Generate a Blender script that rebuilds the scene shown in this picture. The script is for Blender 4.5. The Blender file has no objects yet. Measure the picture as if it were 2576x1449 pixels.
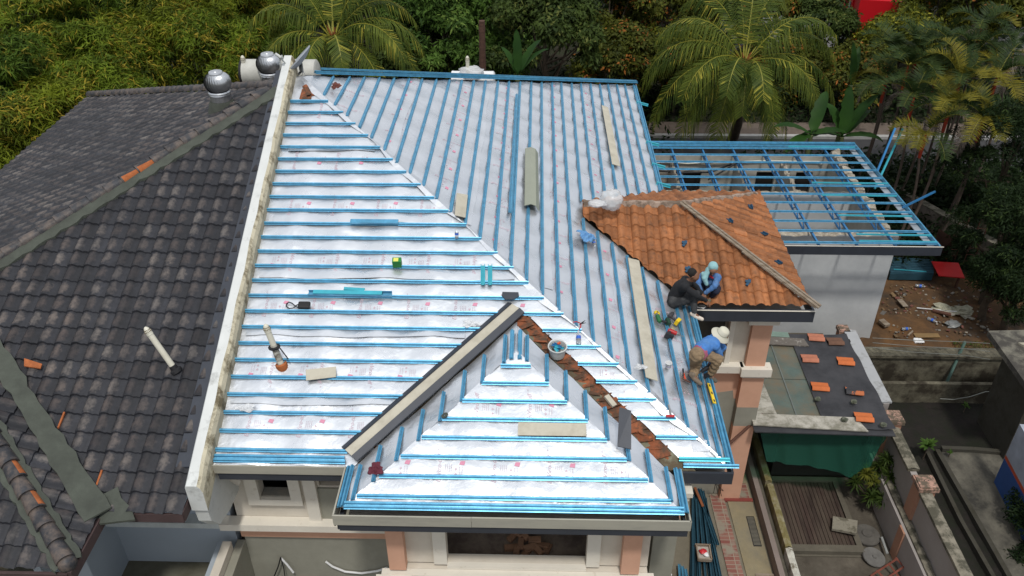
import bpy, math, random
import numpy as np
from mathutils import Vector, Matrix
random.seed(7); RNG = np.random.default_rng(11)
R = math.radians
SC = bpy.context.scene
COL = SC.collection

# ------------------------------------------------------------------ camera
F_PX, PITCH, YAW, ROLL = 2137.65, 0.596109535, -0.0304737, 0.00664671544
PCX, PCY, CAMZ = 1288.0, 724.5, 16.0            # measured on a 2576 x 1449 copy of the photograph
def _axes():
    cp, sp = math.cos(PITCH), math.sin(PITCH)
    f = np.array([math.sin(YAW)*cp, math.cos(YAW)*cp, -sp]); r = np.array([math.cos(YAW), -math.sin(YAW), 0.0])
    d = np.cross(f, r); c, s = math.cos(ROLL), math.sin(ROLL)
    return c*r+s*d, -s*r+c*d, f
AX_R, AX_D, AX_F = _axes()
cam_d = bpy.data.cameras.new('camera'); cam = bpy.data.objects.new('camera', cam_d); COL.objects.link(cam)
cam_d.sensor_width = 36; cam_d.lens = F_PX/2576*36; cam_d.clip_start = 0.1; cam_d.clip_end = 2000
m = Matrix(((AX_R[0], -AX_D[0], -AX_F[0], 0), (AX_R[1], -AX_D[1], -AX_F[1], 0), (AX_R[2], -AX_D[2], -AX_F[2], CAMZ), (0, 0, 0, 1)))
cam.matrix_world = m
SC.camera = cam

# ------------------------------------------------------------------ light
SUN_EL, SUN_AZ = 64.0, 172.0        # azimuth clockwise from +Y
EXPOSURE = 0.1
w = bpy.data.worlds.new('World'); SC.world = w; w.use_nodes = True
nt = w.node_tree; nt.nodes.clear()
sky = nt.nodes.new('ShaderNodeTexSky'); sky.sky_type = 'NISHITA'; sky.sun_disc = False
sky.sun_elevation = R(SUN_EL); sky.sun_rotation = R(SUN_AZ); sky.air_density = 1.0; sky.dust_density = 3.0; sky.ozone_density = 1.0
tc = nt.nodes.new('ShaderNodeTexCoord'); nz = nt.nodes.new('ShaderNodeTexNoise')
nz.inputs['Scale'].default_value = 3.2; nz.inputs['Detail'].default_value = 5
nt.links.new(tc.outputs['Generated'], nz.inputs['Vector'])
rp = nt.nodes.new('ShaderNodeMapRange'); rp.inputs[1].default_value = 0.28; rp.inputs[2].default_value = 0.62; rp.inputs[3].default_value = 0.55; rp.inputs[4].default_value = 1.0
nt.links.new(nz.outputs['Fac'], rp.inputs[0])
mx = nt.nodes.new('ShaderNodeMix'); mx.data_type = 'RGBA'
nt.links.new(rp.outputs[0], mx.inputs['Factor']); nt.links.new(sky.outputs[0], mx.inputs[6]); mx.inputs[7].default_value = (9.6, 9.9, 10.4, 1)
# thick cloud is brighter overhead than near the horizon
sx_ = nt.nodes.new('ShaderNodeSeparateXYZ'); nt.links.new(tc.outputs['Generated'], sx_.inputs[0]); gr = nt.nodes.new('ShaderNodeMapRange'); gr.inputs[1].default_value = 0.0; gr.inputs[2].default_value = 0.95; gr.inputs[3].default_value = 0.66; gr.inputs[4].default_value = 1.14; nt.links.new(sx_.outputs[2], gr.inputs[0])
cl = nt.nodes.new('ShaderNodeVectorMath'); cl.operation = 'SCALE'; cl.inputs[0].default_value = (9.6, 9.9, 10.4); nt.links.new(gr.outputs[0], cl.inputs['Scale']); nt.links.new(cl.outputs[0], mx.inputs[7])
bg = nt.nodes.new('ShaderNodeBackground'); bg.inputs['Strength'].default_value = 0.078
nt.links.new(mx.outputs[2], bg.inputs['Color'])
wo = nt.nodes.new('ShaderNodeOutputWorld'); nt.links.new(bg.outputs[0], wo.inputs['Surface'])
sl = bpy.data.lights.new('sun', 'SUN'); sl.energy = 1.9; sl.angle = R(5); sl.color = (1.0, 0.96, 0.89)
so = bpy.data.objects.new('sun', sl); COL.objects.link(so)
az, el = R(SUN_AZ), R(SUN_EL)
sdir = Vector((math.sin(az)*math.cos(el), math.cos(az)*math.cos(el), math.sin(el)))
so.rotation_euler = sdir.to_track_quat('Z', 'Y').to_euler(); so.location = (0, 0, 60)
SC.view_settings.view_transform = 'Standard'; SC.view_settings.look = 'None'; SC.view_settings.exposure = EXPOSURE; SC.view_settings.gamma = 1
SC.cycles.max_bounces = 6; SC.cycles.transparent_max_bounces = 12; SC.cycles.caustics_reflective = False; SC.cycles.caustics_refractive = False

# ------------------------------------------------------------------ where a measured point lies in the place
CAM = np.array([0, 0, CAMZ])
def ray(x, y): return AX_F+(x-PCX)/F_PX*AX_R+(y-PCY)/F_PX*AX_D
def at_z(x, y, z): D = ray(x, y); return CAM+D*(z-CAMZ)/D[2]
def at_y(x, y, Y): D = ray(x, y); return CAM+D*Y/D[1]
def at_x(x, y, X): D = ray(x, y); return CAM+D*X/D[0]
def at_pl(x, y, n, c): D = ray(x, y); n = np.array(n, float); return CAM+D*(c-n@CAM)/(n@D)
SL = 0.4
XA, YS, YN, XE, ZE = -5.217, 9.668, 26.51, 3.203, 6.0
def z_s(x, y): return ZE+SL*(y-YS)
def z_e(x, y): return ZE+SL*(XE-x)
def on_s(x, y, o=0.0): return at_pl(x, y, (0, -SL, 1), ZE-SL*YS+o)
def on_e(x, y, o=0.0): return at_pl(x, y, (SL, 0, 1), ZE+SL*XE+o)
def on_os(x, y, o=0.0): return at_pl(x, y, (0, -SL, 1), ZE-SL*14.18+o)
def on_ps(x, y, o=0.0): return at_pl(x, y, (0, -SL, 1), ZE-SL*8.7+o)
N_S = np.array([0, -SL, 1])/math.hypot(SL, 1); N_E = np.array([SL, 0, 1])/math.hypot(SL, 1); N_W = np.array([-SL, 0, 1])/math.hypot(SL, 1)
UP = np.array([0, 0, 1.0])

# ------------------------------------------------------------------ materials
MATS = {}
def _n(nt, t, **k):
    n = nt.nodes.new(t)
    for a, b in k.items(): setattr(n, a, b)
    return n
def mat(name, c, rough=0.75, metal=0.0, var=0.18, vs=2.5, bump=0.15, bs=40, stain=None, ss=1.5, sa=0.5, sw=0.12, isl=0.0, spec=0.4, trans=0.0, alpha=1.0, coord='Object', aniso=None):
    """noise-varied base colour, optional blotchy stain (its own colour), optional per-island variation"""
    if name in MATS: return MATS[name]
    m = bpy.data.materials.new(name); m.use_nodes = True; nt = m.node_tree; nt.nodes.clear(); L = nt.links.new
    out = _n(nt, 'ShaderNodeOutputMaterial'); p = _n(nt, 'ShaderNodeBsdfPrincipled'); L(p.outputs[0], out.inputs[0])
    tc = _n(nt, 'ShaderNodeTexCoord'); vec = tc.outputs[coord]
    if aniso:
        mp = _n(nt, 'ShaderNodeMapping'); mp.inputs['Scale'].default_value = aniso; L(vec, mp.inputs[0]); vec = mp.outputs[0]
    no = _n(nt, 'ShaderNodeTexNoise'); no.inputs['Scale'].default_value = vs; no.inputs['Detail'].default_value = 6; no.inputs['Roughness'].default_value = 0.65; L(vec, no.inputs['Vector'])
    mr = _n(nt, 'ShaderNodeMapRange'); mr.inputs[1].default_value = 0.3; mr.inputs[2].default_value = 0.7; mr.inputs[3].default_value = 1-var; mr.inputs[4].default_value = 1+var; L(no.outputs['Fac'], mr.inputs[0])
    fac = mr.outputs[0]
    if isl:
        g = _n(nt, 'ShaderNodeNewGeometry'); m2 = _n(nt, 'ShaderNodeMapRange'); m2.inputs[3].default_value = 1-isl; m2.inputs[4].default_value = 1+isl; L(g.outputs['Random Per Island'], m2.inputs[0])
        mu = _n(nt, 'ShaderNodeMath', operation='MULTIPLY'); L(fac, mu.inputs[0]); L(m2.outputs[0], mu.inputs[1]); fac = mu.outputs[0]
    sc = _n(nt, 'ShaderNodeVectorMath', operation='SCALE'); sc.inputs[0].default_value = c; L(fac, sc.inputs['Scale']); colr = sc.outputs[0]
    if stain:
        n2 = _n(nt, 'ShaderNodeTexNoise'); n2.inputs['Scale'].default_value = ss; n2.inputs['Detail'].default_value = 9; n2.inputs['Roughness'].default_value = 0.7; L(vec, n2.inputs['Vector'])
        r2 = _n(nt, 'ShaderNodeMapRange'); t = 0.62-sa*0.3; r2.inputs[1].default_value = t-sw/2; r2.inputs[2].default_value = t+sw/2; L(n2.outputs['Fac'], r2.inputs[0])
        mm = _n(nt, 'ShaderNodeMix', data_type='RGBA'); L(r2.outputs[0], mm.inputs['Factor']); L(colr, mm.inputs[6]); mm.inputs[7].default_value = (*stain, 1); colr = mm.outputs[2]
    L(colr, p.inputs['Base Color'])
    p.inputs['Roughness'].default_value = rough; p.inputs['Metallic'].default_value = metal; p.inputs['Specular IOR Level'].default_value = spec
    if trans: p.inputs['Transmission Weight'].default_value = trans
    if alpha < 1: p.inputs['Alpha'].default_value = alpha
    if bump:
        nb = _n(nt, 'ShaderNodeTexNoise'); nb.inputs['Scale'].default_value = bs; nb.inputs['Detail'].default_value = 4; L(vec, nb.inputs['Vector'])
        b = _n(nt, 'ShaderNodeBump'); b.inputs['Strength'].default_value = bump; b.inputs['Distance'].default_value = 0.02; L(nb.outputs['Fac'], b.inputs['Height']); L(b.outputs[0], p.inputs['Normal'])
    MATS[name] = m; return m

def foil_mat():
    m = bpy.data.materials.new('foil'); m.use_nodes = True; nt = m.node_tree; nt.nodes.clear(); L = nt.links.new
    out = _n(nt, 'ShaderNodeOutputMaterial'); p = _n(nt, 'ShaderNodeBsdfPrincipled'); L(p.outputs[0], out.inputs[0])
    tc = _n(nt, 'ShaderNodeTexCoord'); v = tc.outputs['Object']
    p.inputs['Base Color'].default_value = (0.78, 0.81, 0.85, 1)
    p.inputs['Metallic'].default_value = 0.82
    n0 = _n(nt, 'ShaderNodeTexNoise'); n0.inputs['Scale'].default_value = 3.0; n0.inputs['Detail'].default_value = 5; L(v, n0.inputs['Vector'])
    r0 = _n(nt, 'ShaderNodeMapRange'); r0.inputs[1].default_value = 0.35; r0.inputs[2].default_value = 0.65; r0.inputs[3].default_value = 0.25; r0.inputs[4].default_value = 0.42; L(n0.outputs['Fac'], r0.inputs[0]); L(r0.outputs[0], p.inputs['Roughness'])
    # woven scrim, crinkles and soft waves
    n1 = _n(nt, 'ShaderNodeTexNoise'); n1.inputs['Scale'].default_value = 2.3; n1.inputs['Detail'].default_value = 6; n1.inputs['Roughness'].default_value = 0.55; L(v, n1.inputs['Vector'])
    b1 = _n(nt, 'ShaderNodeBump'); b1.inputs['Strength'].default_value = 0.24; b1.inputs['Distance'].default_value = 0.10; L(n1.outputs['Fac'], b1.inputs['Height'])
    vo = _n(nt, 'ShaderNodeTexVoronoi', feature='DISTANCE_TO_EDGE'); vo.inputs['Scale'].default_value = 5.0
    nd = _n(nt, 'ShaderNodeTexNoise'); nd.inputs['Scale'].default_value = 4; L(v, nd.inputs['Vector'])
    ad = _n(nt, 'ShaderNodeMix', data_type='RGBA'); ad.inputs['Factor'].default_value = 0.35; L(v, ad.inputs[6]); L(nd.outputs['Color'], ad.inputs[7]); L(ad.outputs[2], vo.inputs['Vector'])
    b2 = _n(nt, 'ShaderNodeBump'); b2.inputs['Strength'].default_value = 0.05; b2.inputs['Distance'].default_value = 0.03; L(vo.outputs['Distance'], b2.inputs['Height']); L(b1.outputs[0], b2.inputs['Normal'])
    n3 = _n(nt, 'ShaderNodeTexNoise'); n3.inputs['Scale'].default_value = 130; n3.inputs['Detail'].default_value = 1; L(v, n3.inputs['Vector'])
    b3 = _n(nt, 'ShaderNodeBump'); b3.inputs['Strength'].default_value = 0.20; b3.inputs['Distance'].default_value = 0.006; L(n3.outputs['Fac'], b3.inputs['Height']); L(b2.outputs[0], b3.inputs['Normal'])
    L(b3.outputs[0], p.inputs['Normal'])
    return m

def tile_mat(name, base, hi, hi_amt, chips, rough=0.6):
    """per-tile variation from the UV grid (one unit = one tile), rubbed patch on each tile's roll, streaks"""
    m = bpy.data.materials.new(name); m.use_nodes = True; nt = m.node_tree; nt.nodes.clear(); L = nt.links.new
    out = _n(nt, 'ShaderNodeOutputMaterial'); p = _n(nt, 'ShaderNodeBsdfPrincipled'); L(p.outputs[0], out.inputs[0])
    uv = _n(nt, 'ShaderNodeUVMap'); uv.uv_map = 'UVMap'
    fl = _n(nt, 'ShaderNodeVectorMath', operation='FLOOR'); L(uv.outputs[0], fl.inputs[0])
    fr = _n(nt, 'ShaderNodeVectorMath', operation='FRACTION'); L(uv.outputs[0], fr.inputs[0])
    wn = _n(nt, 'ShaderNodeTexWhiteNoise', noise_dimensions='2D'); L(fl.outputs[0], wn.inputs['Vector'])
    sx = _n(nt, 'ShaderNodeSeparateXYZ'); L(fr.outputs[0], sx.inputs[0])
    tc = _n(nt, 'ShaderNodeTexCoord')
    no = _n(nt, 'ShaderNodeTexNoise'); no.inputs['Scale'].default_value = 11; no.inputs['Detail'].default_value = 9; no.inputs['Roughness'].default_value = 0.7; L(tc.outputs['Object'], no.inputs['Vector'])
    big = _n(nt, 'ShaderNodeTexNoise'); big.inputs['Scale'].default_value = 0.5; big.inputs['Detail'].default_value = 3; L(tc.outputs['Object'], big.inputs['Vector'])
    def mth(op, a, b=None):
        n = _n(nt, 'ShaderNodeMath', operation=op)
        for i, q in enumerate((a, b)):
            if q is None: continue
            if isinstance(q, (int, float)): n.inputs[i].default_value = q
            else: L(q, n.inputs[i])
        return n.outputs[0]
    def rng(a, x0, x1, y0, y1):
        n = _n(nt, 'ShaderNodeMapRange'); n.inputs[1].default_value = x0; n.inputs[2].default_value = x1; n.inputs[3].default_value = y0; n.inputs[4].default_value = y1; L(a, n.inputs[0]); return n.outputs[0]
    # rubbed patch centred on the roll
    dx = mth('DIVIDE', mth('SUBTRACT', sx.outputs[0], 0.30), 0.34); dy = mth('DIVIDE', mth('SUBTRACT', sx.outputs[1], 0.50), 0.52)
    rr = mth('ADD', mth('MULTIPLY', dx, dx), mth('MULTIPLY', dy, dy))
    k = mth('SUBTRACT', 1.0, rr)
    k = mth('ADD', k, rng(no.outputs['Fac'], 0.3, 0.7, -0.75, 0.75)); k = rng(k, 0.05, 1.15, 0, 1)
    k = mth('MULTIPLY', k, rng(wn.outputs['Value'], 0.0, 1.0, 0.12, hi_amt)); k = mth('MULTIPLY', k, rng(big.outputs['Fac'], 0.35, 0.65, 0.45, 1.1))
    vtone = mth('MULTIPLY', rng(wn.outputs['Value'], 0, 1, 0.78, 1.25), rng(no.outputs['Fac'], 0.3, 0.7, 0.72, 1.28))
    mpu = _n(nt, 'ShaderNodeMapping'); mpu.inputs['Scale'].default_value = (1.7, .16, 1); L(uv.outputs[0], mpu.inputs[0]); stn = _n(nt, 'ShaderNodeTexNoise'); stn.inputs['Scale'].default_value = 1.0; stn.inputs['Detail'].default_value = 5; L(mpu.outputs[0], stn.inputs['Vector'])
    vtone = mth('MULTIPLY', vtone, rng(stn.outputs['Fac'], .3, .7, .68, 1.32)); k = mth('MULTIPLY', k, rng(stn.outputs['Fac'], .32, .68, .4, 1.35))
    s = _n(nt, 'ShaderNodeVectorMath', operation='SCALE'); s.inputs[0].default_value = base; L(vtone, s.inputs['Scale'])
    hm = _n(nt, 'ShaderNodeMix', data_type='RGBA'); L(wn.outputs['Value'], hm.inputs['Factor']); hm.inputs[6].default_value = (*hi[0], 1); hm.inputs[7].default_value = (*hi[1], 1)
    mm = _n(nt, 'ShaderNodeMix', data_type='RGBA'); L(k, mm.inputs['Factor']); L(s.outputs[0], mm.inputs[6]); L(hm.outputs[2], mm.inputs[7])
    # dirt, lichen or chips with their own shape
    n2 = _n(nt, 'ShaderNodeTexNoise'); n2.inputs['Scale'].default_value = chips[1]; n2.inputs['Detail'].default_value = 10; n2.inputs['Roughness'].default_value = 0.75; L(tc.outputs['Object'], n2.inputs['Vector'])
    m2 = _n(nt, 'ShaderNodeMix', data_type='RGBA'); L(rng(n2.outputs['Fac'], chips[2], chips[2]+0.12, 0, chips[3]), m2.inputs['Factor']); L(mm.outputs[2], m2.inputs[6]); m2.inputs[7].default_value = (*chips[0], 1)
    L(m2.outputs[2], p.inputs['Base Color']); p.inputs['Roughness'].default_value = rough; p.inputs['Specular IOR Level'].default_value = 0.35
    nb = _n(nt, 'ShaderNodeTexNoise'); nb.inputs['Scale'].default_value = 45; nb.inputs['Detail'].default_value = 4; L(tc.outputs['Object'], nb.inputs['Vector'])
    b = _n(nt, 'ShaderNodeBump'); b.inputs['Strength'].default_value = 0.3; b.inputs['Distance'].default_value = 0.01; L(nb.outputs['Fac'], b.inputs['Height']); L(b.outputs[0], p.inputs['Normal'])
    MATS[name] = m; return m

def leaf_mat(name, a, b, tip=None, tipamt=0.06, rough=0.5, dead=None, vs=0.9):
    m = bpy.data.materials.new(name); m.use_nodes = True; nt = m.node_tree; nt.nodes.clear(); L = nt.links.new
    out = _n(nt, 'ShaderNodeOutputMaterial'); p = _n(nt, 'ShaderNodeBsdfPrincipled')
    g = _n(nt, 'ShaderNodeNewGeometry'); tc = _n(nt, 'ShaderNodeTexCoord')
    no = _n(nt, 'ShaderNodeTexNoise'); no.inputs['Scale'].default_value = vs; no.inputs['Detail'].default_value = 4; L(tc.outputs['Object'], no.inputs['Vector'])
    ad = _n(nt, 'ShaderNodeMath', operation='MULTIPLY_ADD'); L(g.outputs['Random Per Island'], ad.inputs[0]); ad.inputs[1].default_value = 0.5; 
    mr = _n(nt, 'ShaderNodeMapRange'); mr.inputs[1].default_value = 0.3; mr.inputs[2].default_value = 0.7; mr.inputs[3].default_value = -0.2; mr.inputs[4].default_value = 0.7; L(no.outputs['Fac'], mr.inputs[0]); L(mr.outputs[0], ad.inputs[2])
    mm = _n(nt, 'ShaderNodeMix', data_type='RGBA'); L(ad.outputs[0], mm.inputs['Factor']); mm.inputs[6].default_value = (*a, 1); mm.inputs[7].default_value = (*b, 1)
    c = mm.outputs[2]
    for col, lo, sc_ in ((tip, tipamt, 1.1), (dead, 0.1, 3.0)):
        if col is None: continue
        n2 = _n(nt, 'ShaderNodeTexNoise'); n2.inputs['Scale'].default_value = sc_; n2.inputs['Detail'].default_value = 3; L(tc.outputs['Object'], n2.inputs['Vector'])
        a2 = _n(nt, 'ShaderNodeMath', operation='MULTIPLY'); L(n2.outputs['Fac'], a2.inputs[0]); L(g.outputs['Random Per Island'], a2.inputs[1])
        r2 = _n(nt, 'ShaderNodeMapRange'); r2.inputs[1].default_value = 0.5-lo; r2.inputs[2].default_value = 0.56-lo; L(a2.outputs[0], r2.inputs[0])
        m2 = _n(nt, 'ShaderNodeMix', data_type='RGBA'); L(r2.outputs[0], m2.inputs['Factor']); L(c, m2.inputs[6]); m2.inputs[7].default_value = (*col, 1); c = m2.outputs[2]
    L(c, p.inputs['Base Color']); p.inputs['Roughness'].default_value = rough+.12; p.inputs['Specular IOR Level'].default_value = 0.14
    tr = _n(nt, 'ShaderNodeBsdfTranslucent'); L(c, tr.inputs[0]); ms = _n(nt, 'ShaderNodeMixShader'); ms.inputs[0].default_value = 0.25
    L(p.outputs[0], ms.inputs[1]); L(tr.outputs[0], ms.inputs[2]); L(ms.outputs[0], out.inputs[0])
    MATS[name] = m; return m

# ------------------------------------------------------------------ objects
WL = {}
def tag(o, label=None, cat=None, group=None, kind=None):
    if label: o['label'] = label
    if cat: o['category'] = cat
    if group: o['group'] = group
    if kind: o['kind'] = kind
    return o
def thing(name, label, cat, loc=(0, 0, 0), group=None):
    o = bpy.data.objects.new(name, None); COL.objects.link(o); o.location = loc; o.empty_display_size = 0.2
    WL[o.name] = np.array(loc, float); return tag(o, label, cat, group)
class MB:
    def __init__(s): s.v = []; s.f = []; s.m = []; s.uv = {}
    def face(s, pts, mi=0):
        b = len(s.v); s.v += [tuple(map(float, p)) for p in pts]; s.f.append(tuple(range(b, b+len(pts)))); s.m.append(mi)
    def box(s, lo, hi, mi=0):
        x0, y0, z0 = lo; x1, y1, z1 = hi; b = len(s.v)
        s.v += [(x0, y0, z0), (x1, y0, z0), (x1, y1, z0), (x0, y1, z0), (x0, y0, z1), (x1, y0, z1), (x1, y1, z1), (x0, y1, z1)]
        for q in ((0, 3, 2, 1), (4, 5, 6, 7), (0, 1, 5, 4), (1, 2, 6, 5), (2, 3, 7, 6), (3, 0, 4, 7)): s.f.append(tuple(b+i for i in q)); s.m.append(mi)
    def obox(s, c, ax, half, mi=0):
        """oriented box: centre, three axes, half sizes"""
        c = np.array(c, float); a = [np.array(q, float)/np.linalg.norm(q)*h for q, h in zip(ax, half)]; b = len(s.v)
        for sz in (-1, 1):
            for sx, sy in ((-1, -1), (1, -1), (1, 1), (-1, 1)): s.v.append(tuple(c+a[0]*sx+a[1]*sy+a[2]*sz))
        for q in ((0, 3, 2, 1), (4, 5, 6, 7), (0, 1, 5, 4), (1, 2, 6, 5), (2, 3, 7, 6), (3, 0, 4, 7)): s.f.append(tuple(b+i for i in q)); s.m.append(mi)
    def slab(s, pts, n, t, mi=0):
        """polygon pts (top), thickness t downwards along n"""
        n = np.array(n, float); top = [np.array(p, float) for p in pts]; bot = [p-n*t for p in top]; k = len(top); b = len(s.v)
        s.v += [tuple(p) for p in top+bot]; s.f.append(tuple(range(b, b+k))); s.f.append(tuple(reversed(range(b+k, b+2*k)))); s.m += [mi, mi]
        for i in range(k): j = (i+1) % k; s.f.append((b+i, b+k+i, b+k+j, b+j)); s.m.append(mi)
    def sweep(s, A, B, prof, up, mi=0, closed=True, twist=0):
        A = np.array(A, float); B = np.array(B, float); d = (B-A)/np.linalg.norm(B-A); up = np.array(up, float); sd = np.cross(d, up); sd /= np.linalg.norm(sd); u2 = np.cross(sd, d)
        k = len(prof); b = len(s.v)
        for P in (A, B):
            for a, h in prof: s.v.append(tuple(P+sd*a+u2*h))
        r = range(k) if closed else range(k-1)
        for i in r: j = (i+1) % k; s.f.append((b+i, b+j, b+k+j, b+k+i)); s.m.append(mi)
        if closed: s.f.append(tuple(reversed(range(b, b+k)))); s.f.append(tuple(range(b+k, b+2*k))); s.m += [mi, mi]
    def tube(s, pts, r, n=8, mi=0, cap=True):
        pts = [np.array(p, float) for p in pts]; rs = r if hasattr(r, '__len__') else [r]*len(pts); b = len(s.v)
        for i, p in enumerate(pts):
            d = pts[min(i+1, len(pts)-1)]-pts[max(i-1, 0)]; d = d/(np.linalg.norm(d)+1e-9)
            ref = np.array([0, 0, 1.0]) if abs(d[2]) < 0.9 else np.array([1.0, 0, 0])
            a = np.cross(d, ref); a /= np.linalg.norm(a); c = np.cross(d, a)
            for k in range(n): t = 2*math.pi*k/n; s.v.append(tuple(p+(a*math.cos(t)+c*math.sin(t))*rs[i]))
        for i in range(len(pts)-1):
            for k in range(n): j = (k+1) % n; s.f.append((b+i*n+k, b+i*n+j, b+(i+1)*n+j, b+(i+1)*n+k)); s.m.append(mi)
        if cap: s.f.append(tuple(reversed(range(b, b+n)))); e = b+(len(pts)-1)*n; s.f.append(tuple(range(e, e+n))); s.m += [mi, mi]
    def lathe(s, c, prof, n=20, mi=0, ax=(0, 0, 1), sq=1.0):
        """prof = [(radius, height)...] round axis ax from c"""
        ax = np.array(ax, float); ax /= np.linalg.norm(ax); ref = np.array([1.0, 0, 0]) if abs(ax[0]) < 0.9 else np.array([0, 1.0, 0])
        a = np.cross(ax, ref); a /= np.linalg.norm(a); e = np.cross(ax, a); c = np.array(c, float); b = len(s.v)
        for r, h in prof:
            for k in range(n): t = 2*math.pi*k/n; s.v.append(tuple(c+ax*h+(a*math.cos(t)+e*sq*math.sin(t))*r))
        for i in range(len(prof)-1):
            for k in range(n): j = (k+1) % n; s.f.append((b+i*n+k, b+i*n+j, b+(i+1)*n+j, b+(i+1)*n+k)); s.m.append(mi)
    def ball(s, c, r, n=10, mi=0, sc=(1, 1, 1), jit=0.0, rnd=random):
        b = len(s.v); c = np.array(c, float)
        for i in range(n+1):
            th = math.pi*i/n
            for k in range(n):
                t = 2*math.pi*k/n; q = 1+jit*(rnd.random()-0.5) if 0 < i < n else 1
                s.v.append(tuple(c+np.array([math.sin(th)*math.cos(t)*sc[0], math.sin(th)*math.sin(t)*sc[1], math.cos(th)*sc[2]])*r*q))
        for i in range(n):
            for k in range(n): j = (k+1) % n; s.f.append((b+i*n+k, b+(i+1)*n+k, b+(i+1)*n+j, b+i*n+j)); s.m.append(mi)
    def build(s, name, mats, parent=None, smooth=None, uv=None, origin=None):
        v = np.array(s.v, float).reshape(-1, 3)
        if parent is not None: org = WL[parent.name] if origin is None else np.array(origin, float)
        else: org = np.array([(v[:, 0].min()+v[:, 0].max())/2, (v[:, 1].min()+v[:, 1].max())/2, v[:, 2].min()]) if origin is None else np.array(origin, float)
        me = bpy.data.meshes.new(name); me.from_pydata((v-org).tolist(), [], s.f)
        if not isinstance(mats, (list, tuple)): mats = [mats]
        for q in mats: me.materials.append(q)
        if len(mats) > 1: me.polygons.foreach_set('material_index', s.m)
        if uv is not None:
            l = me.uv_layers.new(name='UVMap'); idx = np.empty(len(me.loops), int); me.loops.foreach_get('vertex_index', idx)
            l.data.foreach_set('uv', np.array(uv, float)[idx].ravel())
        me.validate(); me.update()
        if smooth is not None:
            me.polygons.foreach_set('use_smooth', [True]*len(me.polygons))
            if smooth < 179: me.set_sharp_from_angle(angle=R(smooth))
        o = bpy.data.objects.new(name, me); COL.objects.link(o); WL[o.name] = org
        if parent is not None: o.parent = parent; o.location = org-WL[parent.name]
        else: o.location = org
        return o
def copy_part(src, parent, dloc=None):
    c = src.copy(); COL.objects.link(c); c.parent = parent; return c
def copy_tree(root, loc, label=None, group=None, rz=None, sc=None):
    r = root.copy(); COL.objects.link(r); r.location = loc; WL[r.name] = np.array(loc, float)
    if rz is not None: r.rotation_euler = (0, 0, rz)
    if sc is not None: r.scale = (sc, sc, sc)
    if label: r['label'] = label
    if group: r['group'] = group
    for ch in list(root.children):
        c = ch.copy(); COL.objects.link(c); c.parent = r
        for g in list(ch.children): d = g.copy(); COL.objects.link(d); d.parent = c
    return r
def fast_mesh(name, verts, k, mats, parent, mi=None, smooth=False):
    """verts (N,k,3): N separate k-gons; world coords"""
    org = WL[parent.name] if parent is not None else verts.reshape(-1, 3).mean(0)
    N = len(verts); me = bpy.data.meshes.new(name); V = (verts.reshape(-1, 3)-org).astype(np.float32)
    me.vertices.add(N*k); me.vertices.foreach_set('co', V.ravel()); me.loops.add(N*k); me.loops.foreach_set('vertex_index', np.arange(N*k, dtype=np.int32))
    me.polygons.add(N); me.polygons.foreach_set('loop_start', np.arange(0, N*k, k, dtype=np.int32)); me.polygons.foreach_set('loop_total', np.full(N, k, dtype=np.int32))
    for q in (mats if isinstance(mats, (list, tuple)) else [mats]): me.materials.append(q)
    if mi is not None: me.polygons.foreach_set('material_index', mi.astype(np.int32))
    me.update(calc_edges=True)
    o = bpy.data.objects.new(name, me); COL.objects.link(o); WL[o.name] = org
    if parent is not None: o.parent = parent; o.location = (0, 0, 0)
    else: o.location = org
    return o

# convex clip of a grid cell / grid patch over a convex polygon
def clip(poly, cp):
    out = poly
    for i in range(len(cp)):
        a, b = cp[i], cp[(i+1) % len(cp)]; inp = out; out = []
        if not inp: break
        def sd(p): return (b[0]-a[0])*(p[1]-a[1])-(b[1]-a[1])*(p[0]-a[0])
        for j in range(len(inp)):
            p, q = inp[j], inp[(j+1) % len(inp)]; sp, sq = sd(p), sd(q)
            if sp >= -1e-9: out.append(p)
            if (sp > 1e-9 and sq < -1e-9) or (sp < -1e-9 and sq > 1e-9): t = sp/(sp-sq); out.append((p[0]+(q[0]-p[0])*t, p[1]+(q[1]-p[1])*t))
    return out
def grid_patch(mb, cp, us, vs, fn, uvf=None, uvl=None, key=None, mi=0):
    cp = [tuple(p) for p in cp]
    A = sum(cp[i][0]*cp[(i+1) % len(cp)][1]-cp[(i+1) % len(cp)][0]*cp[i][1] for i in range(len(cp)))
    if A < 0: cp = cp[::-1]
    key = {} if key is None else key
    umin, umax = min(p[0] for p in cp), max(p[0] for p in cp); vmin, vmax = min(p[1] for p in cp), max(p[1] for p in cp)
    def vid(p):
        k = (round(p[0], 5), round(p[1], 5))
        if k not in key:
            key[k] = len(mb.v); mb.v.append(tuple(fn(*p)))
            if uvl is not None: uvl.append(uvf(*p))
        return key[k]
    for i in range(len(us)-1):
        if us[i+1] < umin or us[i] > umax: continue
        for j in range(len(vs)-1):
            if vs[j+1] < vmin or vs[j] > vmax: continue
            q = [(us[i], vs[j]), (us[i+1], vs[j]), (us[i+1], vs[j+1]), (us[i], vs[j+1])]
            r = clip(q, cp)
            if len(r) < 3: continue
            ids = []
            for p in r:
                k = vid(p)
                if k not in ids: ids.append(k)
            if len(ids) >= 3: mb.f.append(tuple(ids)); mb.m.append(mi)
    return key

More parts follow.
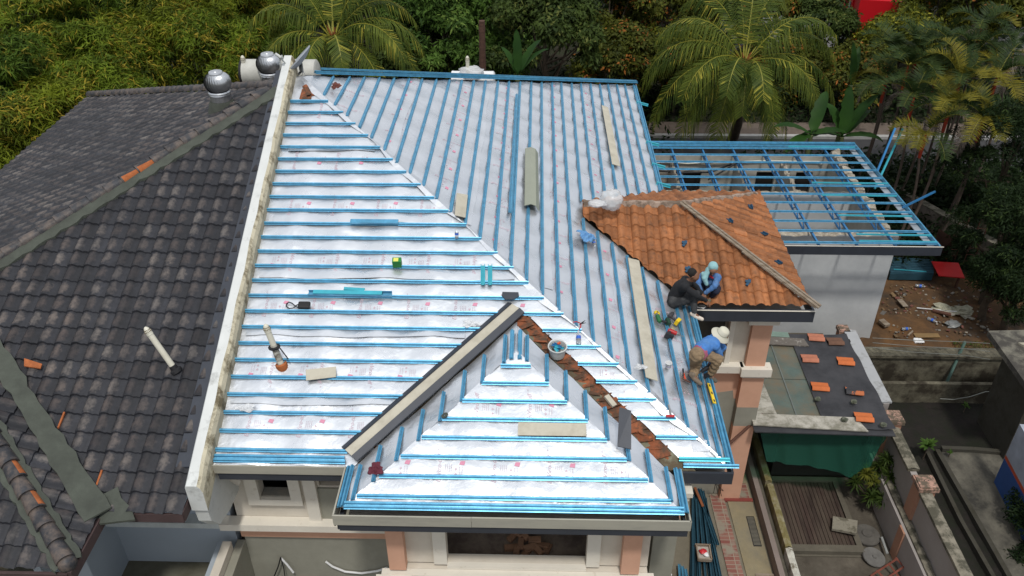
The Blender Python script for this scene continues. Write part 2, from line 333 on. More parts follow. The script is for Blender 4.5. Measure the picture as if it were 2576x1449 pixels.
# ================================================================== materials used by the buildings
FOIL = foil_mat()
BLUE = mat('blue_coated_steel', (0.10, 0.34, 0.535), 0.36, 0.5, 0.22, 7, 0.08, 60, spec=0.5)
BLUE_D = mat('deep_blue_steel', (0.04, 0.21, 0.46), 0.38, 0.35, 0.15, 4, 0.05, 60)
TEAL = mat('teal_coated_steel', (0.06, 0.42, 0.52), 0.35, 0.35, 0.12, 4, 0.05, 60)
CREAMB = mat('cream_board', (0.50, 0.47, 0.385), 0.75, 0, 0.08, 3, 0.05, 30, stain=(0.36, 0.33, 0.26), ss=2.5, sa=0.1, sw=0.3)
FASC = mat('cream_fascia', (0.40, 0.385, 0.32), 0.7, 0, 0.08, 2, 0.05, 30, stain=(0.30, 0.29, 0.25), ss=2, sa=0.3, sw=0.3, aniso=(0.6, 1, 3))
GREYM = mat('dark_grey_flashing', (0.042, 0.048, 0.062), 0.5, 0.1, 0.12, 3, 0.08, 60)
DTILE = tile_mat('dark_roof_tile', (0.020, 0.021, 0.026), ((0.16, 0.105, 0.078), (0.20, 0.175, 0.155)), 0.88, ((0.33, 0.10, 0.035), 5.0, 0.72, 0.6), 0.5)
OTILE = tile_mat('orange_roof_tile', (0.28, 0.108, 0.040), ((0.43, 0.17, 0.06), (0.32, 0.145, 0.075)), 0.55, ((0.11, 0.062, 0.038), 7.0, 0.52, 0.55), 0.75)
CAPT = mat('dark_ridge_tile', (0.032, 0.034, 0.040), 0.55, 0, 0.3, 6, 0.2, 40, stain=(0.17, 0.13, 0.105), ss=4.0, sa=0.15, sw=0.3, isl=0.2)
TERR = mat('bare_clay', (0.36, 0.11, 0.035), 0.85, 0, 0.3, 8, 0.2, 60)
CEM = mat('cement_mortar', (0.078, 0.088, 0.072), 0.9, 0, 0.16, 3, 0.25, 60, stain=(0.052, 0.058, 0.048), ss=2, sa=0.35, sw=0.3)
PAR_W = mat('white_parapet_paint', (0.60, 0.62, 0.61), 0.7, 0, 0.06, 3, 0.06, 30, stain=(0.36, 0.37, 0.36), ss=2.6, sa=0.02, sw=0.16)
PAR_S = mat('mouldy_parapet_paint', (0.60, 0.55, 0.41), 0.85, 0, 0.14, 4, 0.2, 40, stain=(0.17, 0.14, 0.085), ss=3.0, sa=0.24, sw=0.14)
CRM = mat('cream_plaster', (0.64, 0.59, 0.51), 0.85, 0, 0.05, 1.2, 0.06, 60, stain=(0.54, 0.49, 0.41), ss=1.6, sa=0.25, sw=0.35)
CRM2 = mat('cream_trim', (0.70, 0.66, 0.58), 0.8, 0, 0.05, 2, 0.05, 60, stain=(0.52, 0.46, 0.37), ss=5, sa=-0.15, sw=0.14)
PEACH = mat('peach_paint', (0.62, 0.36, 0.25), 0.85, 0, 0.06, 1.5, 0.06, 60, stain=(0.55, 0.31, 0.21), ss=2.0, sa=0.2, sw=0.35)
PATCH = mat('peach_over_cement', (0.60, 0.34, 0.235), 0.85, 0, 0.06, 1.5, 0.06, 60, stain=(0.34, 0.33, 0.29), ss=1.1, sa=0.12, sw=0.07)
CEMW = mat('grey_render', (0.30, 0.295, 0.245), 0.9, 0, 0.12, 1.0, 0.1, 50, stain=(0.24, 0.235, 0.195), ss=1.2, sa=0.45, sw=0.35)
CEMG = mat('raw_cement', (0.22, 0.22, 0.20), 0.95, 0, 0.15, 3, 0.3, 50, stain=(0.32, 0.28, 0.22), ss=3, sa=0.3, sw=0.3)
BGREY = mat('blue_grey_paint', (0.36, 0.41, 0.46), 0.8, 0, 0.04, 1, 0.04, 60)
WHT = mat('white_render', (0.58, 0.60, 0.61), 0.85, 0, 0.05, 0.8, 0.05, 50, stain=(0.47, 0.49, 0.505), ss=0.9, sa=0.4, sw=0.3)
WHTW = mat('weathered_render', (0.46, 0.45, 0.41), 0.9, 0, 0.10, 1.0, 0.1, 50, stain=(0.33, 0.32, 0.28), ss=1.4, sa=0.4, sw=0.3)
BRK = mat('broken_plaster_edge', (0.42, 0.38, 0.31), 0.95, 0, 0.3, 9, 0.6, 30, stain=(0.22, 0.19, 0.15), ss=6, sa=0.4, sw=0.2)
DARKIN = mat('unlit_room_plaster', (0.022, 0.020, 0.018), 0.95, 0, 0.2, 2, 0.1, 30)  # darkness of the unlit rooms is put into the plaster colour
FLOORIN = mat('dusty_room_floor', (0.17, 0.135, 0.115), 0.95, 0, 0.25, 3, 0.2, 50, stain=(0.24, 0.20, 0.16), ss=3, sa=0.3, sw=0.2)
PINKM = mat('pink_print', (0.64, 0.27, 0.38), 0.6, 0, 0.05, 3, 0)
PINKL = mat('pale_red_print', (0.60, 0.46, 0.53), 0.6, 0, 0.05, 3, 0)
ALU = mat('bare_aluminium', (0.62, 0.64, 0.66), 0.28, 0.9, 0.1, 6, 0.05, 60)
PVCW = mat('off_white_pvc', (0.66, 0.64, 0.54), 0.5, 0, 0.05, 3, 0.03, 40, stain=(0.45, 0.43, 0.34), ss=3, sa=0.0, sw=0.3)
PLW = mat('white_plastic', (0.74, 0.75, 0.76), 0.45, 0, 0.04, 3, 0.03, 40)
BLK = mat('black_rubber', (0.012, 0.012, 0.014), 0.6, 0, 0.2, 3, 0.1, 60)
WOOD = mat('weathered_wood', (0.20, 0.145, 0.095), 0.85, 0, 0.25, 3, 0.3, 30, stain=(0.30, 0.26, 0.21), ss=3, sa=0.4, sw=0.3, aniso=(1, 6, 6))
BRN = mat('rusty_brown_wood', (0.10, 0.045, 0.03), 0.85, 0, 0.25, 3, 0.3, 30)

HATP = [(-.034, 0), (-.019, .003), (-.015, .030), (-.006, .027), (.006, .027), (.015, .030), (.019, .003), (.034, 0), (.034, -.003), (-.034, -.003)]
def batten(A, B, n, parent, m=None, name='batten', sc=1.0):
    mb = MB(); mb.sweep(A, B, [(a*sc*1.08, h*sc*1.1) for a, h in HATP], n); return mb.build(name, m or BLUE, parent)

# ================================================================== our house
house = thing('house', 'cream and peach semi-detached house being re-roofed with silver foil and blue battens', 'house', (-1.0, 13.5, 0))
def nfun(x, y, s):
    return (math.sin(1.7*x+2.1*y+s)+math.sin(-2.9*x+1.3*y+2*s)+0.7*math.sin(4.3*x+3.7*y+3*s)+0.5*math.sin(7.1*x-5.3*y+s))*0.3
def pil(u, v, v0, sp, s):
    a = math.sin(math.pi*(v-v0)/sp)**2
    sag = math.sin(math.pi*u/0.92)**2
    ck = abs(math.sin(1.9*u+3.3*v+s+nfun(u*1.5, v*1.5, s)))
    return 0.009*a-0.034*(sag**0.8)*(0.85+0.15*a)+0.006*a*nfun(u, v, s)+0.009*a*max(0, 1-ck*2.2)**2-0.010
def lin(a, b, st): return [a+i*st for i in range(int((b-a)/st)+2)]
SB0, SB = 9.85, 0.311; EB0, EB = -4.61, 0.2985; PB0, PB = 8.905, 0.3043
def f_s(x, y): return (x, y, z_s(x, y)+pil(x, y, SB0, SB, 1.0))
def f_e(x, y): return (x, y, z_e(x, y)+pil(y, x, EB0, EB, 4.0))
def f_ps(x, y): return (x, y, ZE+SL*(y-8.7)+pil(x, y, PB0, PB, 2.2))
def f_pw(x, y): return (x, y, ZE+SL*(x+2.9)+pil(y, x, -0.48, 0.32, 3.0))
def f_pe(x, y): return (x, y, ZE+SL*(2.34-x)+pil(y, x, -0.12, 0.32, 3.7))
def sheet(name, polys, fn, st=0.058):
    mb = MB(); key = {}
    for cp in polys:
        us = lin(min(p[0] for p in cp), max(p[0] for p in cp), st); vs = lin(min(p[1] for p in cp), max(p[1] for p in cp), st)
        grid_patch(mb, cp, us, vs, fn, key={})
    return mb.build(name, FOIL, house, smooth=180)
sh_s = sheet('foil_sheet', [[(-5.22, 9.62), (-2.85, 9.62), (-.28, 12.25), (-.28, 13.17), (-5.19, 18.08), (-5.30, 18.08)], [(-.28, 12.50), (2.50, 9.72), (3.17, 9.72), (-.28, 13.17)]], f_s)
tag(sh_s, 'silver foil over the front slope')
sh_e = sheet('foil_sheet', [[(-3.707, 16.58), (3.2, 9.68), (3.2, 14.12), (.76, 16.58)], [(-3.707, 16.58), (.78, 16.58), (3.2, 19.06), (3.2, 26.5), (-5.2, 18.11)], [(.74, 16.58), (1.12, 16.2), (1.12, 16.96)]], f_e)
tag(sh_e, 'duller silver foil over the side slope')
sh_ps = sheet('foil_sheet', [[(-2.88, 8.74), (2.32, 8.74), (-.28, 11.34)]], f_ps)
sh_pw = sheet('foil_sheet', [[(-2.86, 8.74), (-.28, 11.32), (-.28, 12.15), (-2.86, 9.57)]], f_pw, 0.045)
sh_pe = sheet('foil_sheet', [[(2.30, 8.74), (2.30, 9.44), (-.26, 12.0), (-.28, 12.0), (-.28, 11.32)]], f_pe, 0.045)
# ragged foil edge strips lapping over the hips
mb = MB()
for (A, B, fa, fb) in (((XA+.1, 17.99), (3.1, 9.77), f_s, f_e),):
    n_ = 46
    for i in range(n_):
        t0, t1 = i/n_, (i+1)/n_
        def pt(t, o):
            x, y = A[0]+(B[0]-A[0])*t, A[1]+(B[1]-A[1])*t; x += o*0.7; y += o*0.7
            z = min(z_s(x, y), z_e(x, y)); return (x, y, z+0.016+0.005*math.sin(t*60+o*9)-abs(o)*0.16)
        wv = lambda t: 0.07+0.04*math.sin(t*23)+0.03*math.sin(t*51)
        mb.face([pt(t0, -wv(t0)), pt(t0, 0), pt(t1, 0), pt(t1, -wv(t1))]); mb.face([pt(t0, 0), pt(t0, wv(t0+.3)), pt(t1, wv(t1+.3)), pt(t1, 0)])
tag(mb.build('hip_foil_strip', FOIL, house, smooth=180), 'foil strip folded over the long hip')
# hidden rear slope
mb = MB(); mb.face([(-5.2, 18.11, 9.36), (3.2, 26.51, 5.98), (-5.2, 26.51, 5.98)]); mb.face([(-5.2, 18.11, 9.30), (-5.2, 26.51, 5.92), (3.2, 26.51, 5.92)])
mb.build('rear_slope', FOIL, house)

# ---- battens (each a part of its sheet)
rj = random.Random(3)
def bs(sh, A, B, n, **k): return batten(np.array(A)+n*0.006, np.array(B)+n*0.006, n, sh, **k)
for k in range(25):
    y = SB0+SB*k; j = lambda: rj.uniform(-.05, .05)
    hx = 12.873-y+.0+j()*.7; xb = -5.17-.019*(y-9.85); P = lambda x: (x, y, z_s(x, y))
    if y < 12.2:
        vx = -.28-(12.29-y)-.27; bs(sh_s, P(xb+abs(j())*.5), P(vx), N_S)
        if k > 0: bs(sh_s, P(-.28+(12.29-y)+.16+abs(j())), P(hx), N_S)
    else: bs(sh_s, P(xb+abs(j())*.5), P(hx), N_S)
for y, x1 in ((9.745, -3.02), (9.68, -3.0)): bs(sh_s, (-5.14, y, z_s(0, y)), (x1, y, z_s(0, y)), N_S)
for y, x0, x1 in ((9.80, 2.36, 3.17), (9.70, 2.42, 3.30)): bs(sh_s, (x0, y, z_s(0, y)+.015), (x1, y, z_s(0, y)+.015), N_S, m=TEAL if y > 9.75 else BLUE)
for k in range(27):
    x = EB0+EB*k; j = lambda: rj.uniform(-.04, .04); P = lambda y, dx=0: (x+dx, y, z_e(x+dx, y))
    ys, yn = 12.873-x+.0+j()*.6, 23.307+x-.08
    if x > 0.8:
        bs(sh_e, P(ys), P(16.58-(x-.8)-.16+j()), N_E)
        if yn-(16.58+(x-.8)+.14) > .2: bs(sh_e, P(16.58+(x-.8)+.14+j()*.5), P(yn, j()*.4), N_E)
    else: bs(sh_e, P(ys, j()*.3), P(yn, j()*.3), N_E)
for x, a, b in ((3.215, 9.72, 14.15), (3.215, 19.1, 26.4), (3.02, 9.85, 14.2)): bs(sh_e, (x, a, z_e(x, a)+.012), (x, b, z_e(x, b)+.012), N_E)
p0 = on_e(1300, 238, .03); p1 = on_e(1283, 535, .03); batten(p0, p1, N_E, sh_e)
# the bar along the far hip and short stubs poking past the side eave
hp0 = np.array([-4.95, 18.36, z_e(-4.95, 0)+.05]); hp1 = np.array([3.26, 26.53, 6.06]); batten(hp0, hp1, UP, sh_e, sc=1.7)
batten(hp0+[0.1, .16, .03], hp1+[0, .10, .01], UP, sh_e, sc=1.0)
for (x, y) in ((3.2, 24.9), (3.2, 22.0), (3.2, 20.6), (3.2, 19.5)): batten((x-.1, y, 6.03), (x+.26, y-.04, 5.95), UP, sh_e, m=TEAL, sc=1.5)
for k in range(8):
    y = PB0+PB*k; j = rj.uniform(-.02, .02); bs(sh_ps, (-.28-(11.32-y)+.03, y, f_ps(0, y)[2]*0+ZE+SL*(y-8.7)), (-.28+(11.32-y)-.03+j, y, ZE+SL*(y-8.7)), N_S)
for y in (8.79, 8.735): bs(sh_ps, (-2.84, y, ZE+SL*(y-8.7)+.008), (2.30, y, ZE+SL*(y-8.7)+.008), N_S)
for x in (-.48, -.83, -1.15, -1.48, -1.80, -2.12, -2.44, -2.72):
    d = -.28-x; z = ZE+SL*(x+2.9); bs(sh_pw, (x, 11.32-d-.05, z), (x, 12.29-d-.30+rj.uniform(-.05, .05), z), N_W)
for x in (-2.86, -2.92): bs(sh_pw, (x, 8.74, ZE+SL*(x+2.9)+.01), (x, 9.58, ZE+SL*(x+2.9)+.01), N_W)
for x in (-.10, .24, .56, .88, 1.20, 1.52, 1.84, 2.12):
    d = x+.28; z = ZE+SL*(2.34-x); bs(sh_pe, (x, 11.32-d-.03, z), (x, 12.29-d-.28+rj.uniform(-.05, .05), z), N_E)
for x in (2.28, 2.345): bs(sh_pe, (x, 8.74, ZE+SL*(2.34-x)+.01), (x, 9.62, ZE+SL*(2.34-x)+.01), N_E)
for x in (-.36, -.22): bs(sh_ps, (x, 11.16, 6.98), (x, 11.85, 7.06), UP)

# ---- overlaps between the strips of foil, curling a little between the rafters
for (y0, xa, xb, sd_) in ((10.62, -5.1, -2.35, 1), (11.86, -5.1, -1.2, 2), (13.02, -5.1, -.35, 3), (14.24, -5.1, -1.6, 4), (15.98, -5.1, -3.3, 5), (9.95, 2.6, 2.9, 6)):
    mb = MB(); n_ = int((xb-xa)/.06)+2; rl = random.Random(sd_); ph_ = rl.uniform(0, 6)
    for i in range(n_):
        x = xa+(xb-xa)*i/(n_-1); lift = .012+.03*abs(math.sin(math.pi*x/.92))*(0.6+.4*math.sin(x*1.7+ph_)); yy = y0+.02*math.sin(x*2.3+ph_)
        mb.v += [(x, yy, f_s(x, yy)[2]+lift), (x, yy+.10, f_s(x, yy+.10)[2]+.010), (x, yy+.20, f_s(x, yy+.20)[2]+.002)]
    for i in range(n_-1): a = 3*i; mb.f += [(a, a+3, a+4, a+1), (a+1, a+4, a+5, a+2)]; mb.m += [0, 0]
    mb.build('foil_lap', FOIL, sh_s, smooth=180)
for (x0, ya, yb, sd_) in ((.35, 13.0, 22.6, 1), (-1.2, 14.3, 21.3, 2), (1.75, 11.3, 15.2, 3), (-2.9, 15.9, 19.9, 4)):
    mb = MB(); n_ = int((yb-ya)/.06)+2; rl = random.Random(sd_+9); ph_ = rl.uniform(0, 6)
    for i in range(n_):
        y = ya+(yb-ya)*i/(n_-1); lift = .010+.018*abs(math.sin(math.pi*y/.92)); xx = x0+.02*math.sin(y*2.3+ph_)
        mb.v += [(xx, y, f_e(xx, y)[2]+lift), (xx-.10, y, f_e(xx-.10, y)[2]+.010), (xx-.20, y, f_e(xx-.20, y)[2]+.002)]
    for i in range(n_-1): a = 3*i; mb.f += [(a, a+3, a+4, a+1), (a+1, a+4, a+5, a+2)]; mb.m += [0, 0]
    mb.build('foil_lap', FOIL, sh_e, smooth=180)
# ---- print on the foil: the maker's word, its small lines and pink blocks
def text_polys(s, size, shear=0.3):
    cu = bpy.data.curves.new('t', 'FONT'); cu.body = s; cu.size = size; cu.shear = shear; cu.align_x = 'CENTER'; cu.align_y = 'CENTER'; cu.resolution_u = 2
    o = bpy.data.objects.new('t', cu); COL.objects.link(o); dg = bpy.context.evaluated_depsgraph_get(); me = bpy.data.meshes.new_from_object(o.evaluated_get(dg))
    v = [(p.co.x, p.co.y) for p in me.vertices]; f = [tuple(p.vertices) for p in me.polygons]
    bpy.data.objects.remove(o); bpy.data.curves.remove(cu); bpy.data.meshes.remove(me); return v, f
TX = text_polys('EnViro-tuff', 0.105); TXS = text_polys('TM', 0.03)
SMALL = text_polys('THIS SIDE UP', 0.022, 0)
def printing(sh, inside, fn, spots, upx):
    """spots = (x, y, flip); the word runs up the slope"""
    mb = MB()
    def put(poly, cx, cy, sx, sy, fl, mi):
        v, f = poly; b = len(mb.v); ok = []
        for a, c in v:
            a2, c2 = (a+sx)*fl, (c+sy)*fl
            x, y = (cx-c2, cy+a2*.93) if upx == 's' else (cx-a2*.93, cy-c2)
            if not inside(x, y): return
            p = fn(x, y); ok.append((p[0], p[1], p[2]+0.006))
        mb.v += ok
        for q in f: mb.f.append(tuple(b+i for i in q)); mb.m.append(mi)
    R4 = lambda w, h: ([(-w/2, -h/2), (w/2, -h/2), (w/2, h/2), (-w/2, h/2)], [(0, 1, 2, 3)])
    for cx, cy, fl in spots:
        put(TX, cx, cy, 0, 0, fl, 1); put(TXS, cx, cy, .30, .03, fl, 1)
        for i in range(4): put(SMALL, cx, cy, 0, -.10-.03*i, fl, 1)
        put(([(-.04, -.03), (.035, -.045), (.04, .03), (-.02, .05)], [(0, 1, 2, 3)]), cx, cy, .07, -.36, fl, 0); put(SMALL, cx, cy, -.05, -.32, fl, 1); put(SMALL, cx, cy, -.05, -.36, fl, 1)
        for a in (-.02, -.1): put(R4(.045, .012), cx, cy, a, -.26, fl, 1); put(R4(.012, .04), cx, cy, a, -.26, fl, 1)
    return mb.build('printing', [PINKM, PINKL], sh)
rs = random.Random(5)
ins = lambda x, y: (-5.1 < x < 12.8-y-.1) and y > 9.8 and not (y < 12.35 and abs(x+.28) < 12.29-y+.35)
printing(sh_s, ins, f_s, [(-4.9+.86*i+off, yy, fl) for yy, off, fl in ((17.05, .3, 1), (15.75, 0, -1), (14.62, .1, 1), (13.38, .35, -1), (12.45, .05, 1), (11.22, .4, -1), (10.28, .2, 1)) for i in range(9)], 's')
ine = lambda x, y: (12.95-x < y < 23.2+x) and x < 3.1 and not (x > .6 and abs(y-16.58) < x-.8+.2)
printing(sh_e, ine, f_e, [(xx, 9.9+.88*i+off, fl) for xx, off, fl in ((2.62, .2, 1), (1.55, .5, 1), (.45, 0, -1), (-.7, .3, 1), (-1.85, .6, -1), (-3.0, .1, 1), (-4.1, .4, -1)) for i in range(19)], 'e')
printing(sh_ps, lambda x, y: y > 8.85 and abs(x+.28) < 11.25-y, f_ps, [(-2.3+.86*i, 9.36, 1) for i in range(6)]+[(-.9+.86*i, 10.33, 1) for i in range(3)], 's')

# ---- valleys: capping on the left one, old tiles showing in the right one
va, vb = np.array([-.30, 12.42, 7.12]), np.array([-2.94, 9.78, 6.06])
mb = MB()
def vprof(pts, mi): mb.sweep(va, vb, pts, UP, mi)
vprof([(-.095, .075), (.095, .075), (.095, .068), (-.095, .068)], 0)
for s in (-1, 1): vprof([(s*.095, .068), (s*.11, .10), (s*.215, .045), (s*.215, .02), (s*.10, .06)][::s], 1)
tag(mb.build('valley_capping', [CREAMB, GREYM], house), 'cream centred grey metal capping lying in the left valley')
mb = MB(); mb.slab([(-.28, 12.55, 7.03), (-.62, 12.3, 7.0), (-3.15, 9.70, 5.97), (-2.75, 9.70, 5.97), (-.28, 12.1, 6.98)], UP, .03)
mb.slab([(-.28, 12.5, 6.99), (-.28, 12.1, 6.98), (2.18, 9.66, 5.96), (2.62, 9.66, 5.96)], UP, .03)
mb.build('valley_board', mat('stained_valley_board', (0.17, 0.16, 0.11), 0.85, 0, .3, 2, .2, 30, stain=(.10, .075, .045), ss=2.5, sa=.5), house)
rt = random.Random(9); mb = MB(); uvs = []
def loose_tile(mb, c, ang, tilt, w_=.24, l_=.33, mi=0):
    ca, sa = math.cos(ang), math.sin(ang); ax = np.array([ca, sa, rt.uniform(-.12, .12)]); ay = np.array([-sa, ca, tilt]); n = np.cross(ax, ay); n /= np.linalg.norm(n)
    K = 7; b = len(mb.v); L_ = [rt.uniform(.75, 1.05)*l_ for _ in range(2)]
    for q in range(2):
        for sgn in (0, 1):
            for i in range(K):
                t = i/(K-1)-.5; h = .035*math.sin(math.pi*min(1, (i/(K-1))/.6)) if i/(K-1) < .6 else 0
                mb.v.append(tuple(np.array(c)+ax*t*w_+ay*(q-.5)*l_*(.85+.3*rt.random())+n*(h-.014*sgn)))
    for i in range(K-1):
        mb.f += [(b+i, b+i+1, b+2*K+i+1, b+2*K+i), (b+K+i, b+3*K+i, b+3*K+i+1, b+K+i+1), (b+i, b+K+i, b+K+i+1, b+i+1), (b+2*K+i, b+2*K+i+1, b+3*K+i+1, b+3*K+i)]; mb.m += [mi]*4
    mb.f += [(b, b+2*K, b+3*K, b+K), (b+K-1, b+2*K-1, b+4*K-1, b+3*K-1)]; mb.m += [mi]*2
CLAY = mat('old_clay_tile', (0.27, 0.085, 0.035), .85, 0, .3, 6, .3, 40, stain=(0.09, 0.05, 0.03), ss=5, sa=.45, sw=.15, isl=.3)
for i in range(38):
    t = i/37; c = np.array([-.24+(2.18+.24)*t, 12.36-(12.36-9.95)*t, 7.06-(7.06-6.08)*t]); c[:2] += np.array([.7, .7])*(.10 if i % 2 else -.08)+rt.uniform(-.02, .02); c[2] += rt.uniform(-0.06, -.02)
    loose_tile(mb, c, (-.05 if i % 2 else -1.45)+rt.uniform(-.35, .35), .12)
tag(mb.build('exposed_clay_tiles', CLAY, house), 'cut orange clay tiles left showing along the right valley')
mb = MB()
for i in range(5): loose_tile(mb, (-2.75+.06*i, 9.93+.05*i-.02*(i % 2), 6.02+.02*i), -.8+.5*i, .2)
mb.build('exposed_clay_tiles', CLAY, house); mb = MB()
for i in range(2): loose_tile(mb, (-4.98+.05*i, 17.5+.14*i, z_s(0, 17.5)+.0+.05*i), .4*i, .3)
mb.build('exposed_clay_tiles', CLAY, house)

# ---- fascias
mb = MB()
mb.box((-5.17, 9.585, 5.80), (-3.0, 9.61, 5.975), 0); mb.box((-5.1, 9.615, 5.63), (-3.02, 9.70, 5.80), 1); mb.box((-3.0, 8.62, 5.72), (-2.975, 9.61, 5.985), 0); mb.box((-2.97, 8.66, 5.60), (-2.90, 9.7, 5.72), 1)
mb.build('fascia', [FASC, GREYM], house)
mb = MB(); mb.box((-3.0, 8.59, 5.78), (-.9, 8.615, 5.985), 0); mb.box((-.895, 8.592, 5.78), (2.40, 8.617, 5.985), 0); mb.box((-2.93, 8.62, 5.62), (2.37, 8.70, 5.78), 1); mb.box((2.37, 8.60, 5.78), (2.395, 9.66, 5.985), 0); mb.box((2.32, 8.71, 5.62), (2.36, 9.66, 5.78), 1)
mb.build('fascia', [FASC, GREYM], house)
mb = MB(); mb.box((2.40, 9.62, 5.70), (3.22, 9.66, 5.94), 0); mb.box((3.19, 9.66, 5.72), (3.23, 14.2, 5.93), 0); mb.build('fascia', GREYM, house); mb = MB(); mb.box((3.19, 19.0, 5.72), (3.23, 26.5, 5.93), 0); mb.build('fascia', GREYM, house)
mb = MB(); mb.box((-5.2, 9.72, 5.60), (3.18, 14.1, 5.63)); mb.box((-5.2, 14.1, 5.60), (3.18, 26.4, 5.63)); mb.box((-2.85, 8.72, 5.60), (2.3, 9.70, 5.63))
mb.build('ceiling', mat('soffit_board', (.5, .47, .42), .8), house)

# ---- walls (grid of rectangles round openings)
def wall_x(mb, x0, x1, z0, z1, y0, y1, holes, mi=0):
    """wall facing -Y between y0 and y1 thick, holes = (xa, xb, za, zb)"""
    xs = sorted({x0, x1, *[h[0] for h in holes], *[h[1] for h in holes]}); zs = sorted({z0, z1, *[h[2] for h in holes], *[h[3] for h in holes]})
    for a, b in zip(xs, xs[1:]):
        for c, d in zip(zs, zs[1:]):
            if any(h[0] <= a and b <= h[1] and h[2] <= c and d <= h[3] for h in holes): continue
            mb.box((a, y0, c), (b, y1, d), mi)
mb = MB()
wall_x(mb, -5.33, -2.1, 3.96, 5.6, 10.3, 10.5, [(-4.80, -4.25, 4.47, 5.35), (-3.72, -2.6, 4.78, 5.4)], 0)
mb.box((-3.98, 10.20, 3.96), (-3.76, 10.298, 5.6), 1); mb.box((-2.58, 10.20, 3.96), (-2.42, 10.298, 5.6), 1)
for a, b, c, d in ((-5.02, -4.80, 4.33, 5.5), (-4.25, -4.05, 4.33, 5.5), (-4.80, -4.25, 4.33, 4.47), (-4.80, -4.25, 5.35, 5.5)): mb.box((a, 10.22, c), (b, 10.298, d), 1)
mb.box((-5.6, 10.08, 3.80), (-2.4, 10.298, 3.958), 1)
mb.box((-3.76, 10.26, 3.96), (-2.58, 10.298, 4.74), 2)
tag(mb.build('front_wall', [CRM, CRM2, CEMW], house), 'cream upper wall with square window openings')
mb = MB(); mb.box((-5.32, 10.24, 3.46), (-2.35, 10.5, 3.798)); mb.build('peach_band', PEACH, house)
mb = MB(); mb.box((-5.3, 10.30, 0), (2.5, 10.5, 3.458), 0); mb.box((-5.45, 8.3, 0), (-5.30, 10.297, 3.30), 0); mb.build('lower_wall', CEMW, house)
mb = MB(); mb.box((-4.45, 10.28, 2.05), (-4.0, 10.296, 2.26)); mb.box((-3.85, 10.28, 2.05), (-3.4, 10.296, 2.26)); mb.build('exposed_brickwork', mat('raw_orange_brick', (.42, .15, .07), .9, 0, .3, 8, .4, 30), house)
mb = MB(); mb.box((-4.79, 10.30, 4.471), (-4.26, 10.5, 4.50)); mb.build('window_sill', CEMG, house)
# rooms behind the openings
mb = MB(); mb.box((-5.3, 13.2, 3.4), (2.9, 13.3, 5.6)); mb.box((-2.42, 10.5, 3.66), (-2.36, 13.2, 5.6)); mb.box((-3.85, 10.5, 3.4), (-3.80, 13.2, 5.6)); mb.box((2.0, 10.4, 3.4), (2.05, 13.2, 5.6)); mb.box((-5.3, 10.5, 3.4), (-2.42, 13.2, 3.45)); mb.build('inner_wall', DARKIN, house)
mb = MB(); mb.box((-2.25, 9.405, 3.862), (1.83, 13.2, 3.90)); tag(mb.build('upper_floor', FLOORIN, house), 'dusty brown floor seen through the wide opening')
# bay
mb = MB()
wall_x(mb, -2.38, 1.96, 4.10, 5.6, 9.25, 9.40, [(-1.40, .93, 4.12, 5.55)], 0)
mb.box((-2.38, 9.40, 4.1), (-2.26, 10.3, 5.6), 0); mb.box((1.84, 9.40, 4.1), (1.96, 10.3, 5.6), 0)
for a, b in ((-1.62, -1.40), (.93, 1.15)): mb.box((a, 9.19, 4.12), (b, 9.248, 5.6), 1)
mb.box((-1.40, 9.16, 4.05), (.93, 9.42, 4.118), 1)
mb.box((-2.50, 9.02, 3.90), (2.06, 9.158, 4.04), 1); mb.box((-2.58, 8.94, 3.92), (-1.98, 9.018, 4.06), 1); mb.box((1.38, 8.94, 3.92), (2.10, 9.018, 4.06), 1); mb.box((-2.38, 9.16, 3.90), (1.96, 9.40, 4.048), 0)
mb.box((-2.40, 9.06, 3.70), (1.98, 10.298, 3.86), 0)
mb.box((-2.45, 9.0, 5.42), (-1.98, 9.248, 5.6), 1); mb.box((1.42, 9.0, 5.42), (1.9, 9.248, 5.6), 1)
tag(mb.build('bay_wall', [CRM, CRM2, CEMG], house), 'cream bay wall with a wide unglazed opening')
mb = MB(); mb.box((-2.36, 9.08, 4.10), (-2.08, 9.248, 5.42)); tag(mb.build('pilaster', PEACH, house), 'peach pilaster on the left of the bay')
mb = MB(); mb.box((1.50, 9.08, 4.10), (1.80, 9.248, 5.42)); tag(mb.build('pilaster', PEACH, house), 'peach pilaster on the right of the bay')
mb = MB(); mb.slab([(-1.9, 8.1, 3.70), (1.3, 8.1, 3.70), (1.5, 9.05, 3.90), (-2.1, 9.05, 3.90)], UP, .08); mb.build('canopy', CEMG, house)
mb = MB(); mb.box((1.97, 10.05, 0), (2.47, 10.28, 5.6), 1); mb.box((2.08, 9.62, 4.85), (2.48, 10.04, 5.38), 0); mb.box((2.08, 9.62, 0), (2.48, 10.04, 4.848), 1); mb.box((2.0, 9.54, 5.38), (2.56, 10.1, 5.5), 2); mb.box((1.97, 9.50, 5.50), (2.60, 10.04, 5.598), 2)
tag(mb.build('corner_column', [PEACH, CEMW, CRM2], house), 'column with peach paint giving way to bare cement')
mb = MB(); mb.box((2.35, 10.5, 0), (2.5, 14.6, 5.6), 0); mb.build('side_wall', PATCH, house); mb = MB(); mb.box((-5.3, 26.0, 0), (2.5, 26.2, 5.6), 0); mb.box((2.35, 18.6, 0), (2.5, 25.99, 5.6), 0); mb.build('rear_wall', PATCH, house)
